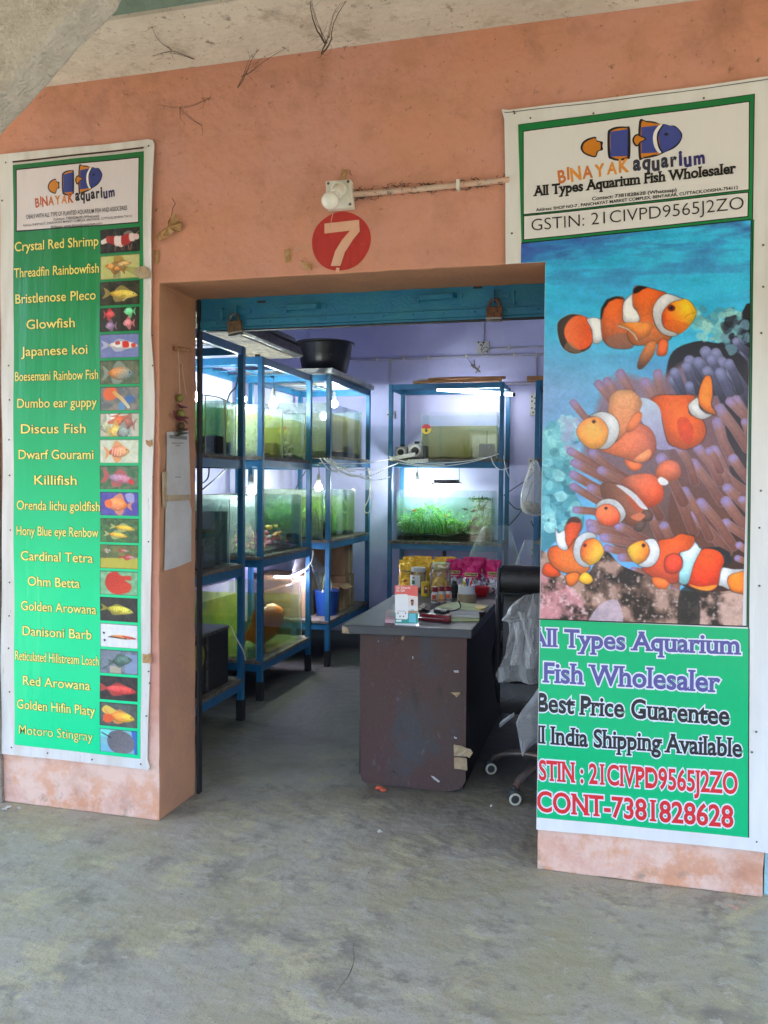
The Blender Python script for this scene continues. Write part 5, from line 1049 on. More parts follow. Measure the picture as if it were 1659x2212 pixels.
for k, an in enumerate((170, 243, 314, 26, 98)):
    a = math.radians(an); R_ = .335 if k != 1 else .365; d = Vector((math.cos(a), math.sin(a), 0)); e = Vector((cx, cy, 0))+d*R_
    m = MB(); m.tube(cr([Vector((cx, cy, .125))+d*.03, Vector((cx, cy, .130))+d*R_*.45, Vector((cx, cy, .108))+d*R_*.82, Vector((cx, cy, .072))+d*R_*.98], 5), [.024, .024, .023, .023, .022, .022, .021, .021, .021, .020, .020, .020, .020, .019, .019, .018], 10, flat=.8); m.build('base_leg', 'chrome_leg', oc)
    m = MB(); f = (Vector((.34, -1, 0)).normalized() if k < 2 else Vector((d.y, -d.x, 0))); Mx = f.to_track_quat('Z', 'Y').to_matrix(); c = Vector((e.x, e.y, .0305))
    for s_ in (-1, 1): m.lathe(c+f*(.016*s_-.011), [(.026, 0), (.030, .003), (.030, .019), (.026, .022), (0, .022)], 22, M=Mx)
    m.tube([Vector((e.x, e.y, .05)), Vector((e.x, e.y, .085))], .010, 8); ca = m.build('caster', 'caster_grey', oc)
    m = MB(); m.lathe(c+f*.0275, [(.0195, -.001), (.0195, .0022), (.0285, .0012), (.0290, -.001)], 24, M=Mx); m.build('ring', 'caster_ring', ca)
    m = MB(); m.ell(Vector((e.x, e.y, .055)), (.030, .024, .02), 12, 7); m.build('hood', 'caster_grey', ca)
# clear film over the chair back
zc = lambda x, y, Y: at(1026+.2099*x, 1296+.2099*y, 'y', Y)
LE = [(-60, 470), (0, 390), (70, 335), (130, 320), (180, 275), (205, 350), (300, 365), (420, 335), (520, 310), (600, 270), (680, 245), (770, 208), (860, 250)]
def leftx(y):
    for (ya, xa), (yb, xb) in zip(LE, LE[1:]):
        if ya <= y <= yb: return xa+(xb-xa)*(y-ya)/(yb-ya)
    return LE[-1][1]
def wrap(u, v):
    y = -60+915*v; xl = leftx(y); p = zc(xl, y, .91); q = zc(760, y, .91); return p.lerp(q, u)+Vector((0, -.02*math.sin(7*u+3*v)-.015*math.sin(13*u)-.03*math.sin(math.pi*v), 0))
w_ = crumple('torn clear plastic wrapping draped over the back of the office chair', 'plastic_wrap', 'plastic wrap', wrap, 40, 60, .016, 'film', 31, (9, 24))
crumple('', 'strip', '', lambda u, v: zc(395+95*u+12*math.sin(5*v), 210+450*v, .862)+Vector((0, -.018*math.sin(3.1*u), 0)), 10, 34, .012, 'film', 41, (12, 30), parent=w_)
crumple('', 'strip', '', lambda u, v: zc(440+60*u+100*v, 130+410*v, .868)+Vector((0, -.018*math.sin(3.1*u), 0)), 10, 30, .011, 'film', 44, (12, 30), parent=w_)
crumple('', 'strip', '', lambda u, v: zc(530+110*u, 520+170*v, .87)+Vector((0, -.02*math.sin(3.1*u), 0)), 12, 16, .014, 'film', 47, (12, 30), parent=w_)
crumple('', 'strip', '', lambda u, v: zc(240+110*u, 690+150*v-20*u, .87)+Vector((0, -.02*math.sin(3.1*u), 0)), 12, 16, .013, 'film', 49, (12, 30), parent=w_)
def low(u, v):
    y = 910+680*v; lx = 640-170*min(1, v/.38)-50*max(0, min(1, (v-.38)/.14)) if v < .52 else 420+80*((v-.52)/.48); rx = 760-20*v if v < .72 else 740-225*((v-.72)/.28)
    return zc(lx+(max(rx, lx+6)-lx)*u, y, .80)+Vector((0, -.03*math.sin(math.pi*u), 0))
lb_ = crumple('pointed clear plastic bag hanging below the office chair seat', 'plastic_bag', 'bag', low, 26, 44, .010, 'film', 61, (9, 24), BG)
crumple('', 'knot', '', lambda u, v: zc(250+150*u, 1290-110*u+60*(v-.5)*(1-.3*u), .80)+Vector((0, -.02*math.sin(3.1*v), 0)), 14, 8, .010, 'film', 66, (14, 32), parent=lb_)

# ------------------------------------------------------------------ litter on the floor
m = MB(); a = at(811, 1703, 'z', .012); b = at(834, 1706, 'z', .012); m.tube(cr([a, a.lerp(b, .4)+Vector((0, 0, .008)), a.lerp(b, .7)+Vector((0, -.01, .002)), b], 4), [.006, .010, .012, .010, .009, .011, .010, .012, .011, .010, .008, .008, .006], 7, flat=.8); m.solo('plastic_scrap', 'red_scrap', 'crumpled red scrap on the floor at the foot of the desk', 'scrap')
for x, y, s_, lb in ((821, 1799, .012, 'tiny cream scrap alone on the open floor below the doorway'), (1060, 1743, .010, 'tiny white scrap on the floor near the front castor'), (16, 1748, .02, 'white crumb pile on the floor below the fish list banner'), (42, 1748, .009, 'small white crumb right of the crumb pile below the fish list banner')):
    q = at(x, y, 'z', 0); m = MB()
    for k in range(4): m.obox(q+Vector((random.uniform(-1, 1)*s_*.6, random.uniform(-.5, .5)*s_, .003+.002*k)), (s_*.9, s_*.45, .003), rz=random.uniform(0, 3), rx=.3)
    m.solo('paper_crumb', 'paper_white', lb, 'crumb')

# ================================================================== printed banners
def bp(x, y, k=0): return at(x, y, 'y', -.010-k*.0004)
UZ, UXv = Vector((0, 0, 1)), Vector((1, 0, 0))
def pface(m, px, col, k, mi=0): m.face([bp(x, y, k) for x, y in px], mi, False, col)
def frame(m, px, wd, col, k):
    """outline of a four cornered panel, wd pixels wide"""
    for i in range(4):
        (xa, ya), (xb, yb) = px[i], px[(i+1) % 4]; A, B = bp(xa, ya, k), bp(xb, yb, k); d = (B-A).normalized(); nn = Vector((-d.z, 0, d.x)); wv = wd*.00175
        m.face([A-d*wv/2-nn*wv/2, B+d*wv/2-nn*wv/2, B+d*wv/2+nn*wv/2, A-d*wv/2+nn*wv/2], 0, False, col)
def ptext(m, s, x0, x1, yc, cap, col, k, off=0.0, out=None, outoff=.045, serif=0, spacing=1.0, xr=None, tilt=0.0):
    """a line from pixel x0 to x1, vertically centred on yc at x0 and level in the world; out: outline colour"""
    O = bp(x0, yc, k); R_ = at(x1, yc, 'y', -.010-k*.0004); wdt = R_.x-O.x; ch = cap*(bp(x0, yc-10, k)-bp(x0, yc+10, k)).length/20
    U = (UXv+UZ*tilt).normalized(); B = O-UZ*ch/2
    if out is not None: put_text(m, s, B, U, UZ, out, off=outoff, serif=serif, lift=0, fit=(wdt, ch), spacing=spacing)
    put_text(m, s, B, U, UZ, col, off=off, serif=serif, lift=.0008, fit=(wdt, ch), spacing=spacing)

def hand_word(m, s, x0, x1, y0, y1, cap, cols, k, jit=.10, off=.035):
    """brush lettering: each letter set by itself with its own tilt and bounce"""
    wid = []
    for c in s: v, _, _ = text_mesh(c, off); wid.append(v[:, 0].max()-v[:, 0].min()+.11)
    A, B = bp(x0, y0, k), bp(x1, y1, k); tot = sum(wid); L = (B-A).length; U = (B-A).normalized(); V = Vector((-U.z, 0, U.x)); ch = cap*(bp(x0, y0-10, k)-bp(x0, y0+10, k)).length/20; p = 0; R2 = random.Random(len(s)*7+3)
    for i, (c, w_) in enumerate(zip(s, wid)):
        v, f, _ = text_mesh(c, off); an = R2.uniform(-jit, jit); up = R2.uniform(-.07, .07); sx = L/tot; sy = ch/.73; xm = v[:, 0].min(); cx_ = (v[:, 0].max()-xm)/2
        sc = 1+R2.uniform(-.08, .1)
        for q in f:
            P_ = []
            for j in q:
                X, Y = v[j][0]-xm-cx_, v[j][1]-.3; X, Y = X*math.cos(an)-Y*math.sin(an), X*math.sin(an)+Y*math.cos(an)
                P_.append(A+U*((p+cx_+X*sc)*sx)+V*((Y*sc+.3+up)*sy)+Vector((0, -.00012*i, 0)))
            m.face(P_, 0, False, cols[i] if isinstance(cols, list) else cols)
        p += w_

# ------------------------------------------------------------------ painting on a fine grid (print colours held per vertex)
class Canvas:
    def __init__(s, x0, x1, z0, z1, res):
        s.x0, s.z1, s.res = x0, z1, res; s.W = int((x1-x0)/res)+1; s.H = int((z1-z0)/res)+1
        s.a = np.zeros((s.H, s.W, 3)); s.X, s.Y = np.meshgrid(np.arange(s.W), np.arange(s.H)); s.tr = lambda p: p
    def loc(s, p):
        q = s.tr(p); return ((q[0]-s.x0)/s.res, (s.z1-q[1])/s.res)
    def blend(s, sl, mask, col):
        a = s.a[sl]; c = np.asarray(col, float); a += mask[..., None]*(c-a)
    def poly(s, pts, c1, c2=None, ax=None, soft=1, smooth=True, op=1, tex=0, rnd=0):
        P_ = [tuple(q)[:2] for q in cr([(x, y, 0) for x, y in pts], 5, True)] if smooth else pts
        P_ = np.array([s.loc(p) for p in P_]); lo = np.floor(P_.min(0)-2).astype(int); hi = np.ceil(P_.max(0)+3).astype(int)
        x0, y0 = max(lo[0], 0), max(lo[1], 0); x1, y1 = min(hi[0], s.W), min(hi[1], s.H)
        if x1 <= x0 or y1 <= y0: return
        acc = np.zeros((y1-y0, x1-x0)); n = 3
        for i in range(n):
            for j in range(n):
                X = s.X[y0:y1, x0:x1]+(i+.5)/n-.5; Y = s.Y[y0:y1, x0:x1]+(j+.5)/n-.5; ins = np.zeros(X.shape, bool); q = P_[-1]
                for p in P_:
                    if p[1] != q[1]: c = ((p[1] > Y) != (q[1] > Y)) & (X < (q[0]-p[0])*(Y-p[1])/(q[1]-p[1])+p[0]); ins ^= c
                    q = p
                acc += ins
        acc = acc/(n*n)*op; c1 = np.array(c1, float)
        if c2 is not None:
            A, B = np.array(s.loc(ax[0])), np.array(s.loc(ax[1])); d = B-A; t = np.clip(((s.X[y0:y1, x0:x1]-A[0])*d[0]+(s.Y[y0:y1, x0:x1]-A[1])*d[1])/max(d@d, 1e-6), 0, 1)[..., None]; col = c1+(np.array(c2)-c1)*t
        else: col = np.broadcast_to(c1, acc.shape+(3,))
        if tex: col = col*(1+tex*(rng.rand(*acc.shape)-.5))[..., None]
        if rnd:
            pad = max(3, int(.22*min(y1-y0, x1-x0))); f = np.pad(acc, pad)
            for _ in range(2):
                for ax_ in (0, 1):
                    cs = np.cumsum(np.pad(f, [(pad+1, pad) if q == ax_ else (0, 0) for q in (0, 1)]), axis=ax_); L_ = f.shape[ax_]
                    f = (np.take(cs, range(2*pad+1, 2*pad+1+L_), ax_)-np.take(cs, range(0, L_), ax_))/(2*pad+1)
            f = f[pad:-pad, pad:-pad]; gy = np.gradient(f, axis=0)*pad*1.6
            k = (1-rnd)+rnd*1.35*np.clip(f*1.15, 0, 1)+rnd*.55*np.clip(gy, -.6, .6); col = np.clip(col*k[..., None], 0, 250)
        a = s.a[y0:y1, x0:x1]; a += acc[..., None]*(col-a)
    def seg(s, pts, wd, c1, c2=None, tip=None, shade=0, op=1, rim=None):
        """a tapering rounded stroke; c1 at its start, c2 at its end"""
        P_ = [np.array(s.loc(p)) for p in pts]; k = len(P_); sc = abs(s.loc((pts[0][0]+10, pts[0][1]))[0]-s.loc(pts[0])[0])/10
        W = [w_*sc/2 for w_ in (wd if isinstance(wd, (list, tuple)) else [wd]*k)]; mw = max(W)+2; A = np.array(P_)
        x0, y0 = np.maximum(np.floor(A.min(0)-mw), 0).astype(int); x1 = min(int(A[:, 0].max()+mw+2), s.W); y1 = min(int(A[:, 1].max()+mw+2), s.H)
        if x1 <= x0 or y1 <= y0: return
        X = s.X[y0:y1, x0:x1]; Y = s.Y[y0:y1, x0:x1]; best = np.full(X.shape, -9.); T = np.zeros(X.shape); RR = np.ones(X.shape)
        for i in range(k-1):
            d = P_[i+1]-P_[i]; t = np.clip(((X-P_[i][0])*d[0]+(Y-P_[i][1])*d[1])/max(d@d, 1e-6), 0, 1); dist = np.hypot(X-P_[i][0]-t*d[0], Y-P_[i][1]-t*d[1]); w_ = W[i]+(W[i+1]-W[i])*t; v = w_-dist; g = v > best
            best = np.where(g, v, best); T = np.where(g, (i+t)/(k-1), T); RR = np.where(g, dist/np.maximum(w_, .3), RR)
        mask = np.clip(best+.5, 0, 1)*op; c1 = np.array(c1, float); c2 = c1 if c2 is None else np.array(c2, float); col = c1+(c2-c1)*T[..., None]
        if tip is not None: u = np.clip(1-T*4.5, 0, 1)[..., None]; col = col+(np.array(tip)-col)*u
        if shade: col = col*(1-shade*np.clip(RR, 0, 1)**2.5)[..., None]
        if rim is not None: u = (np.clip((RR-.72)/.25, 0, 1)*.5)[..., None]; col = col+(np.array(rim)-col)*u
        a = s.a[y0:y1, x0:x1]; a += mask[..., None]*(col-a)
    def outline(s, pts, wd, c, op=1): s.seg([tuple(q)[:2] for q in cr([(x, y, 0) for x, y in pts], 5, True)]+[pts[0]], wd, c, op=op)
    def noise(s, fx, fy, seed=0, octv=4):
        r2 = np.random.RandomState(seed); out = np.zeros((s.H, s.W)); amp = 1; tot = 0
        for o in range(octv):
            gw, gh = max(2, int(s.W*s.res*fx*2**o)+2), max(2, int(s.H*s.res*fy*2**o)+2); g = r2.rand(gh+1, gw+1)
            u = np.linspace(0, gw-1, s.W); v = np.linspace(0, gh-1, s.H); iu = u.astype(int); iv = v.astype(int); fu = u-iu; fv = v-iv; fu = fu*fu*(3-2*fu); fv = fv*fv*(3-2*fv)
            a = g[iv][:, iu]*(1-fu)+g[iv][:, iu+1]*fu; b = g[iv+1][:, iu]*(1-fu)+g[iv+1][:, iu+1]*fu; out += amp*(a*(1-fv)[:, None]+b*fv[:, None]); tot += amp; amp *= .55
        return out/tot
    def mix(s, mask, col): s.a += np.clip(mask, 0, 1)[..., None]*(np.array(col, float)-s.a)
    def build(s, name, k, parent, keep=None, mt='print_vinyl'):
        c = s.a/255.0; c = np.where(c <= .04045, c/12.92, ((np.clip(c, 0, 2)+.055)/1.055)**2.4)
        H, W = s.H, s.W; v = np.zeros((H*W, 3)); off = parent.location
        v[:, 0] = s.x0+np.tile(np.arange(W), H)*s.res-off.x; v[:, 1] = -.010-k*.0004-off.y; v[:, 2] = s.z1-np.repeat(np.arange(H), W)*s.res-off.z
        i, j = np.meshgrid(np.arange(H-1), np.arange(W-1), indexing='ij'); i = i.ravel(); j = j.ravel()
        if keep is not None: ok = keep(s.x0+(j+.5)*s.res, s.z1-(i+.5)*s.res); i, j = i[ok], j[ok]
        f = np.stack([i*W+j, (i+1)*W+j, (i+1)*W+j+1, i*W+j+1], -1); me = bpy.data.meshes.new(name); n = len(f)
        me.vertices.add(H*W); me.vertices.foreach_set('co', v.ravel()); me.loops.add(n*4); me.loops.foreach_set('vertex_index', f.ravel().astype(np.int32))
        me.polygons.add(n); me.polygons.foreach_set('loop_start', np.arange(n, dtype=np.int32)*4); me.polygons.foreach_set('loop_total', np.full(n, 4, dtype=np.int32)); me.update(calc_edges=True)
        at_ = me.color_attributes.new('Col', 'FLOAT_COLOR', 'POINT'); at_.data.foreach_set('color', np.concatenate([c.reshape(-1, 3), np.ones((H*W, 1))], 1).ravel())
        me.materials.append(MAT[mt]); o = bpy.data.objects.new(name, me); COL.objects.link(o); o.parent = parent; return o

WH, BK = lin(226, 226, 224), lin(18, 18, 18)
G0, G1 = (12, 122, 60), (10, 205, 138)
def gpanel(m, quad, k, rows=24, g0=G0, g1=G1, pw=1.0):
    (ax, ay), (bx, by), (cx_, cy_), (dx, dy) = quad
    for i in range(rows):
        t0, t1 = i/rows, (i+1)/rows; L = lambda t: (ax+(dx-ax)*t, ay+(dy-ay)*t); R_ = lambda t: (bx+(cx_-bx)*t, by+(cy_-by)*t)
        c = lambda t: lin(*[g0[j]+(g1[j]-g0[j])*min(1, t*pw) for j in range(3)])
        m.face([bp(*L(t0), k), bp(*R_(t0), k), bp(*R_(t1), k), bp(*L(t1), k)], 0, False, [c(t0), c(t0), c(t1), c(t1)])
def nails(parent, pts, k=1):
    me = None
    for x, y in pts:
        q = bp(x, y, k)
        if me is None: m = MB(); m.ell(q+Vector((0, -.001, 0)), (.004, .003, .004), 8, 5); o = m.build('nail', 'steel_dull', parent); me = (o, q)
        else: o = me[0].copy(); COL.objects.link(o); o.parent = parent; o.location = q-me[1]
def logo(m, T, k, blue):
    """striped fish emblem in pieces; T maps emblem pixels to picture pixels"""
    OR, BL, DK, WT = lin(205, 125, 30), lin(*blue), lin(24, 26, 34), lin(228, 226, 226)
    def sp(pts, c, kk, sm=True): pface(m, [T(*tuple(q)[:2]) for q in (cr([(x, y, 0) for x, y in pts], 4, True) if sm else [(x, y, 0) for x, y in pts])], c, k+kk)
    sp([(498, 375), (512, 340), (545, 318), (592, 308), (600, 330), (636, 340), (634, 365), (637, 390), (608, 400), (592, 434), (545, 425), (512, 405)], DK, 0)
    sp([(512, 375), (525, 345), (560, 325), (590, 318), (600, 338), (620, 345), (622, 385), (600, 398), (588, 426), (550, 416), (522, 400)], OR, 1)
    sp([(665, 290), (680, 262), (720, 247), (780, 246), (805, 262), (806, 425), (790, 448), (735, 458), (690, 448), (668, 425)], DK, 0)
    sp([(680, 295), (695, 270), (730, 258), (780, 255), (788, 270), (788, 420), (778, 436), (735, 446), (700, 436), (684, 415)], OR, 1)
    sp([(682, 278), (790, 262), (790, 428), (684, 432)], BL, 2, False)
    sp([(860, 215), (905, 210), (960, 216), (1020, 240), (1080, 238), (1120, 275), (1128, 305), (1112, 345), (1075, 380), (1020, 405), (965, 430), (890, 444), (858, 436)], DK, 0)
    sp([(874, 226), (910, 220), (960, 226), (1010, 246), (1000, 400), (950, 420), (895, 432), (872, 425)], OR, 1)
    sp([(874, 250), (975, 238), (985, 405), (874, 412)], BL, 2, False)
    sp([(985, 240), (1060, 240), (1105, 265), (1120, 305), (1105, 340), (1068, 372), (1000, 398)], BL, 3)
    sp([(985, 236), (1006, 234), (975, 280), (970, 330), (985, 380), (1000, 402), (980, 408), (955, 370), (946, 320), (955, 275)], WT, 4)
    sp([(1003, 236), (1012, 238), (985, 282), (980, 330), (993, 380), (1005, 400), (998, 403), (980, 375), (971, 330), (977, 280)], DK, 4.5)
    sp([(1014, 292), (1028, 282), (1044, 292), (1028, 303)], DK, 5)
    sp([(818, 330), (830, 302), (850, 292), (868, 300), (905, 322), (872, 345), (850, 370), (830, 360)], DK, 5)
    sp([(830, 330), (838, 308), (852, 302), (866, 308), (895, 323), (866, 340), (850, 360), (838, 352)], OR, 6)

# ================================================================== left banner: the fish list
lbn = thing('list_banner', 'tall green vinyl banner on the left pier listing twenty fish names with pictures', 'banner', at(165, 1640, 'y', 0))
m = MB(); m.prism([at(x, y, 'y', -.004) for x, y in ((2, 336), (90, 326), (200, 316), (322, 302), (331, 304), (335, 312), (332, 420), (330, 511), (328, 720), (334, 800), (335.7, 856), (333, 1075), (328, 1272), (327, 1384), (322, 1560), (320.6, 1640), (326, 1656), (322, 1662), (200, 1648), (110, 1638), (6, 1627), (4, 1440), (8, 1141), (8, 922), (4, 790), (4, 560))], (0, -.005, 0)); m.build('sheet', 'vinyl_dirty', lbn)
m = MB(); gpanel(m, ((29.5, 357.5), (311.5, 327), (304, 1639), (32, 1608)), 1, 26, (8, 108, 52), (10, 214, 142), 1.35)
pface(m, [(30, 354), (30, 357), (311, 326), (311, 322)][::-1], lin(200, 195, 190), 1); m.build('green_panel', 'print_vinyl', lbn)
m = MB(); pface(m, [(29, 349), (29, 353), (311, 321), (311, 317.5)], lin(60, 22, 10), 1); m.build('top_line', 'print_vinyl', lbn)
m = MB(); Q = [(36.5, 367), (301, 340), (301, 481.5), (35, 500)]; pface(m, Q, BK, 2); frame(m, Q, 2.4, BK, 2)
pface(m, [(38, 368.5), (300, 341.5), (300, 480), (36.5, 498)], lin(218, 208, 210), 3); m.build('header_panel', 'print_vinyl', lbn)
m = MB(); kx = (222-104.5)/(1128-498.); T1 = lambda x, y: (104.5+(x-498)*kx, 403+(y-375)*.2560-(x-498)*kx*.06+2)
logo(m, T1, 4, (45, 58, 130)); m.build('fish_emblem', 'print_vinyl', lbn)
m = MB(); O1, O2, N1 = lin(190, 95, 50), lin(215, 135, 60), lin(28, 30, 42)
hand_word(m, 'BINAYAK', 77, 163, 446, 436, 19, [O1, O1, O1, lin(200, 110, 50), O2, O2, O1], 4); hand_word(m, 'aquarium', 165, 252, 435, 424, 22, [N1]*6+[lin(40, 45, 90)]*2, 4, .08, .04)
ptext(m, 'DEALS WITH ALL TYPE OF PLANTED AQUARIUM FISH AND ASSOCERIES', 58, 277, 468.5, 9.5, N1, 4, .006, tilt=0)
ptext(m, 'Contact: 7381828628 (Whatsaap)', 117, 215, 474.5, 5.6, N1, 4, .008); ptext(m, 'Address: SHOP NO-7 , PANCHAYAT MARKET COMPLEX, BENTAKAR, CUTTACK,ODISHA-754112', 50, 287, 487, 5.0, N1, 4, .008); ptext(m, 'Website: www.binayakaquarium.com', 110, 222, 491, 5.6, N1, 4, .008)
m.build('header_lettering', 'print_vinyl', lbn)
NAMES = [('Crystal Red Shrimp', 33, 213, 533), ('Threadfin Rainbowfish', 32, 214, 590), ('Bristlenose Pleco', 35, 208, 646), ('Glowfish', 59, 163, 701), ('Japanese koi', 47, 190, 759), ('Boesemani Rainbow Fish', 34, 213, 813), ('Dumbo ear guppy', 40, 210, 871), ('Discus Fish', 48, 187, 926), ('Dwarf Gourami', 42, 204, 981), ('Killifish', 75, 167, 1036), ('Orenda lichu goldfish', 38, 216, 1090), ('Hony Blue eye Renbow', 38, 213, 1145), ('Cardinal Tetra', 47, 202, 1199), ('Ohm Betta', 61, 174, 1254), ('Golden Arowana', 46, 209, 1307), ('Danisoni Barb', 50, 198, 1361), ('Reticulated Hillstream Loach', 35, 214, 1414), ('Red Arowana', 52, 196, 1468), ('Golden Hifin Platy', 38, 207, 1519), ('Motoro Stingray', 42, 202, 1574)]
m = MB()
for s_, x0, x1, y in NAMES: ptext(m, s_, x0, x1, y, 21, lin(240, 232, 128), 2, 0 if 'M' in s_ else .012, lin(50, 70, 20), .026 if 'M' in s_ else .042)
m.build('name_lettering', 'print_vinyl', lbn)
# the twenty little pictures
def pic(i, bgc, draw):
    t = (i+.5)/20; yc = 523+(1597-523)*i/19; xa = 217; xb = 303.5-5.5*(i/19)
    a = bp(xa, yc, 3); b = bp(xb, yc, 3); hh = (bp(xa, yc-25, 3)-bp(xa, yc+25, 3)).length/2*1.03; zc_ = a.z
    cv = Canvas(a.x, b.x, zc_-hh, zc_+hh, .0024); cv.tr = lambda p: (a.x+(b.x-a.x)*p[0]/100, zc_+hh-2*hh*p[1]/66)
    n1 = cv.noise(40, 40, i*3+1, 4); n2 = cv.noise(90, 90, i*3+2, 3); c1, c2 = bgc; cv.a[:] = np.array(c1)+(np.array(c2)-np.array(c1))*np.clip((n1-.3)*2.4, 0, 1)[..., None]; cv.a += ((n2-.5)*18)[..., None]
    draw(cv)
    e = 2.2
    for P_ in ([(0, 0), (100, 0), (100, e*.7), (0, e*.7)], [(0, 66-e*.7), (100, 66-e*.7), (100, 66), (0, 66)], [(0, 0), (e*.6, 0), (e*.6, 66), (0, 66)], [(100-e*.6, 0), (100, 0), (100, 66), (100-e*.6, 66)]): cv.poly(P_, (24, 48, 34), smooth=False, op=.75)
    o = cv.build('fish_picture', 3, lbn); return o
def F(cv, cx_, cy_, L, H, c1, c2, fin=None, flip=1, rot=0, tail=1.0, dors=1.0, eye=True):
    fin = fin or c1; co, si = math.cos(rot), math.sin(rot); P = lambda x, y: (cx_+flip*(x*L*co-y*H*si), cy_+(x*L*si*.9+y*H*co))
    cv.poly([P(-.36, 0), P(-.62, -.5*tail), P(-.55, 0), P(-.62, .5*tail)], fin, op=.85)
    cv.poly([P(-.25, -.2), P(-.1, -.5-.35*dors), P(.12, -.42-.25*dors), P(.22, -.3)], fin, op=.8); cv.poly([P(-.28, .2), P(-.18, .5+.3*dors), P(.05, .45+.2*dors), P(.1, .3)], fin, op=.8)
    cv.poly([P(-.42, 0), P(-.25, -.3), P(0, -.46), P(.25, -.4), P(.42, -.18), P(.5, .04), P(.4, .22), P(.2, .4), P(-.05, .44), P(-.28, .28)], c1, c2, (P(-.3, -.4), P(.4, .4)), tex=.3, rnd=.45)
    cv.poly([P(.05, .05), P(-.08, .3), P(.02, .34), P(.12, .15)], fin, op=.8)
    if eye: cv.poly([P(.33, -.1), P(.36, -.15), P(.39, -.1), P(.36, -.04)], (20, 20, 20))
def d1(c):
    c.poly([(60, 14), (75, 8), (84, 18), (66, 24)], (150, 140, 135), op=.7); c.seg([(6, 34), (22, 28)], [10, 12], (225, 215, 210)); 
    for k, (x, y, w_, col) in enumerate(((22, 28, 16, (170, 40, 35)), (32, 31, 20, (165, 35, 30)), (42, 34, 23, (225, 205, 205)), (52, 36, 25, (230, 215, 210)), (60, 34, 24, (170, 35, 35)), (70, 30, 22, (175, 30, 35)), (80, 27, 18, (225, 200, 195)), (90, 26, 13, (215, 190, 190)))): c.poly([(x-6, y-w_/2), (x+6, y-w_/2), (x+7, y+w_/2), (x-5, y+w_/2)], col)
    for x in (40, 50, 60, 70, 80): c.seg([(x, 44), (x+random.uniform(-4, 6), 60)], 1.5, (190, 120, 110), op=.8)
    c.seg([(84, 24), (98, 12)], 1, (230, 180, 160)); c.seg([(86, 26), (99, 20)], 1, (230, 180, 160))
def d2(c):
    c.poly([(35, 6), (46, 2), (58, 8), (60, 22), (48, 30), (36, 24)], (165, 125, 40), op=.8); F(c, 36, 34, 52, 22, (205, 130, 60), (220, 160, 90), (150, 100, 40), -1, -.35); F(c, 58, 26, 44, 16, (190, 160, 110), (215, 170, 110), (150, 120, 60), 1, -.15)
    for k in range(5): c.seg([(38+k*3, 44), (34+k*4, 62)], 1.4, (70, 50, 25)); c.seg([(60, 32+2*k), (92, 40+5*k)], .9, (120, 100, 40))
d3 = lambda c: (F(c, 56, 36, 78, 26, (205, 165, 60), (235, 205, 100), (170, 150, 80), 1, .12, 1.2, 1.1), c.seg([(58, 54), (72, 44)], 2, (230, 210, 150)))
def d4(c):
    for x, y, col in ((26, 18, (225, 75, 80)), (74, 12, (110, 225, 150)), (28, 50, (150, 120, 160)), (72, 44, (235, 130, 140))): F(c, x, y, 26, 22, col, tuple(min(255, v+40) for v in col), col, 1 if x < 50 and y < 30 else -1, 0)
d5 = lambda c: (F(c, 56, 32, 84, 24, (225, 215, 215), (240, 235, 235), (190, 195, 220), 1, .06, 1, .7), c.poly([(58, 22), (72, 22), (74, 36), (60, 38)], (225, 55, 45)), c.poly([(80, 28), (90, 28), (90, 37), (81, 38)], (225, 60, 45)), c.poly([(40, 22), (50, 20), (52, 28), (42, 30)], (200, 80, 80)))
d6 = lambda c: F(c, 50, 36, 70, 40, (225, 130, 60), (110, 150, 165), (150, 160, 150), 1, .05)
d7 = lambda c: (c.poly([(8, 18), (18, 2), (38, 2), (44, 18), (36, 34), (16, 36)], (235, 110, 60)), c.poly([(62, 30), (80, 24), (86, 36), (72, 46)], (70, 110, 175)), c.poly([(48, 46), (60, 40), (62, 60), (48, 64)], (100, 150, 200)), c.seg([(36, 16), (54, 32), (72, 56)], [8, 9, 7], (230, 170, 90), (215, 210, 190)))
d8 = lambda c: [F(c, x, y, 34, 36, a_, b_, a_, f_, r_) for x, y, a_, b_, f_, r_ in ((18, 38, (165, 170, 140), (185, 190, 165), -1, .2), (36, 14, (235, 235, 230), (240, 240, 238), 1, 0), (48, 20, (215, 95, 60), (230, 130, 80), 1, 1.2), (70, 28, (170, 110, 95), (150, 90, 80), -1, -.2), (38, 50, (225, 180, 90), (235, 200, 120), 1, .1), (60, 54, (150, 170, 165), (130, 120, 115), -1, .1))]
d9 = lambda c: (F(c, 48, 34, 58, 36, (225, 100, 75), (235, 190, 130), (235, 150, 90), 1, -.1), [c.seg([(34+7*k, 24), (31+7*k, 44)], 1.6, (240, 220, 200)) for k in range(4)])
d10 = lambda c: (F(c, 52, 36, 76, 28, (170, 140, 170), (185, 110, 125), (200, 90, 95), 1, .2, 1.5, 1.2), c.poly([(76, 38), (88, 42), (84, 52), (74, 46)], (215, 60, 60)))
d11 = lambda c: (c.poly([(66, 6), (86, 4), (88, 26), (72, 26)], (190, 190, 225), op=.7), F(c, 46, 34, 62, 40, (245, 130, 70), (245, 150, 110), (240, 150, 110), -1, -.12, .6, .8), c.poly([(12, 26), (24, 20), (32, 32), (24, 44), (14, 40)], (245, 120, 70)))
d12 = lambda c: (F(c, 62, 26, 60, 15, (230, 170, 50), (240, 195, 80), (190, 190, 120), 1, .14), F(c, 44, 46, 56, 15, (230, 165, 50), (240, 190, 80), (180, 190, 130), 1, .14))
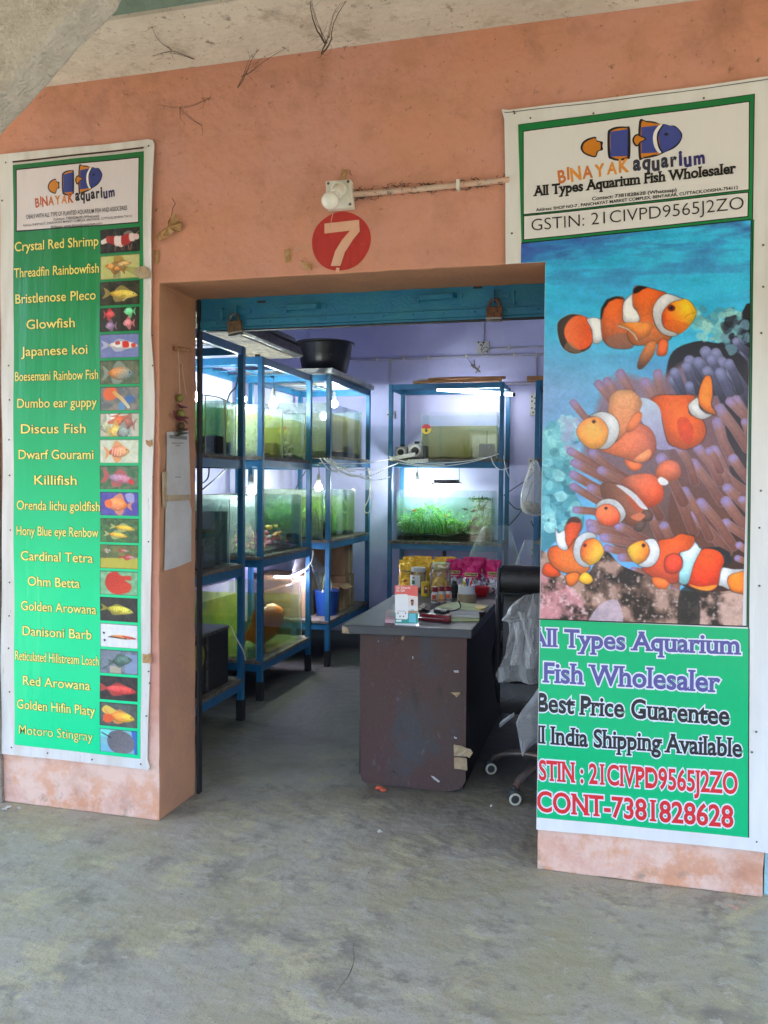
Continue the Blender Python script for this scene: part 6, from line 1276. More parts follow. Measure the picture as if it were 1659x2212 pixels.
d13 = lambda c: (c.poly([(0, 38), (100, 34), (100, 66), (0, 66)], (205, 190, 70), smooth=False, op=.8), F(c, 60, 16, 30, 8, (190, 90, 70), (220, 210, 190), None, 1, .03), F(c, 74, 34, 40, 10, (200, 60, 60), (205, 190, 190), None, 1, .05), F(c, 16, 18, 18, 8, (200, 200, 190), (180, 120, 90), None, -1, .3))
d14 = lambda c: (c.poly([(14, 30), (22, 8), (44, 2), (56, 12), (80, 12), (82, 24), (66, 24), (82, 36), (80, 52), (60, 62), (36, 62), (20, 50)], (190, 45, 35), (215, 70, 50), ((14, 0), (80, 60)), tex=.2))
d15 = lambda c: (F(c, 50, 34, 78, 24, (185, 170, 60), (215, 205, 90), (160, 150, 60), 1, .12, .8, .4), [c.seg([(24+6*k, 26+.7*k), (22+6*k, 42+.7*k)], .8, (130, 115, 40), op=.6) for k in range(9)])
d16 = lambda c: (F(c, 58, 36, 76, 12, (210, 130, 60), (225, 140, 110), (230, 225, 220), 1, .05, 1.6, 1.4), c.seg([(22, 37), (70, 39)], 2, (30, 25, 25)), c.seg([(60, 33), (92, 39)], 2.6, (200, 50, 40)), c.poly([(8, 24), (13, 26), (11, 30), (7, 28)], (20, 20, 20)), c.poly([(10, 44), (15, 46), (13, 50), (9, 48)], (20, 20, 20)))
d17 = lambda c: (c.poly([(66, 10), (98, 10), (98, 62), (66, 62)], (140, 160, 195), smooth=False, op=.7), c.poly([(26, 44), (56, 44), (56, 64), (26, 64)], (190, 175, 145), smooth=False, op=.8), F(c, 56, 28, 58, 30, (75, 100, 90), (100, 125, 115), None, 1, -.18, .5, .4), c.seg([(6, 54), (34, 36)], 2, (70, 85, 80)))
d18 = lambda c: F(c, 52, 36, 90, 26, (215, 80, 75), (205, 70, 65), (200, 70, 65), 1, .08, 1, .6)
d19 = lambda c: (c.poly([(6, 22), (18, 8), (40, 18), (56, 28), (36, 36), (20, 34)], (225, 190, 90)), F(c, 56, 38, 74, 30, (240, 125, 60), (240, 200, 70), (235, 150, 80), 1, .1, 1.2, .5), c.poly([(10, 36), (26, 32), (38, 44), (24, 56), (12, 52)], (225, 95, 55)))
d20 = lambda c: (c.poly([(0, 0), (28, 0), (28, 24), (0, 22)], (120, 215, 205), smooth=False), c.poly([(0, 40), (34, 44), (34, 66), (0, 66)], (120, 180, 205), smooth=False, op=.8), c.poly([(84, 0), (100, 0), (100, 66), (92, 66)], (70, 110, 180), smooth=False), c.poly([(20, 34), (28, 10), (54, 2), (80, 12), (92, 34), (84, 58), (56, 66), (30, 58)], (105, 100, 105), (125, 120, 125), ((20, 0), (90, 66)), tex=.25), c.seg([(6, 12), (30, 24)], 2.5, (50, 45, 50)))
for i, (b_, d_) in enumerate(((((14, 12, 12), (50, 46, 38)), d1), (((205, 195, 140), (190, 195, 110)), d2), (((38, 38, 26), (70, 66, 46)), d3), (((44, 40, 34), (56, 52, 44)), d4), (((118, 128, 190), (130, 140, 196)), d5), (((84, 100, 76), (120, 120, 96)), d6), (((105, 110, 115), (150, 140, 130)), d7), (((200, 195, 180), (190, 188, 172)), d8), (((222, 224, 205), (200, 205, 180)), d9), (((60, 110, 70), (120, 120, 100)), d10), (((84, 76, 165), (100, 90, 172)), d11), (((84, 130, 74), (70, 90, 66)), d12), (((90, 100, 66), (120, 125, 70)), d13), (((110, 165, 120), (140, 190, 150)), d14), (((50, 48, 46), (60, 58, 56)), d15), (((226, 224, 228), (218, 216, 220)), d16), (((105, 110, 125), (130, 135, 145)), d17), (((52, 46, 46), (66, 58, 58)), d18), (((80, 84, 80), (100, 104, 98)), d19), (((130, 190, 195), (120, 170, 190)), d20))): pic(i, b_, d_)
nails(lbn, [(14, 352), (322, 316), (6, 434), (20, 790), (330, 725), (331, 790), (22, 864), (21, 950), (22, 1027), (331, 1030), (24, 1145), (322, 1170), (22, 1258), (21, 1330), (20, 1400), (22, 1494), (322, 1450), (324, 1475), (317, 1546), (26, 1614), (104, 1626), (200, 1640), (305, 1650)], 2)
m = MB(); m.face([bp(x, y, 22) for x, y in ((293, 578), (312, 574), (320, 580), (325, 592), (322, 601), (300, 602), (294, 592))]); m.solo('tape_scrap', 'tape_brown', 'drab olive tape piece across the right edge of the fish list banner, near its top', 'tape')
m = MB(); m.face([bp(x, y, 22) for x, y in ((308, 1412), (318, 1414), (326, 1410), (327, 1433), (308, 1432))]); m.solo('tape_scrap', 'dry_tape', 'brown tape scrap on the right edge of the fish list banner, near its bottom', 'tape')
m = MB(); m.face([bp(x, y, 22) for x, y in ((314, 950), (322, 952), (329, 949), (330, 962), (324, 966), (316, 960))]); m.solo('tape_scrap', 'dry_tape', 'torn pale brown tape residue halfway up the right edge of the fish list banner', 'tape')

# ================================================================== right banner: the clownfish
rbn = thing('clownfish_banner', 'huge vinyl banner of orange clownfish and shop lettering on the right pier', 'banner', at(1400, 1800, 'y', 0))
m = MB(); xe = XR-.0015
TL_ = at(1084, 238, 'y', -.004); ml = at(1093, 566, 'y', -.004)
zl_ = ZL-.004
sheet = [(1084, 238), (1100, 240), (1280, 218), (1464, 194), (1659, 167), (1720, 158)]
S_ = [at(x, y, 'y', -.004) for x, y in sheet]+[at(1690, 1000, 'y', -.004), at(1668, 1838, 'y', -.004), at(1652, 1838, 'y', -.004), at(1400, 1813, 'y', -.004), at(1159.5, 1790, 'y', -.004)]
S_[-1].x = xe
S_ += [Vector((xe, -.004, zl_)), Vector((ml.x, -.004, zl_)), at(1092, 400, 'y', -.004), at(1090, 260, 'y', -.004)]
m.prism(S_, (0, -.005, 0)); m.prism([Vector((xe, -.009, S_[10].z+.001)), Vector((xe, .06, S_[10].z+.002)), Vector((xe, .06, zl_-.01)), Vector((xe, -.009, zl_-.01))], (-.002, 0, 0)); m.build('sheet', 'vinyl_white', rbn)
m = MB()
pface(m, [(1090, 243.5), (1090, 245), (1100, 244.5), (1280, 224), (1464, 200), (1640, 176), (1700, 166), (1700, 164.5), (1640, 174.2), (1464, 198.6), (1280, 222.4), (1100, 243)], lin(70, 70, 72), 1)
m.build('hem_fold', 'print_vinyl', rbn)
m = MB(); 
def clipx(px, k):
    return [bp(x, y, k) for x, y in px]
# green upper frame and footer
fx = lambda y: 1120+7*(y-271)/290.
gpanel(m, ((1119.5, 271), (1630, 204), (1626, 475), (1127, 535)), 1, 6, (10, 118, 58), (12, 135, 72))
pface(m, [(1622, 474), (1629, 475), (1617.5, 1358), (1612.5, 1353)][::-1][::-1], lin(20, 150, 90), 1)
P1, P2 = bp(1127, 524, 1), bp(1127.5, 566, 1)
m.face([Vector((P1.x, P1.y, P1.z)), bp(1132, 523, 1), Vector((bp(1132, 523, 1).x, P1.y, zl_)), Vector((P1.x, P1.y, zl_))], 0, False, lin(15, 130, 70))
a, b, c_, d_ = bp(1163, 1337, 1), bp(1618, 1358, 1), bp(1616.5, 1808, 1), bp(1160, 1765, 1); a.x = d_.x = xe
n_ = 10
for i in range(n_):
    t0, t1 = i/n_, (i+1)/n_; cc = lambda t: lin(2, 176+4*t, 112+4*t)
    m.face([a.lerp(d_, t0), b.lerp(c_, t0), b.lerp(c_, t1), a.lerp(d_, t1)], 0, False, [cc(t0), cc(t0), cc(t1), cc(t1)])
m.build('green_panel', 'print_vinyl', rbn)
m = MB()
for A, B, wd in (((1629.5, 204), (1625, 475), 1.8), ((1626, 475), (1617, 1358), 1.8), ((1618, 1358), (1616.5, 1808), 1.8), ((1119.5, 271), (1630, 204), 1.3)):
    p, q = bp(*A, 2), bp(*B, 2); d = (q-p).normalized(); nn = Vector((-d.z, 0, d.x))*wd*.0009; m.face([p-nn, q-nn, q+nn, p+nn], 0, False, BK)
m.build('black_border', 'print_vinyl', rbn)
z3 = lambda x, y: (1080.1+.3490*x, 189+.3490*y)      # emblem tracing to picture pixels
Q = [z3(148, 278), z3(1540, 92), z3(1536, 634), z3(148, 785)]
m = MB(); frame(m, Q, 4.2, BK, 2); pface(m, Q, lin(222, 220, 220), 3); m.build('header_panel', 'print_vinyl', rbn)
Q2 = [z3(150, 800), z3(1533, 655), z3(1530, 798), z3(150, 942)]
m = MB(); frame(m, Q2, 4.2, BK, 2); pface(m, Q2, lin(224, 222, 223), 3); m.build('number_panel', 'print_vinyl', rbn)
m = MB(); logo(m, z3, 4, (62, 74, 150)); m.build('fish_emblem', 'print_vinyl', rbn)
m = MB(); O1, O2 = lin(205, 120, 60), lin(222, 145, 60); N1 = lin(50, 52, 70); N2 = lin(48, 45, 110)
a0, a1 = z3(362, 585), z3(810, 515); b0, b1 = z3(825, 520), z3(1280, 470)
hand_word(m, 'BINAYAK', a0[0], a1[0], a0[1], a1[1], 27, [O1, O1, O2, O1, O2, O2, O2], 4, .09); hand_word(m, 'aquarium', b0[0], b1[0], b0[1], b1[1], 30, [N1]*5+[N2]*3, 4, .08, .045)
def world_text(m, s, A, B, cap, col, k, off, serif=0, out=None, outoff=.05, spacing=1.0, cropx=None):
    """baseline from picture pixel A to B"""
    O, E = bp(*A, k), bp(*B, k); U = (E-O).normalized(); V = Vector((-U.z, 0, U.x)); ch = cap*(bp(A[0], A[1]-10, k)-bp(A[0], A[1]+10, k)).length/20; L = (E-O).length
    sub = m if cropx is None else MB()
    if out is not None: put_text(sub, s, O, U, V, out, off=outoff, serif=serif, lift=0, fit=(L, ch), spacing=spacing)
    put_text(sub, s, O, U, V, col, off=off, serif=serif, lift=.0008, fit=(L, ch), spacing=spacing)
    if cropx is not None:
        for f, c in zip(sub.f, sub.c):
            P_ = [sub.v[i] for i in f]; out_ = []
            for i in range(len(P_)):
                p, q = P_[i], P_[(i+1) % len(P_)]
                if p.x >= cropx: out_.append(p)
                if (p.x >= cropx) != (q.x >= cropx): out_.append(p.lerp(q, (cropx-p.x)/(q.x-p.x)))
            if len(out_) > 2: m.face(out_, 0, False, c)
world_text(m, 'All Types Aquarium Fish Wholesaler', z3(212, 673), z3(1458, 533), 22, BK, 4, serif_base+.022, 1)
world_text(m, 'Contact: 7381828628 (Whatsaap)', z3(570, 700), z3(1092, 645), 7.5, BK, 4, .025); world_text(m, 'Address: SHOP NO-7 , PANCHAYAT MARKET COMPLEX, BENTAKAR, CUTTACK,ODISHA-754112', z3(224, 768), z3(1472, 632), 6.6, BK, 4, .025)
world_text(m, 'GSTIN: 21CIVPD9565J2ZO', z3(195, 890), z3(1508, 755), 27, lin(28, 28, 28), 4, -.008)
m.build('header_lettering', 'print_vinyl', rbn)
z6 = lambda x, y: (1134.1+.3164*x, 1323.1+.3164*y)
m = MB(); VI, DK_, RD = lin(92, 88, 150), lin(40, 40, 42), lin(214, 48, 52)
OW = lin(222, 226, 236)
for s_, A, B, cap, col in (('All Types Aquarium', (32, 225), (1460, 282), 40, VI), ('Fish Wholesaler', (132, 472), (1330, 540), 44, VI), ('Best Price Guarentee', (86, 670), (1392, 765), 41, DK_), ('All India Shipping Available', (-8, 880), (1480, 985), 39, DK_), ('GSTIN : 21CIVPD9565J2ZO', (12, 1132), (1450, 1235), 44, RD), ('CONT-7381828628', (84, 1352), (1420, 1462), 45, RD)):
    world_text(m, s_, z6(*A), z6(*B), cap, col, 2, serif_base+.012, 1, OW, .075, 1.0, xe)
m.build('footer_lettering', 'print_vinyl', rbn)

# the reef photograph printed on it
X0, X1 = bp(1126, 540).x, bp(1623, 480).x+.003; Z1, Z0 = bp(1623, 474).z+.01, bp(1614, 1354).z-.02
cv = Canvas(X0, X1, Z0, Z1, .0021)
def t5(p): q = bp(1134.1+.3164*p[0], 864+.3164*p[1]); return (q.x, q.z)
cv.tr = t5
yy = cv.Y/cv.H; xx = cv.X/cv.W
st1 = cv.noise(5, 22, 3, 5); st2 = cv.noise(3, 9, 5, 4); st3 = cv.noise(14, 60, 8, 3)
base = np.array([60., 192, 234]); cv.a[:] = base
cv.a += ((st1-.5)*95)[..., None]*np.array([.5, .75, .6])
cv.mix(np.clip((st2-.44)*4, 0, 1)*np.clip((yy-.08)*6, 0, 1)*.5, (84, 142, 214))
cv.mix(np.clip(1-(yy*9+xx*1.2), 0, 1)*np.clip((st2-.25)*3, 0, 1)*1.2, (62, 62, 150))
cv.mix(np.clip((st1-.5)*5, 0, 1)*np.clip(1-yy*5, 0, 1)*.8, (56, 78, 150))
cv.mix(np.clip(.5-abs(yy-.05)*8, 0, 1)*np.clip((st3-.45)*5, 0, 1)*.7, (70, 70, 160))
cv.mix(np.clip((yy-.20)*5, 0, 1)*np.clip(1-xx*.9, 0, 1)*.75, (150, 172, 218))
cv.mix(np.clip((yy-.28)*6, 0, 1)*np.clip(.85-xx, 0, 1)*np.clip(1.7-yy*3, 0, 1), (158, 146, 204))
cv.mix(np.clip((st1-.52)*6, 0, 1)*np.clip(.42-yy, 0, 1)*np.clip(yy*5, 0, 1)*.9, (52, 92, 178))
# right hand dark cleft of the anemone
cl = cv.noise(12, 12, 11, 4)
cv.poly([(1010, -330), (1180, -400), (1330, -390), (1420, -470), (1560, -560), (1560, 1200), (1000, 1200), (1000, 500), (950, 200), (960, -150)], (40, 40, 52), (72, 44, 40), ((1200, -300), (1200, 900)))
for o_, g_ in ((.35, 40), (.45, 20), (.75, 0)): cv.poly([(540-g_, -20), (660-g_, -150-g_), (860, -110-g_), (960, -150-g_), (1120, -240-g_), (1300, -200), (1400, 600), (1300, 1150), (620, 1000), (560-g_, 800), (600-g_, 640), (470-g_, 470), (420-g_, 330), (480-g_, 180)], (150, 124, 150), (112, 72, 62), ((600, -200), (900, 900)), op=o_)
# coral at left and top right
def blobs(n, bx, rad, cols, seed, op=.85):
    r2 = random.Random(seed)
    for k in range(n):
        x, y = r2.uniform(bx[0], bx[1]), r2.uniform(bx[2], bx[3]); r = r2.uniform(*rad); c = r2.choice(cols); cv.poly([(x+r*r2.uniform(.6, 1.2)*math.cos(a), y+r*r2.uniform(.6, 1.2)*math.sin(a)) for a in [6.283*q/7 for q in range(7)]], c, op=op*r2.uniform(.5, 1), tex=.15)
cv.poly([(90, 330), (150, 190), (230, 200), (300, 250), (320, 420), (330, 600), (400, 760), (380, 900), (220, 960), (90, 1000)], (128, 196, 206), (70, 140, 160), ((100, 200), (300, 900)))
blobs(90, (90, 350, 180, 900), (18, 55), [(150, 214, 220), (95, 170, 190), (120, 190, 205), (60, 120, 140), (170, 225, 230)], 3); blobs(22, (240, 380, 130, 260), (16, 34), [(170, 215, 225), (140, 185, 210)], 4)
blobs(60, (1150, 1480, -620, -400), (16, 48), [(150, 205, 205), (100, 170, 180), (170, 215, 210), (80, 140, 160)], 5); blobs(40, (1370, 1560, -560, -330), (20, 50), [(30, 30, 45), (60, 60, 90), (110, 150, 170), (25, 25, 30)], 6)
blobs(20, (240, 420, 130, 330), (20, 40), [(160, 150, 190), (150, 170, 205)], 7, .6)
# tentacles: tip first
TT = [(650, -180, 760, 60, 62), (905, -180, 960, 20, 60), (1010, -140, 1120, 60, 62), (1120, -270, 1230, -120, 66), (1230, -330, 1340, -140, 70), (1300, -320, 1400, -120, 66), (1180, -260, 1300, -60, 64), (1100, -230, 1180, -60, 60), (1020, -190, 1120, 0, 58), (1340, -260, 1480, -60, 68), (1410, -190, 1540, 30, 70), (1500, -330, 1560, -200, 62), (1440, -400, 1540, -300, 50), (1270, -280, 1340, -100, 60), (1390, -250, 1470, -60, 60),
      (500, -110, 640, 80, 54), (330, 20, 520, 190, 46), (560, -130, 700, 60, 54), (820, -120, 930, 120, 66), (1120, -100, 1190, 60, 52), (1240, -200, 1360, 0, 58), (1330, -190, 1470, 80, 60), (1440, 0, 1540, 260, 62), (1400, 10, 1560, 180, 60), (1330, 60, 1520, 330, 68), (1310, 150, 1420, 420, 62), (1420, 400, 1540, 560, 62), (1290, 340, 1440, 620, 62), (1150, 430, 1340, 700, 58), (1350, 510, 1560, 660, 66), (1330, 470, 1400, 620, 54), (1380, 600, 1560, 780, 62), (1370, 690, 1560, 900, 66), (1370, 840, 1560, 960, 62), (1200, 700, 1420, 1000, 62), (1150, 790, 1380, 1040, 64), (1090, 620, 1260, 940, 56), (1010, 560, 1150, 900, 64), (930, 400, 1080, 700, 70), (1480, 680, 1560, 790, 50), (1460, 990, 1560, 1080, 48), (1450, 1080, 1560, 1130, 44),
      (310, 350, 560, 500, 52), (340, 430, 640, 580, 56), (330, 510, 600, 650, 56), (330, 590, 620, 760, 50), (450, 600, 640, 720, 54), (460, 360, 700, 540, 50), (520, 480, 760, 620, 54), (350, 750, 560, 790, 50), (440, 840, 720, 890, 54), (450, 880, 760, 960, 60), (540, 940, 820, 990, 60), (640, 860, 820, 960, 54), (560, 1010, 780, 1050, 50), (660, 1075, 820, 1100, 54), (740, 1165, 870, 1190, 52), (950, 860, 1020, 1000, 62), (870, 790, 930, 950, 56), (820, 560, 920, 800, 56), (1020, 1300, 1050, 1230, 66), (1500, 150, 1560, 260, 50), (1050, 320, 1160, 560, 54), (1180, 330, 1330, 560, 60), (1260, 350, 1330, 480, 56)]
for k, (x0, y0, x1, y1, wd) in enumerate(TT):
    warm = min(1, max(0, (y0+150)/700)); right = x0 > 950 and y0 < 0
    body = (104, 108, 146) if right else (int(176-14*warm), int(140-26*warm), int(150-48*warm)); root = (56, 54, 74) if right else (int(132-10*warm), int(88-12*warm), int(82-14*warm)); tip = (140, 144, 192) if right else (160, 140, 190)
    mx, my = (x0+x1)/2+random.uniform(-18, 18), (y0+y1)/2+random.uniform(-14, 14); cv.seg([(x0, y0), (mx, my), (x1, y1)], [wd*1.1, wd*1.04, wd*1.15], body, root, tip, .22, 1, (188, 150, 160) if not right else (130, 134, 170))
# rock along the foot
rk = cv.noise(22, 22, 21, 5); rk2 = cv.noise(70, 70, 22, 3)
def rockmask(pts):
    sv = cv.a.copy(); cv.a[:] = 0; cv.poly(pts, (1, 1, 1)); mk = cv.a[..., 0].copy(); cv.a[:] = sv; return mk
mk = rockmask([(60, 1080), (160, 1050), (260, 1190), (420, 1190), (540, 1030), (660, 1130), (860, 1210), (1000, 1290), (1300, 1310), (1560, 1310), (1560, 1600), (60, 1600)])
cv.mix(mk, (108, 84, 74)); cv.mix(mk*np.clip((rk-.47)*6, 0, 1), (176, 142, 128)); cv.mix(mk*np.clip((.45-rk)*7, 0, 1), (48, 38, 34)); cv.mix(mk*np.clip((rk2-.62)*7, 0, 1)*.7, (212, 190, 184))
mk2 = rockmask([(60, 1150), (200, 1230), (330, 1290), (400, 1400), (400, 1560), (60, 1560)]); cv.mix(mk2*np.clip((rk-.30)*4, 0, 1)*.8, (205, 140, 148)); cv.mix(mk2*np.clip((rk2-.55)*6, 0, 1)*.6, (226, 186, 190))
mk3 = rockmask([(440, 1490), (520, 1390), (620, 1360), (660, 1440), (650, 1540), (450, 1540)]); cv.mix(mk3*.8, (196, 176, 190)); mk4 = rockmask([(1180, 1350), (1320, 1330), (1560, 1320), (1560, 1580), (1150, 1580)]); cv.mix(mk4*np.clip((rk-.28)*4, 0, 1)*.75, (206, 170, 158)); mk5 = rockmask([(1060, 1300), (1180, 1320), (1180, 1580), (1050, 1580)]); cv.mix(mk5*.75, (36, 32, 30))
OR1, OR2, YE, WT, DK2 = (232, 104, 44), (222, 82, 34), (236, 182, 40), (226, 226, 232), (40, 30, 30)
def U4(p): return [(x, y-1195) for x, y in p]
def shape(pts, c1, c2=None, ax=None, ol=DK2, w_=5, op=.6): 
    if ol is not None: cv.outline(pts, w_*2, ol, op)
    cv.poly(pts, c1, c2, ax, tex=.10, rnd=.34)
# fish 1, top
f = U4
shape(f([(220, 690), (250, 640), (330, 610), (430, 640), (455, 720), (465, 790), (430, 850), (340, 880), (270, 850), (235, 790)]), (72, 58, 54), ol=(206, 206, 210), w_=3); cv.poly(f([(268, 720), (310, 645), (370, 620), (428, 645), (452, 720), (462, 790), (420, 842), (350, 850), (290, 800)]), (240, 120, 72), (226, 90, 40), ((300, -500), (440, -500)))
cv.poly(f([(300, 800), (380, 858), (430, 840), (350, 876), (270, 845)]), (150, 120, 100), op=.6)
shape(f([(425, 645), (515, 650), (530, 780), (470, 808), (458, 720)]), WT, w_=3)
shape(f([(520, 650), (525, 580), (560, 520), (620, 495), (672, 505), (668, 590), (680, 665), (720, 690), (742, 740), (735, 832), (640, 845), (570, 825), (530, 770)]), OR1, (150, 92, 70), ((600, -640), (640, -360))); cv.seg([t for t in f([(520, 640), (530, 575), (565, 520), (620, 498), (670, 506)])], [10, 22, 24, 16, 8], DK2)
cv.poly(f([(560, 780), (640, 740), (735, 760), (735, 832), (640, 845), (575, 825)]), (152, 106, 90), op=.75)
shape(f([(672, 540), (700, 500), (742, 474), (738, 560), (775, 600), (787, 640), (772, 668), (680, 665), (668, 600)]), WT, w_=4)
shape(f([(742, 440), (775, 420), (830, 428), (900, 448), (965, 474), (900, 530), (872, 590), (885, 680), (930, 740), (1000, 760), (960, 800), (880, 815), (830, 820), (740, 815), (700, 740), (772, 668), (787, 640), (760, 580), (738, 545)]), OR1, (206, 120, 70), ((850, -740), (850, -390))); cv.poly(f([(742, 470), (742, 440), (775, 420), (835, 428), (800, 445), (770, 465)]), DK2)
shape(f([(638, 680), (700, 668), (840, 672), (872, 690), (840, 760), (770, 792), (745, 740), (700, 712), (650, 702)]), (232, 140, 62), (206, 120, 70), ((760, -520), (780, -410)), ol=(150, 140, 136), w_=4); cv.seg(f([(640, 690), (700, 712), (745, 750), (765, 785)]), 8, (196, 190, 190))
shape(f([(895, 800), (880, 880), (832, 950), (790, 985), (768, 970), (780, 910), (820, 830), (850, 800)]), (214, 130, 72), (120, 80, 66), ((860, -390), (780, -220)), ol=(96, 66, 56), w_=3); shape(f([(900, 880), (930, 895), (965, 880), (972, 795), (920, 790)]), (220, 100, 50), ol=(90, 50, 40), w_=4)
shape(f([(935, 640), (940, 590), (985, 535), (1050, 508), (1112, 515), (1152, 560), (1167, 610), (1130, 680), (1060, 742), (1000, 738), (950, 700)]), (222, 84, 34), YE, ((940, -540), (1120, -610)), w_=3); cv.poly(f([(950, 690), (1000, 735), (1060, 742), (1120, 690), (1060, 660), (990, 650)]), (224, 110, 40), op=.7)
shape(f([(962, 474), (1050, 498), (1072, 510), (1000, 530), (945, 585), (930, 650), (955, 710), (1040, 745), (1010, 762), (940, 745), (890, 680), (872, 590), (900, 520)]), WT, w_=4)
cv.poly(f([(970, 570), (990, 545), (1022, 560), (1020, 585), (990, 592)]), (130, 40, 26)); cv.poly(f([(984, 568), (998, 556), (1012, 566), (1000, 582)]), (24, 14, 14)); cv.seg(f([(1085, 640), (1110, 615), (1160, 600)]), 4, (170, 120, 30))
# fish 2
shape([(1240, -165), (1270, -150), (1280, -45), (1270, 35), (1302, 85), (1290, 100), (1220, 65), (1185, 15), (1190, -65), (1215, -135)], (240, 130, 50), ol=DK2, w_=6)
shape([(865, 5), (910, -30), (1030, -32), (1160, -28), (1120, 40), (1125, 100), (1200, 130), (1230, 180), (1230, 240), (1190, 300), (1100, 337), (1040, 325), (980, 290), (950, 200), (925, 90)], OR1, (226, 100, 40), ((950, 0), (1150, 300))); cv.poly([(1040, 140), (1100, 120), (1150, 200), (1130, 300), (1060, 250)], (210, 62, 34), op=.6)
shape([(1150, 0), (1180, -12), (1190, 50), (1230, 90), (1275, 102), (1210, 132), (1140, 100), (1115, 40)], WT, w_=4)
cv.poly([(785, -10), (865, 5), (920, 60), (940, 180), (975, 300), (1035, 330), (900, 335), (870, 240), (800, 150), (780, 80)], (190, 206, 232), (160, 150, 190), ((820, 0), (950, 320)))
shape([(570, 110), (575, 20), (590, -30), (640, -65), (720, -65), (770, -30), (797, 20), (780, 80), (760, 170), (700, 240), (640, 300), (600, 250)], (204, 150, 112), (214, 130, 90), ((650, -50), (680, 260)), ol=(150, 110, 100), w_=3)
shape([(505, 335), (620, 290), (690, 220), (740, 170), (790, 165), (845, 190), (885, 250), (892, 330), (860, 400), (800, 425), (740, 422), (700, 402), (600, 372)], (238, 128, 82), (178, 100, 84), ((600, 330), (880, 260)), ol=(120, 70, 66), w_=4)
shape([(690, 212), (730, 120), (770, 85), (797, 95), (785, 150), (740, 205)], (236, 132, 84), ol=(140, 80, 70), w_=3); shape([(740, 408), (800, 360), (850, 335), (864, 370), (830, 415), (770, 427)], (246, 150, 104), ol=(150, 80, 60), w_=2); shape([(678, 408), (740, 425), (800, 440), (772, 478), (720, 476)], (232, 120, 72), ol=(150, 80, 60), w_=2)
shape([(440, 110), (520, 82), (590, 100), (635, 150), (642, 220), (612, 290), (560, 332), (500, 330), (550, 290), (568, 220), (545, 155), (490, 118)], WT, w_=4)
shape([(354, 230), (360, 190), (400, 140), (470, 115), (520, 130), (560, 180), (568, 230), (550, 290), (510, 327), (450, 332), (390, 292)], (244, 150, 84), (250, 170, 80), ((400, 150), (420, 300)), w_=2); cv.poly([(455, 148), (470, 136), (485, 148), (470, 162)], (90, 50, 30))
# fish 3
shape([(890, 500), (920, 440), (980, 410), (1040, 430), (1062, 480), (1050, 530), (980, 552), (910, 532)], (214, 112, 76), (196, 108, 86), ((900, 520), (1050, 450)), ol=(150, 80, 66), w_=3)
shape([(660, 560), (700, 525), (780, 505), (870, 510), (930, 570), (945, 640), (920, 700), (840, 735), (800, 700), (740, 620)], (196, 112, 88), (224, 92, 58), ((700, 540), (900, 680)), ol=(130, 70, 62), w_=3); cv.poly([(905, 545), (930, 525), (975, 555), (965, 580), (925, 577)], WT)
shape([(520, 580), (560, 565), (650, 580), (740, 640), (830, 740), (872, 780), (860, 822), (810, 830), (760, 860), (690, 840), (670, 760), (600, 690), (530, 660)], (136, 92, 78), (160, 96, 78), ((560, 600), (800, 820)), ol=(70, 50, 50), w_=3)
cv.poly([(690, 650), (760, 680), (800, 760), (740, 740)], (190, 86, 60), op=.7)
cv.poly([(622, 582), (670, 588), (750, 640), (820, 720), (838, 748), (790, 735), (730, 672), (660, 612)], (210, 206, 214)); shape([(740, 870), (790, 825), (830, 840), (802, 890), (770, 900)], (98, 78, 74), ol=None); shape([(800, 762), (850, 750), (874, 790), (850, 826), (800, 822)], (104, 78, 72), ol=None); cv.poly([(720, 800), (780, 770), (820, 790), (780, 825)], (206, 120, 90))
shape([(480, 745), (500, 700), (560, 675), (630, 690), (680, 750), (682, 800), (640, 842), (650, 790), (620, 735), (560, 708), (505, 728)], WT, w_=3); shape([(482, 762), (510, 728), (560, 710), (618, 735), (648, 790), (638, 838), (590, 858), (530, 850), (490, 812)], (242, 124, 84), (236, 100, 66), ((500, 760), (600, 850)), w_=2); cv.poly([(540, 738), (553, 728), (566, 738), (553, 750)], (80, 40, 30))
# fish 4
shape([(120, 1170), (140, 1120), (180, 1120), (240, 1190), (190, 1207), (140, 1197)], OR2, w_=5); shape([(270, 900), (290, 830), (330, 800), (375, 815), (385, 870), (360, 930), (315, 1030), (285, 1020)], (196, 74, 40), (226, 92, 44), ((330, 820), (310, 1020)), w_=4); cv.poly([(285, 850), (300, 810), (345, 800), (376, 820), (370, 840), (320, 835)], (60, 46, 44), op=.8)
shape([(160, 1060), (172, 1012), (220, 998), (290, 1020), (340, 950), (330, 1030), (370, 1110), (440, 1137), (420, 1172), (360, 1192), (260, 1172), (190, 1130)], OR1, (240, 130, 60), ((200, 1020), (340, 1180)), w_=6); shape([(208, 880), (230, 910), (270, 890), (275, 960), (292, 1012), (270, 1027), (222, 992)], WT, w_=3)
shape([(375, 1040), (400, 970), (450, 945), (502, 960), (537, 1020), (530, 1060), (500, 1100), (450, 1127), (400, 1112)], (222, 92, 40), (242, 186, 66), ((380, 1000), (500, 1060)), w_=2); shape([(330, 1030), (350, 950), (400, 910), (452, 905), (492, 937), (440, 945), (400, 967), (377, 1030), (387, 1090), (442, 1132), (400, 1138), (350, 1100)], WT, w_=3); cv.poly([(395, 992), (408, 978), (422, 992), (408, 1006)], (120, 40, 24))
shape([(280, 1200), (330, 1177), (372, 1187), (360, 1232), (320, 1270), (290, 1252)], (238, 120, 50), w_=5); shape([(365, 1222), (400, 1177), (442, 1190), (464, 1232), (430, 1257), (390, 1247)], (244, 180, 60), w_=4)
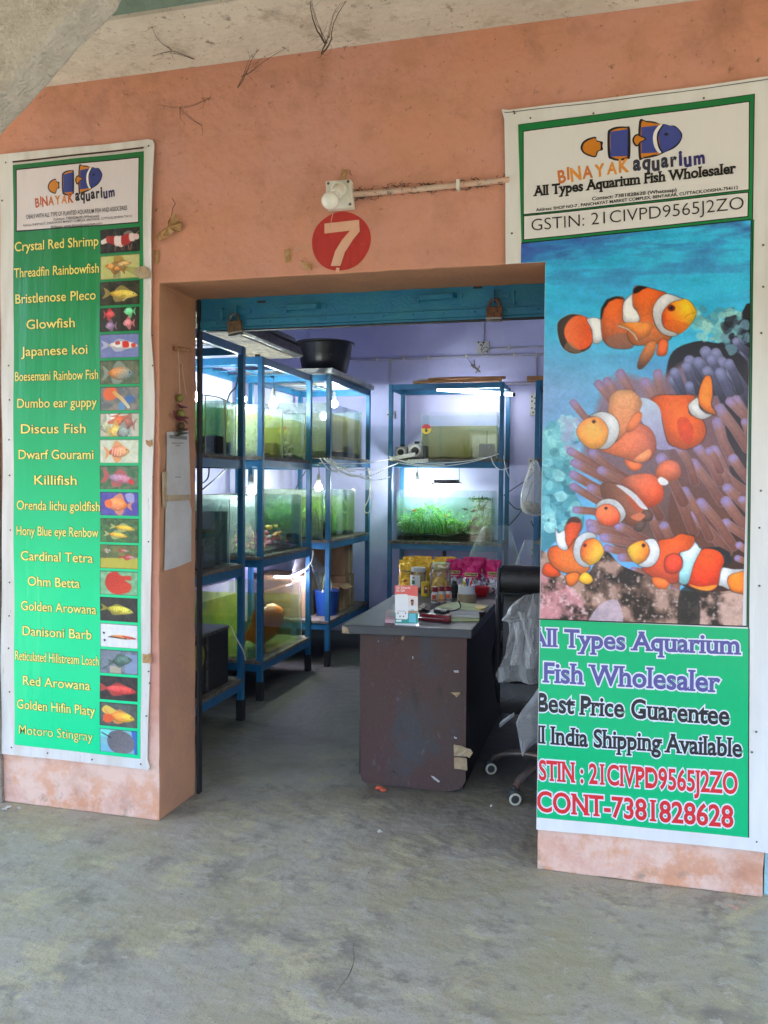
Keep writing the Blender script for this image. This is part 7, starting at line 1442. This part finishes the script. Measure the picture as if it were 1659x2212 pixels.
# fish 5
shape([(1380, 1250), (1400, 1190), (1460, 1165), (1540, 1158), (1540, 1312), (1440, 1312), (1395, 1287)], (244, 128, 44), w_=7)
shape([(1335, 1150), (1420, 1155), (1515, 1158), (1400, 1192), (1380, 1242), (1395, 1292), (1350, 1272), (1312, 1252)], WT, w_=3)
cv.seg([(1240, 1012), (1320, 1015), (1375, 1050), (1392, 1095), (1362, 1130)], [10, 30, 44, 40, 18], (34, 40, 48)); shape([(1200, 1030), (1260, 1015), (1330, 1040), (1358, 1100), (1332, 1170), (1312, 1272), (1260, 1302), (1180, 1292), (1110, 1252), (1150, 1130)], (236, 88, 40), (224, 62, 30), ((1200, 1040), (1250, 1240)), w_=6); cv.poly([(1120, 1258), (1200, 1275), (1310, 1262), (1262, 1300), (1180, 1292)], (240, 150, 50))
shape([(1058, 1045), (1130, 1010), (1150, 955), (1190, 1010), (1202, 1020), (1152, 1120), (1110, 1252), (1050, 1242), (1048, 1180), (1075, 1110)], (216, 228, 232), (150, 206, 214), ((1120, 1020), (1070, 1220)), w_=4)
shape([(915, 960), (1000, 945), (1060, 915), (1130, 922), (1160, 955), (1122, 1018), (1050, 1045), (1075, 1095), (1050, 1180), (1042, 1242), (950, 1250), (880, 1212), (800, 1152), (850, 1135), (905, 1080), (918, 1010)], (240, 100, 46), (222, 88, 60), ((980, 950), (960, 1230)), w_=4)
shape([(960, 1082), (1020, 1050), (1067, 1080), (1067, 1150), (1010, 1182), (960, 1162)], (230, 76, 52), ol=(60, 30, 40), w_=6); shape([(868, 1212), (950, 1222), (987, 1262), (950, 1290), (890, 1272)], (240, 118, 56), ol=(120, 60, 50), w_=3)
shape([(700, 1022), (740, 980), (812, 958), (847, 1000), (852, 1040), (822, 1092), (780, 1122), (730, 1092)], (238, 190, 70), (240, 130, 52), ((710, 1030), (830, 1020)), w_=2); shape([(815, 958), (880, 950), (914, 1000), (917, 1060), (882, 1122), (830, 1142), (773, 1127), (822, 1095), (852, 1040), (842, 990)], WT, w_=4); cv.poly([(795, 992), (808, 978), (824, 992), (808, 1008)], (90, 40, 20)); cv.seg([(1090, 915), (1160, 930)], 4, DK2); cv.seg([(1150, 960), (1205, 1015)], 4, (80, 120, 150))
b_ = np.pad(cv.a, ((1, 1), (1, 1), (0, 0)), 'edge'); bl = (b_[:-2, 1:-1]+b_[2:, 1:-1]+b_[1:-1, :-2]+b_[1:-1, 2:]+2*cv.a)/6; cv.a = np.clip((bl*.6+cv.a*.4)*1.1-12, 0, 255)
cv.a *= (1+.07*(cv.noise(60, 60, 31, 3)-.5)+.09*(cv.noise(130, 130, 32, 2)-.5)+.10*(cv.noise(16, 16, 33, 3)-.5))[..., None]
cv.a += ((rng.rand(cv.H, cv.W)-.5)*12)[..., None]; cv.a = np.clip(cv.a, 0, 255)
# the corners of the picture on the banner
TLp, TRp, BRp, BLp = bp(1127, 526), bp(1622.5, 475), bp(1613.4, 1353), bp(1162.6, 1337)
def keep(x, z):
    top = TLp.z+(TRp.z-TLp.z)*(x-TLp.x)/(TRp.x-TLp.x); bot = BLp.z+(BRp.z-BLp.z)*(x-BLp.x)/(BRp.x-BLp.x); rt = TRp.x+(BRp.x-TRp.x)*(z-TRp.z)/(BRp.z-TRp.z)
    return (z < top) & (z > bot) & (x < rt) & ((x > xe) | (z > zl_))
cv.build('reef_picture', 2, rbn, keep)
m = MB()
for A, B, wd in (((1127, 526), (1622.5, 475), 2.2), ((1622.5, 475), (1613.4, 1353), 2.0), ((1613.4, 1353), (1163, 1337), 2.6)):
    p, q = bp(*A, 3), bp(*B, 3); d = (q-p).normalized(); nn = Vector((-d.z, 0, d.x))*wd*.0009; m.face([p-nn, q-nn, q+nn, p+nn], 0, False, BK)
m.build('black_border', 'print_vinyl', rbn)
nails(rbn, [(1112, 246), (1146, 256), (1282, 246), (1110, 242), (1520, 213), (1150*0+1106, 505), (1648, 530), (1648, 620), (1644, 720), (1643, 1060), (1640, 1140), (1640, 1265), (1633, 1580), (1624, 1624), (1634, 1817), (1650, 1453)], 2)

# ------------------------------------------------------------------ the vinyl hangs in shallow ripples: every layer of a banner follows the same sag
import bmesh
def ripple(root, edge_x, seed):
    for o in [c for c in root.children if c.type == 'MESH' and not c.name.startswith('nail')]:
        off = root.location; me = o.data; bm = bmesh.new(); bm.from_mesh(me)
        if not o.name.startswith(('fish_picture', 'reef_picture')):
            for ax in (0, 2):
                lo = min(v.co[ax] for v in bm.verts)+off[ax]; hi = max(v.co[ax] for v in bm.verts)+off[ax]; k0, k1 = int(math.ceil(lo/.04)), int(math.floor(hi/.04)); nrm = Vector((1, 0, 0)) if ax == 0 else Vector((0, 0, 1))
                for k in range(k0, k1+1): bmesh.ops.bisect_plane(bm, geom=bm.verts[:]+bm.edges[:]+bm.faces[:], dist=1e-6, plane_co=nrm*(k*.04-off[ax]), plane_no=nrm)
        for v in bm.verts:
            x, y, z = v.co.x+off.x, v.co.y+off.y, v.co.z+off.z
            if y > .001: continue
            a = .0035+.0022*math.sin(z*11+x*5+seed)+.0013*math.sin(x*17-z*4+seed*2)
            e = max(0, (x-edge_x)/.05); a += .010*min(e, 1.4)**2*(.5+.5*math.sin(z*5.2+seed))
            v.co.y -= a*min(1, max(0, -y)/.0045)
        bm.to_mesh(me); bm.free(); me.update()
ripple(lbn, at(311, 900, 'y', 0).x+.006, 1.0)
ripple(rbn, at(1628, 900, 'y', 0).x+.01, 2.6)
for r_, sd in ((lbn, 1.0), (rbn, 2.6)):
    for o in r_.children:
        if o.name.startswith('nail'): o.location.y -= .004
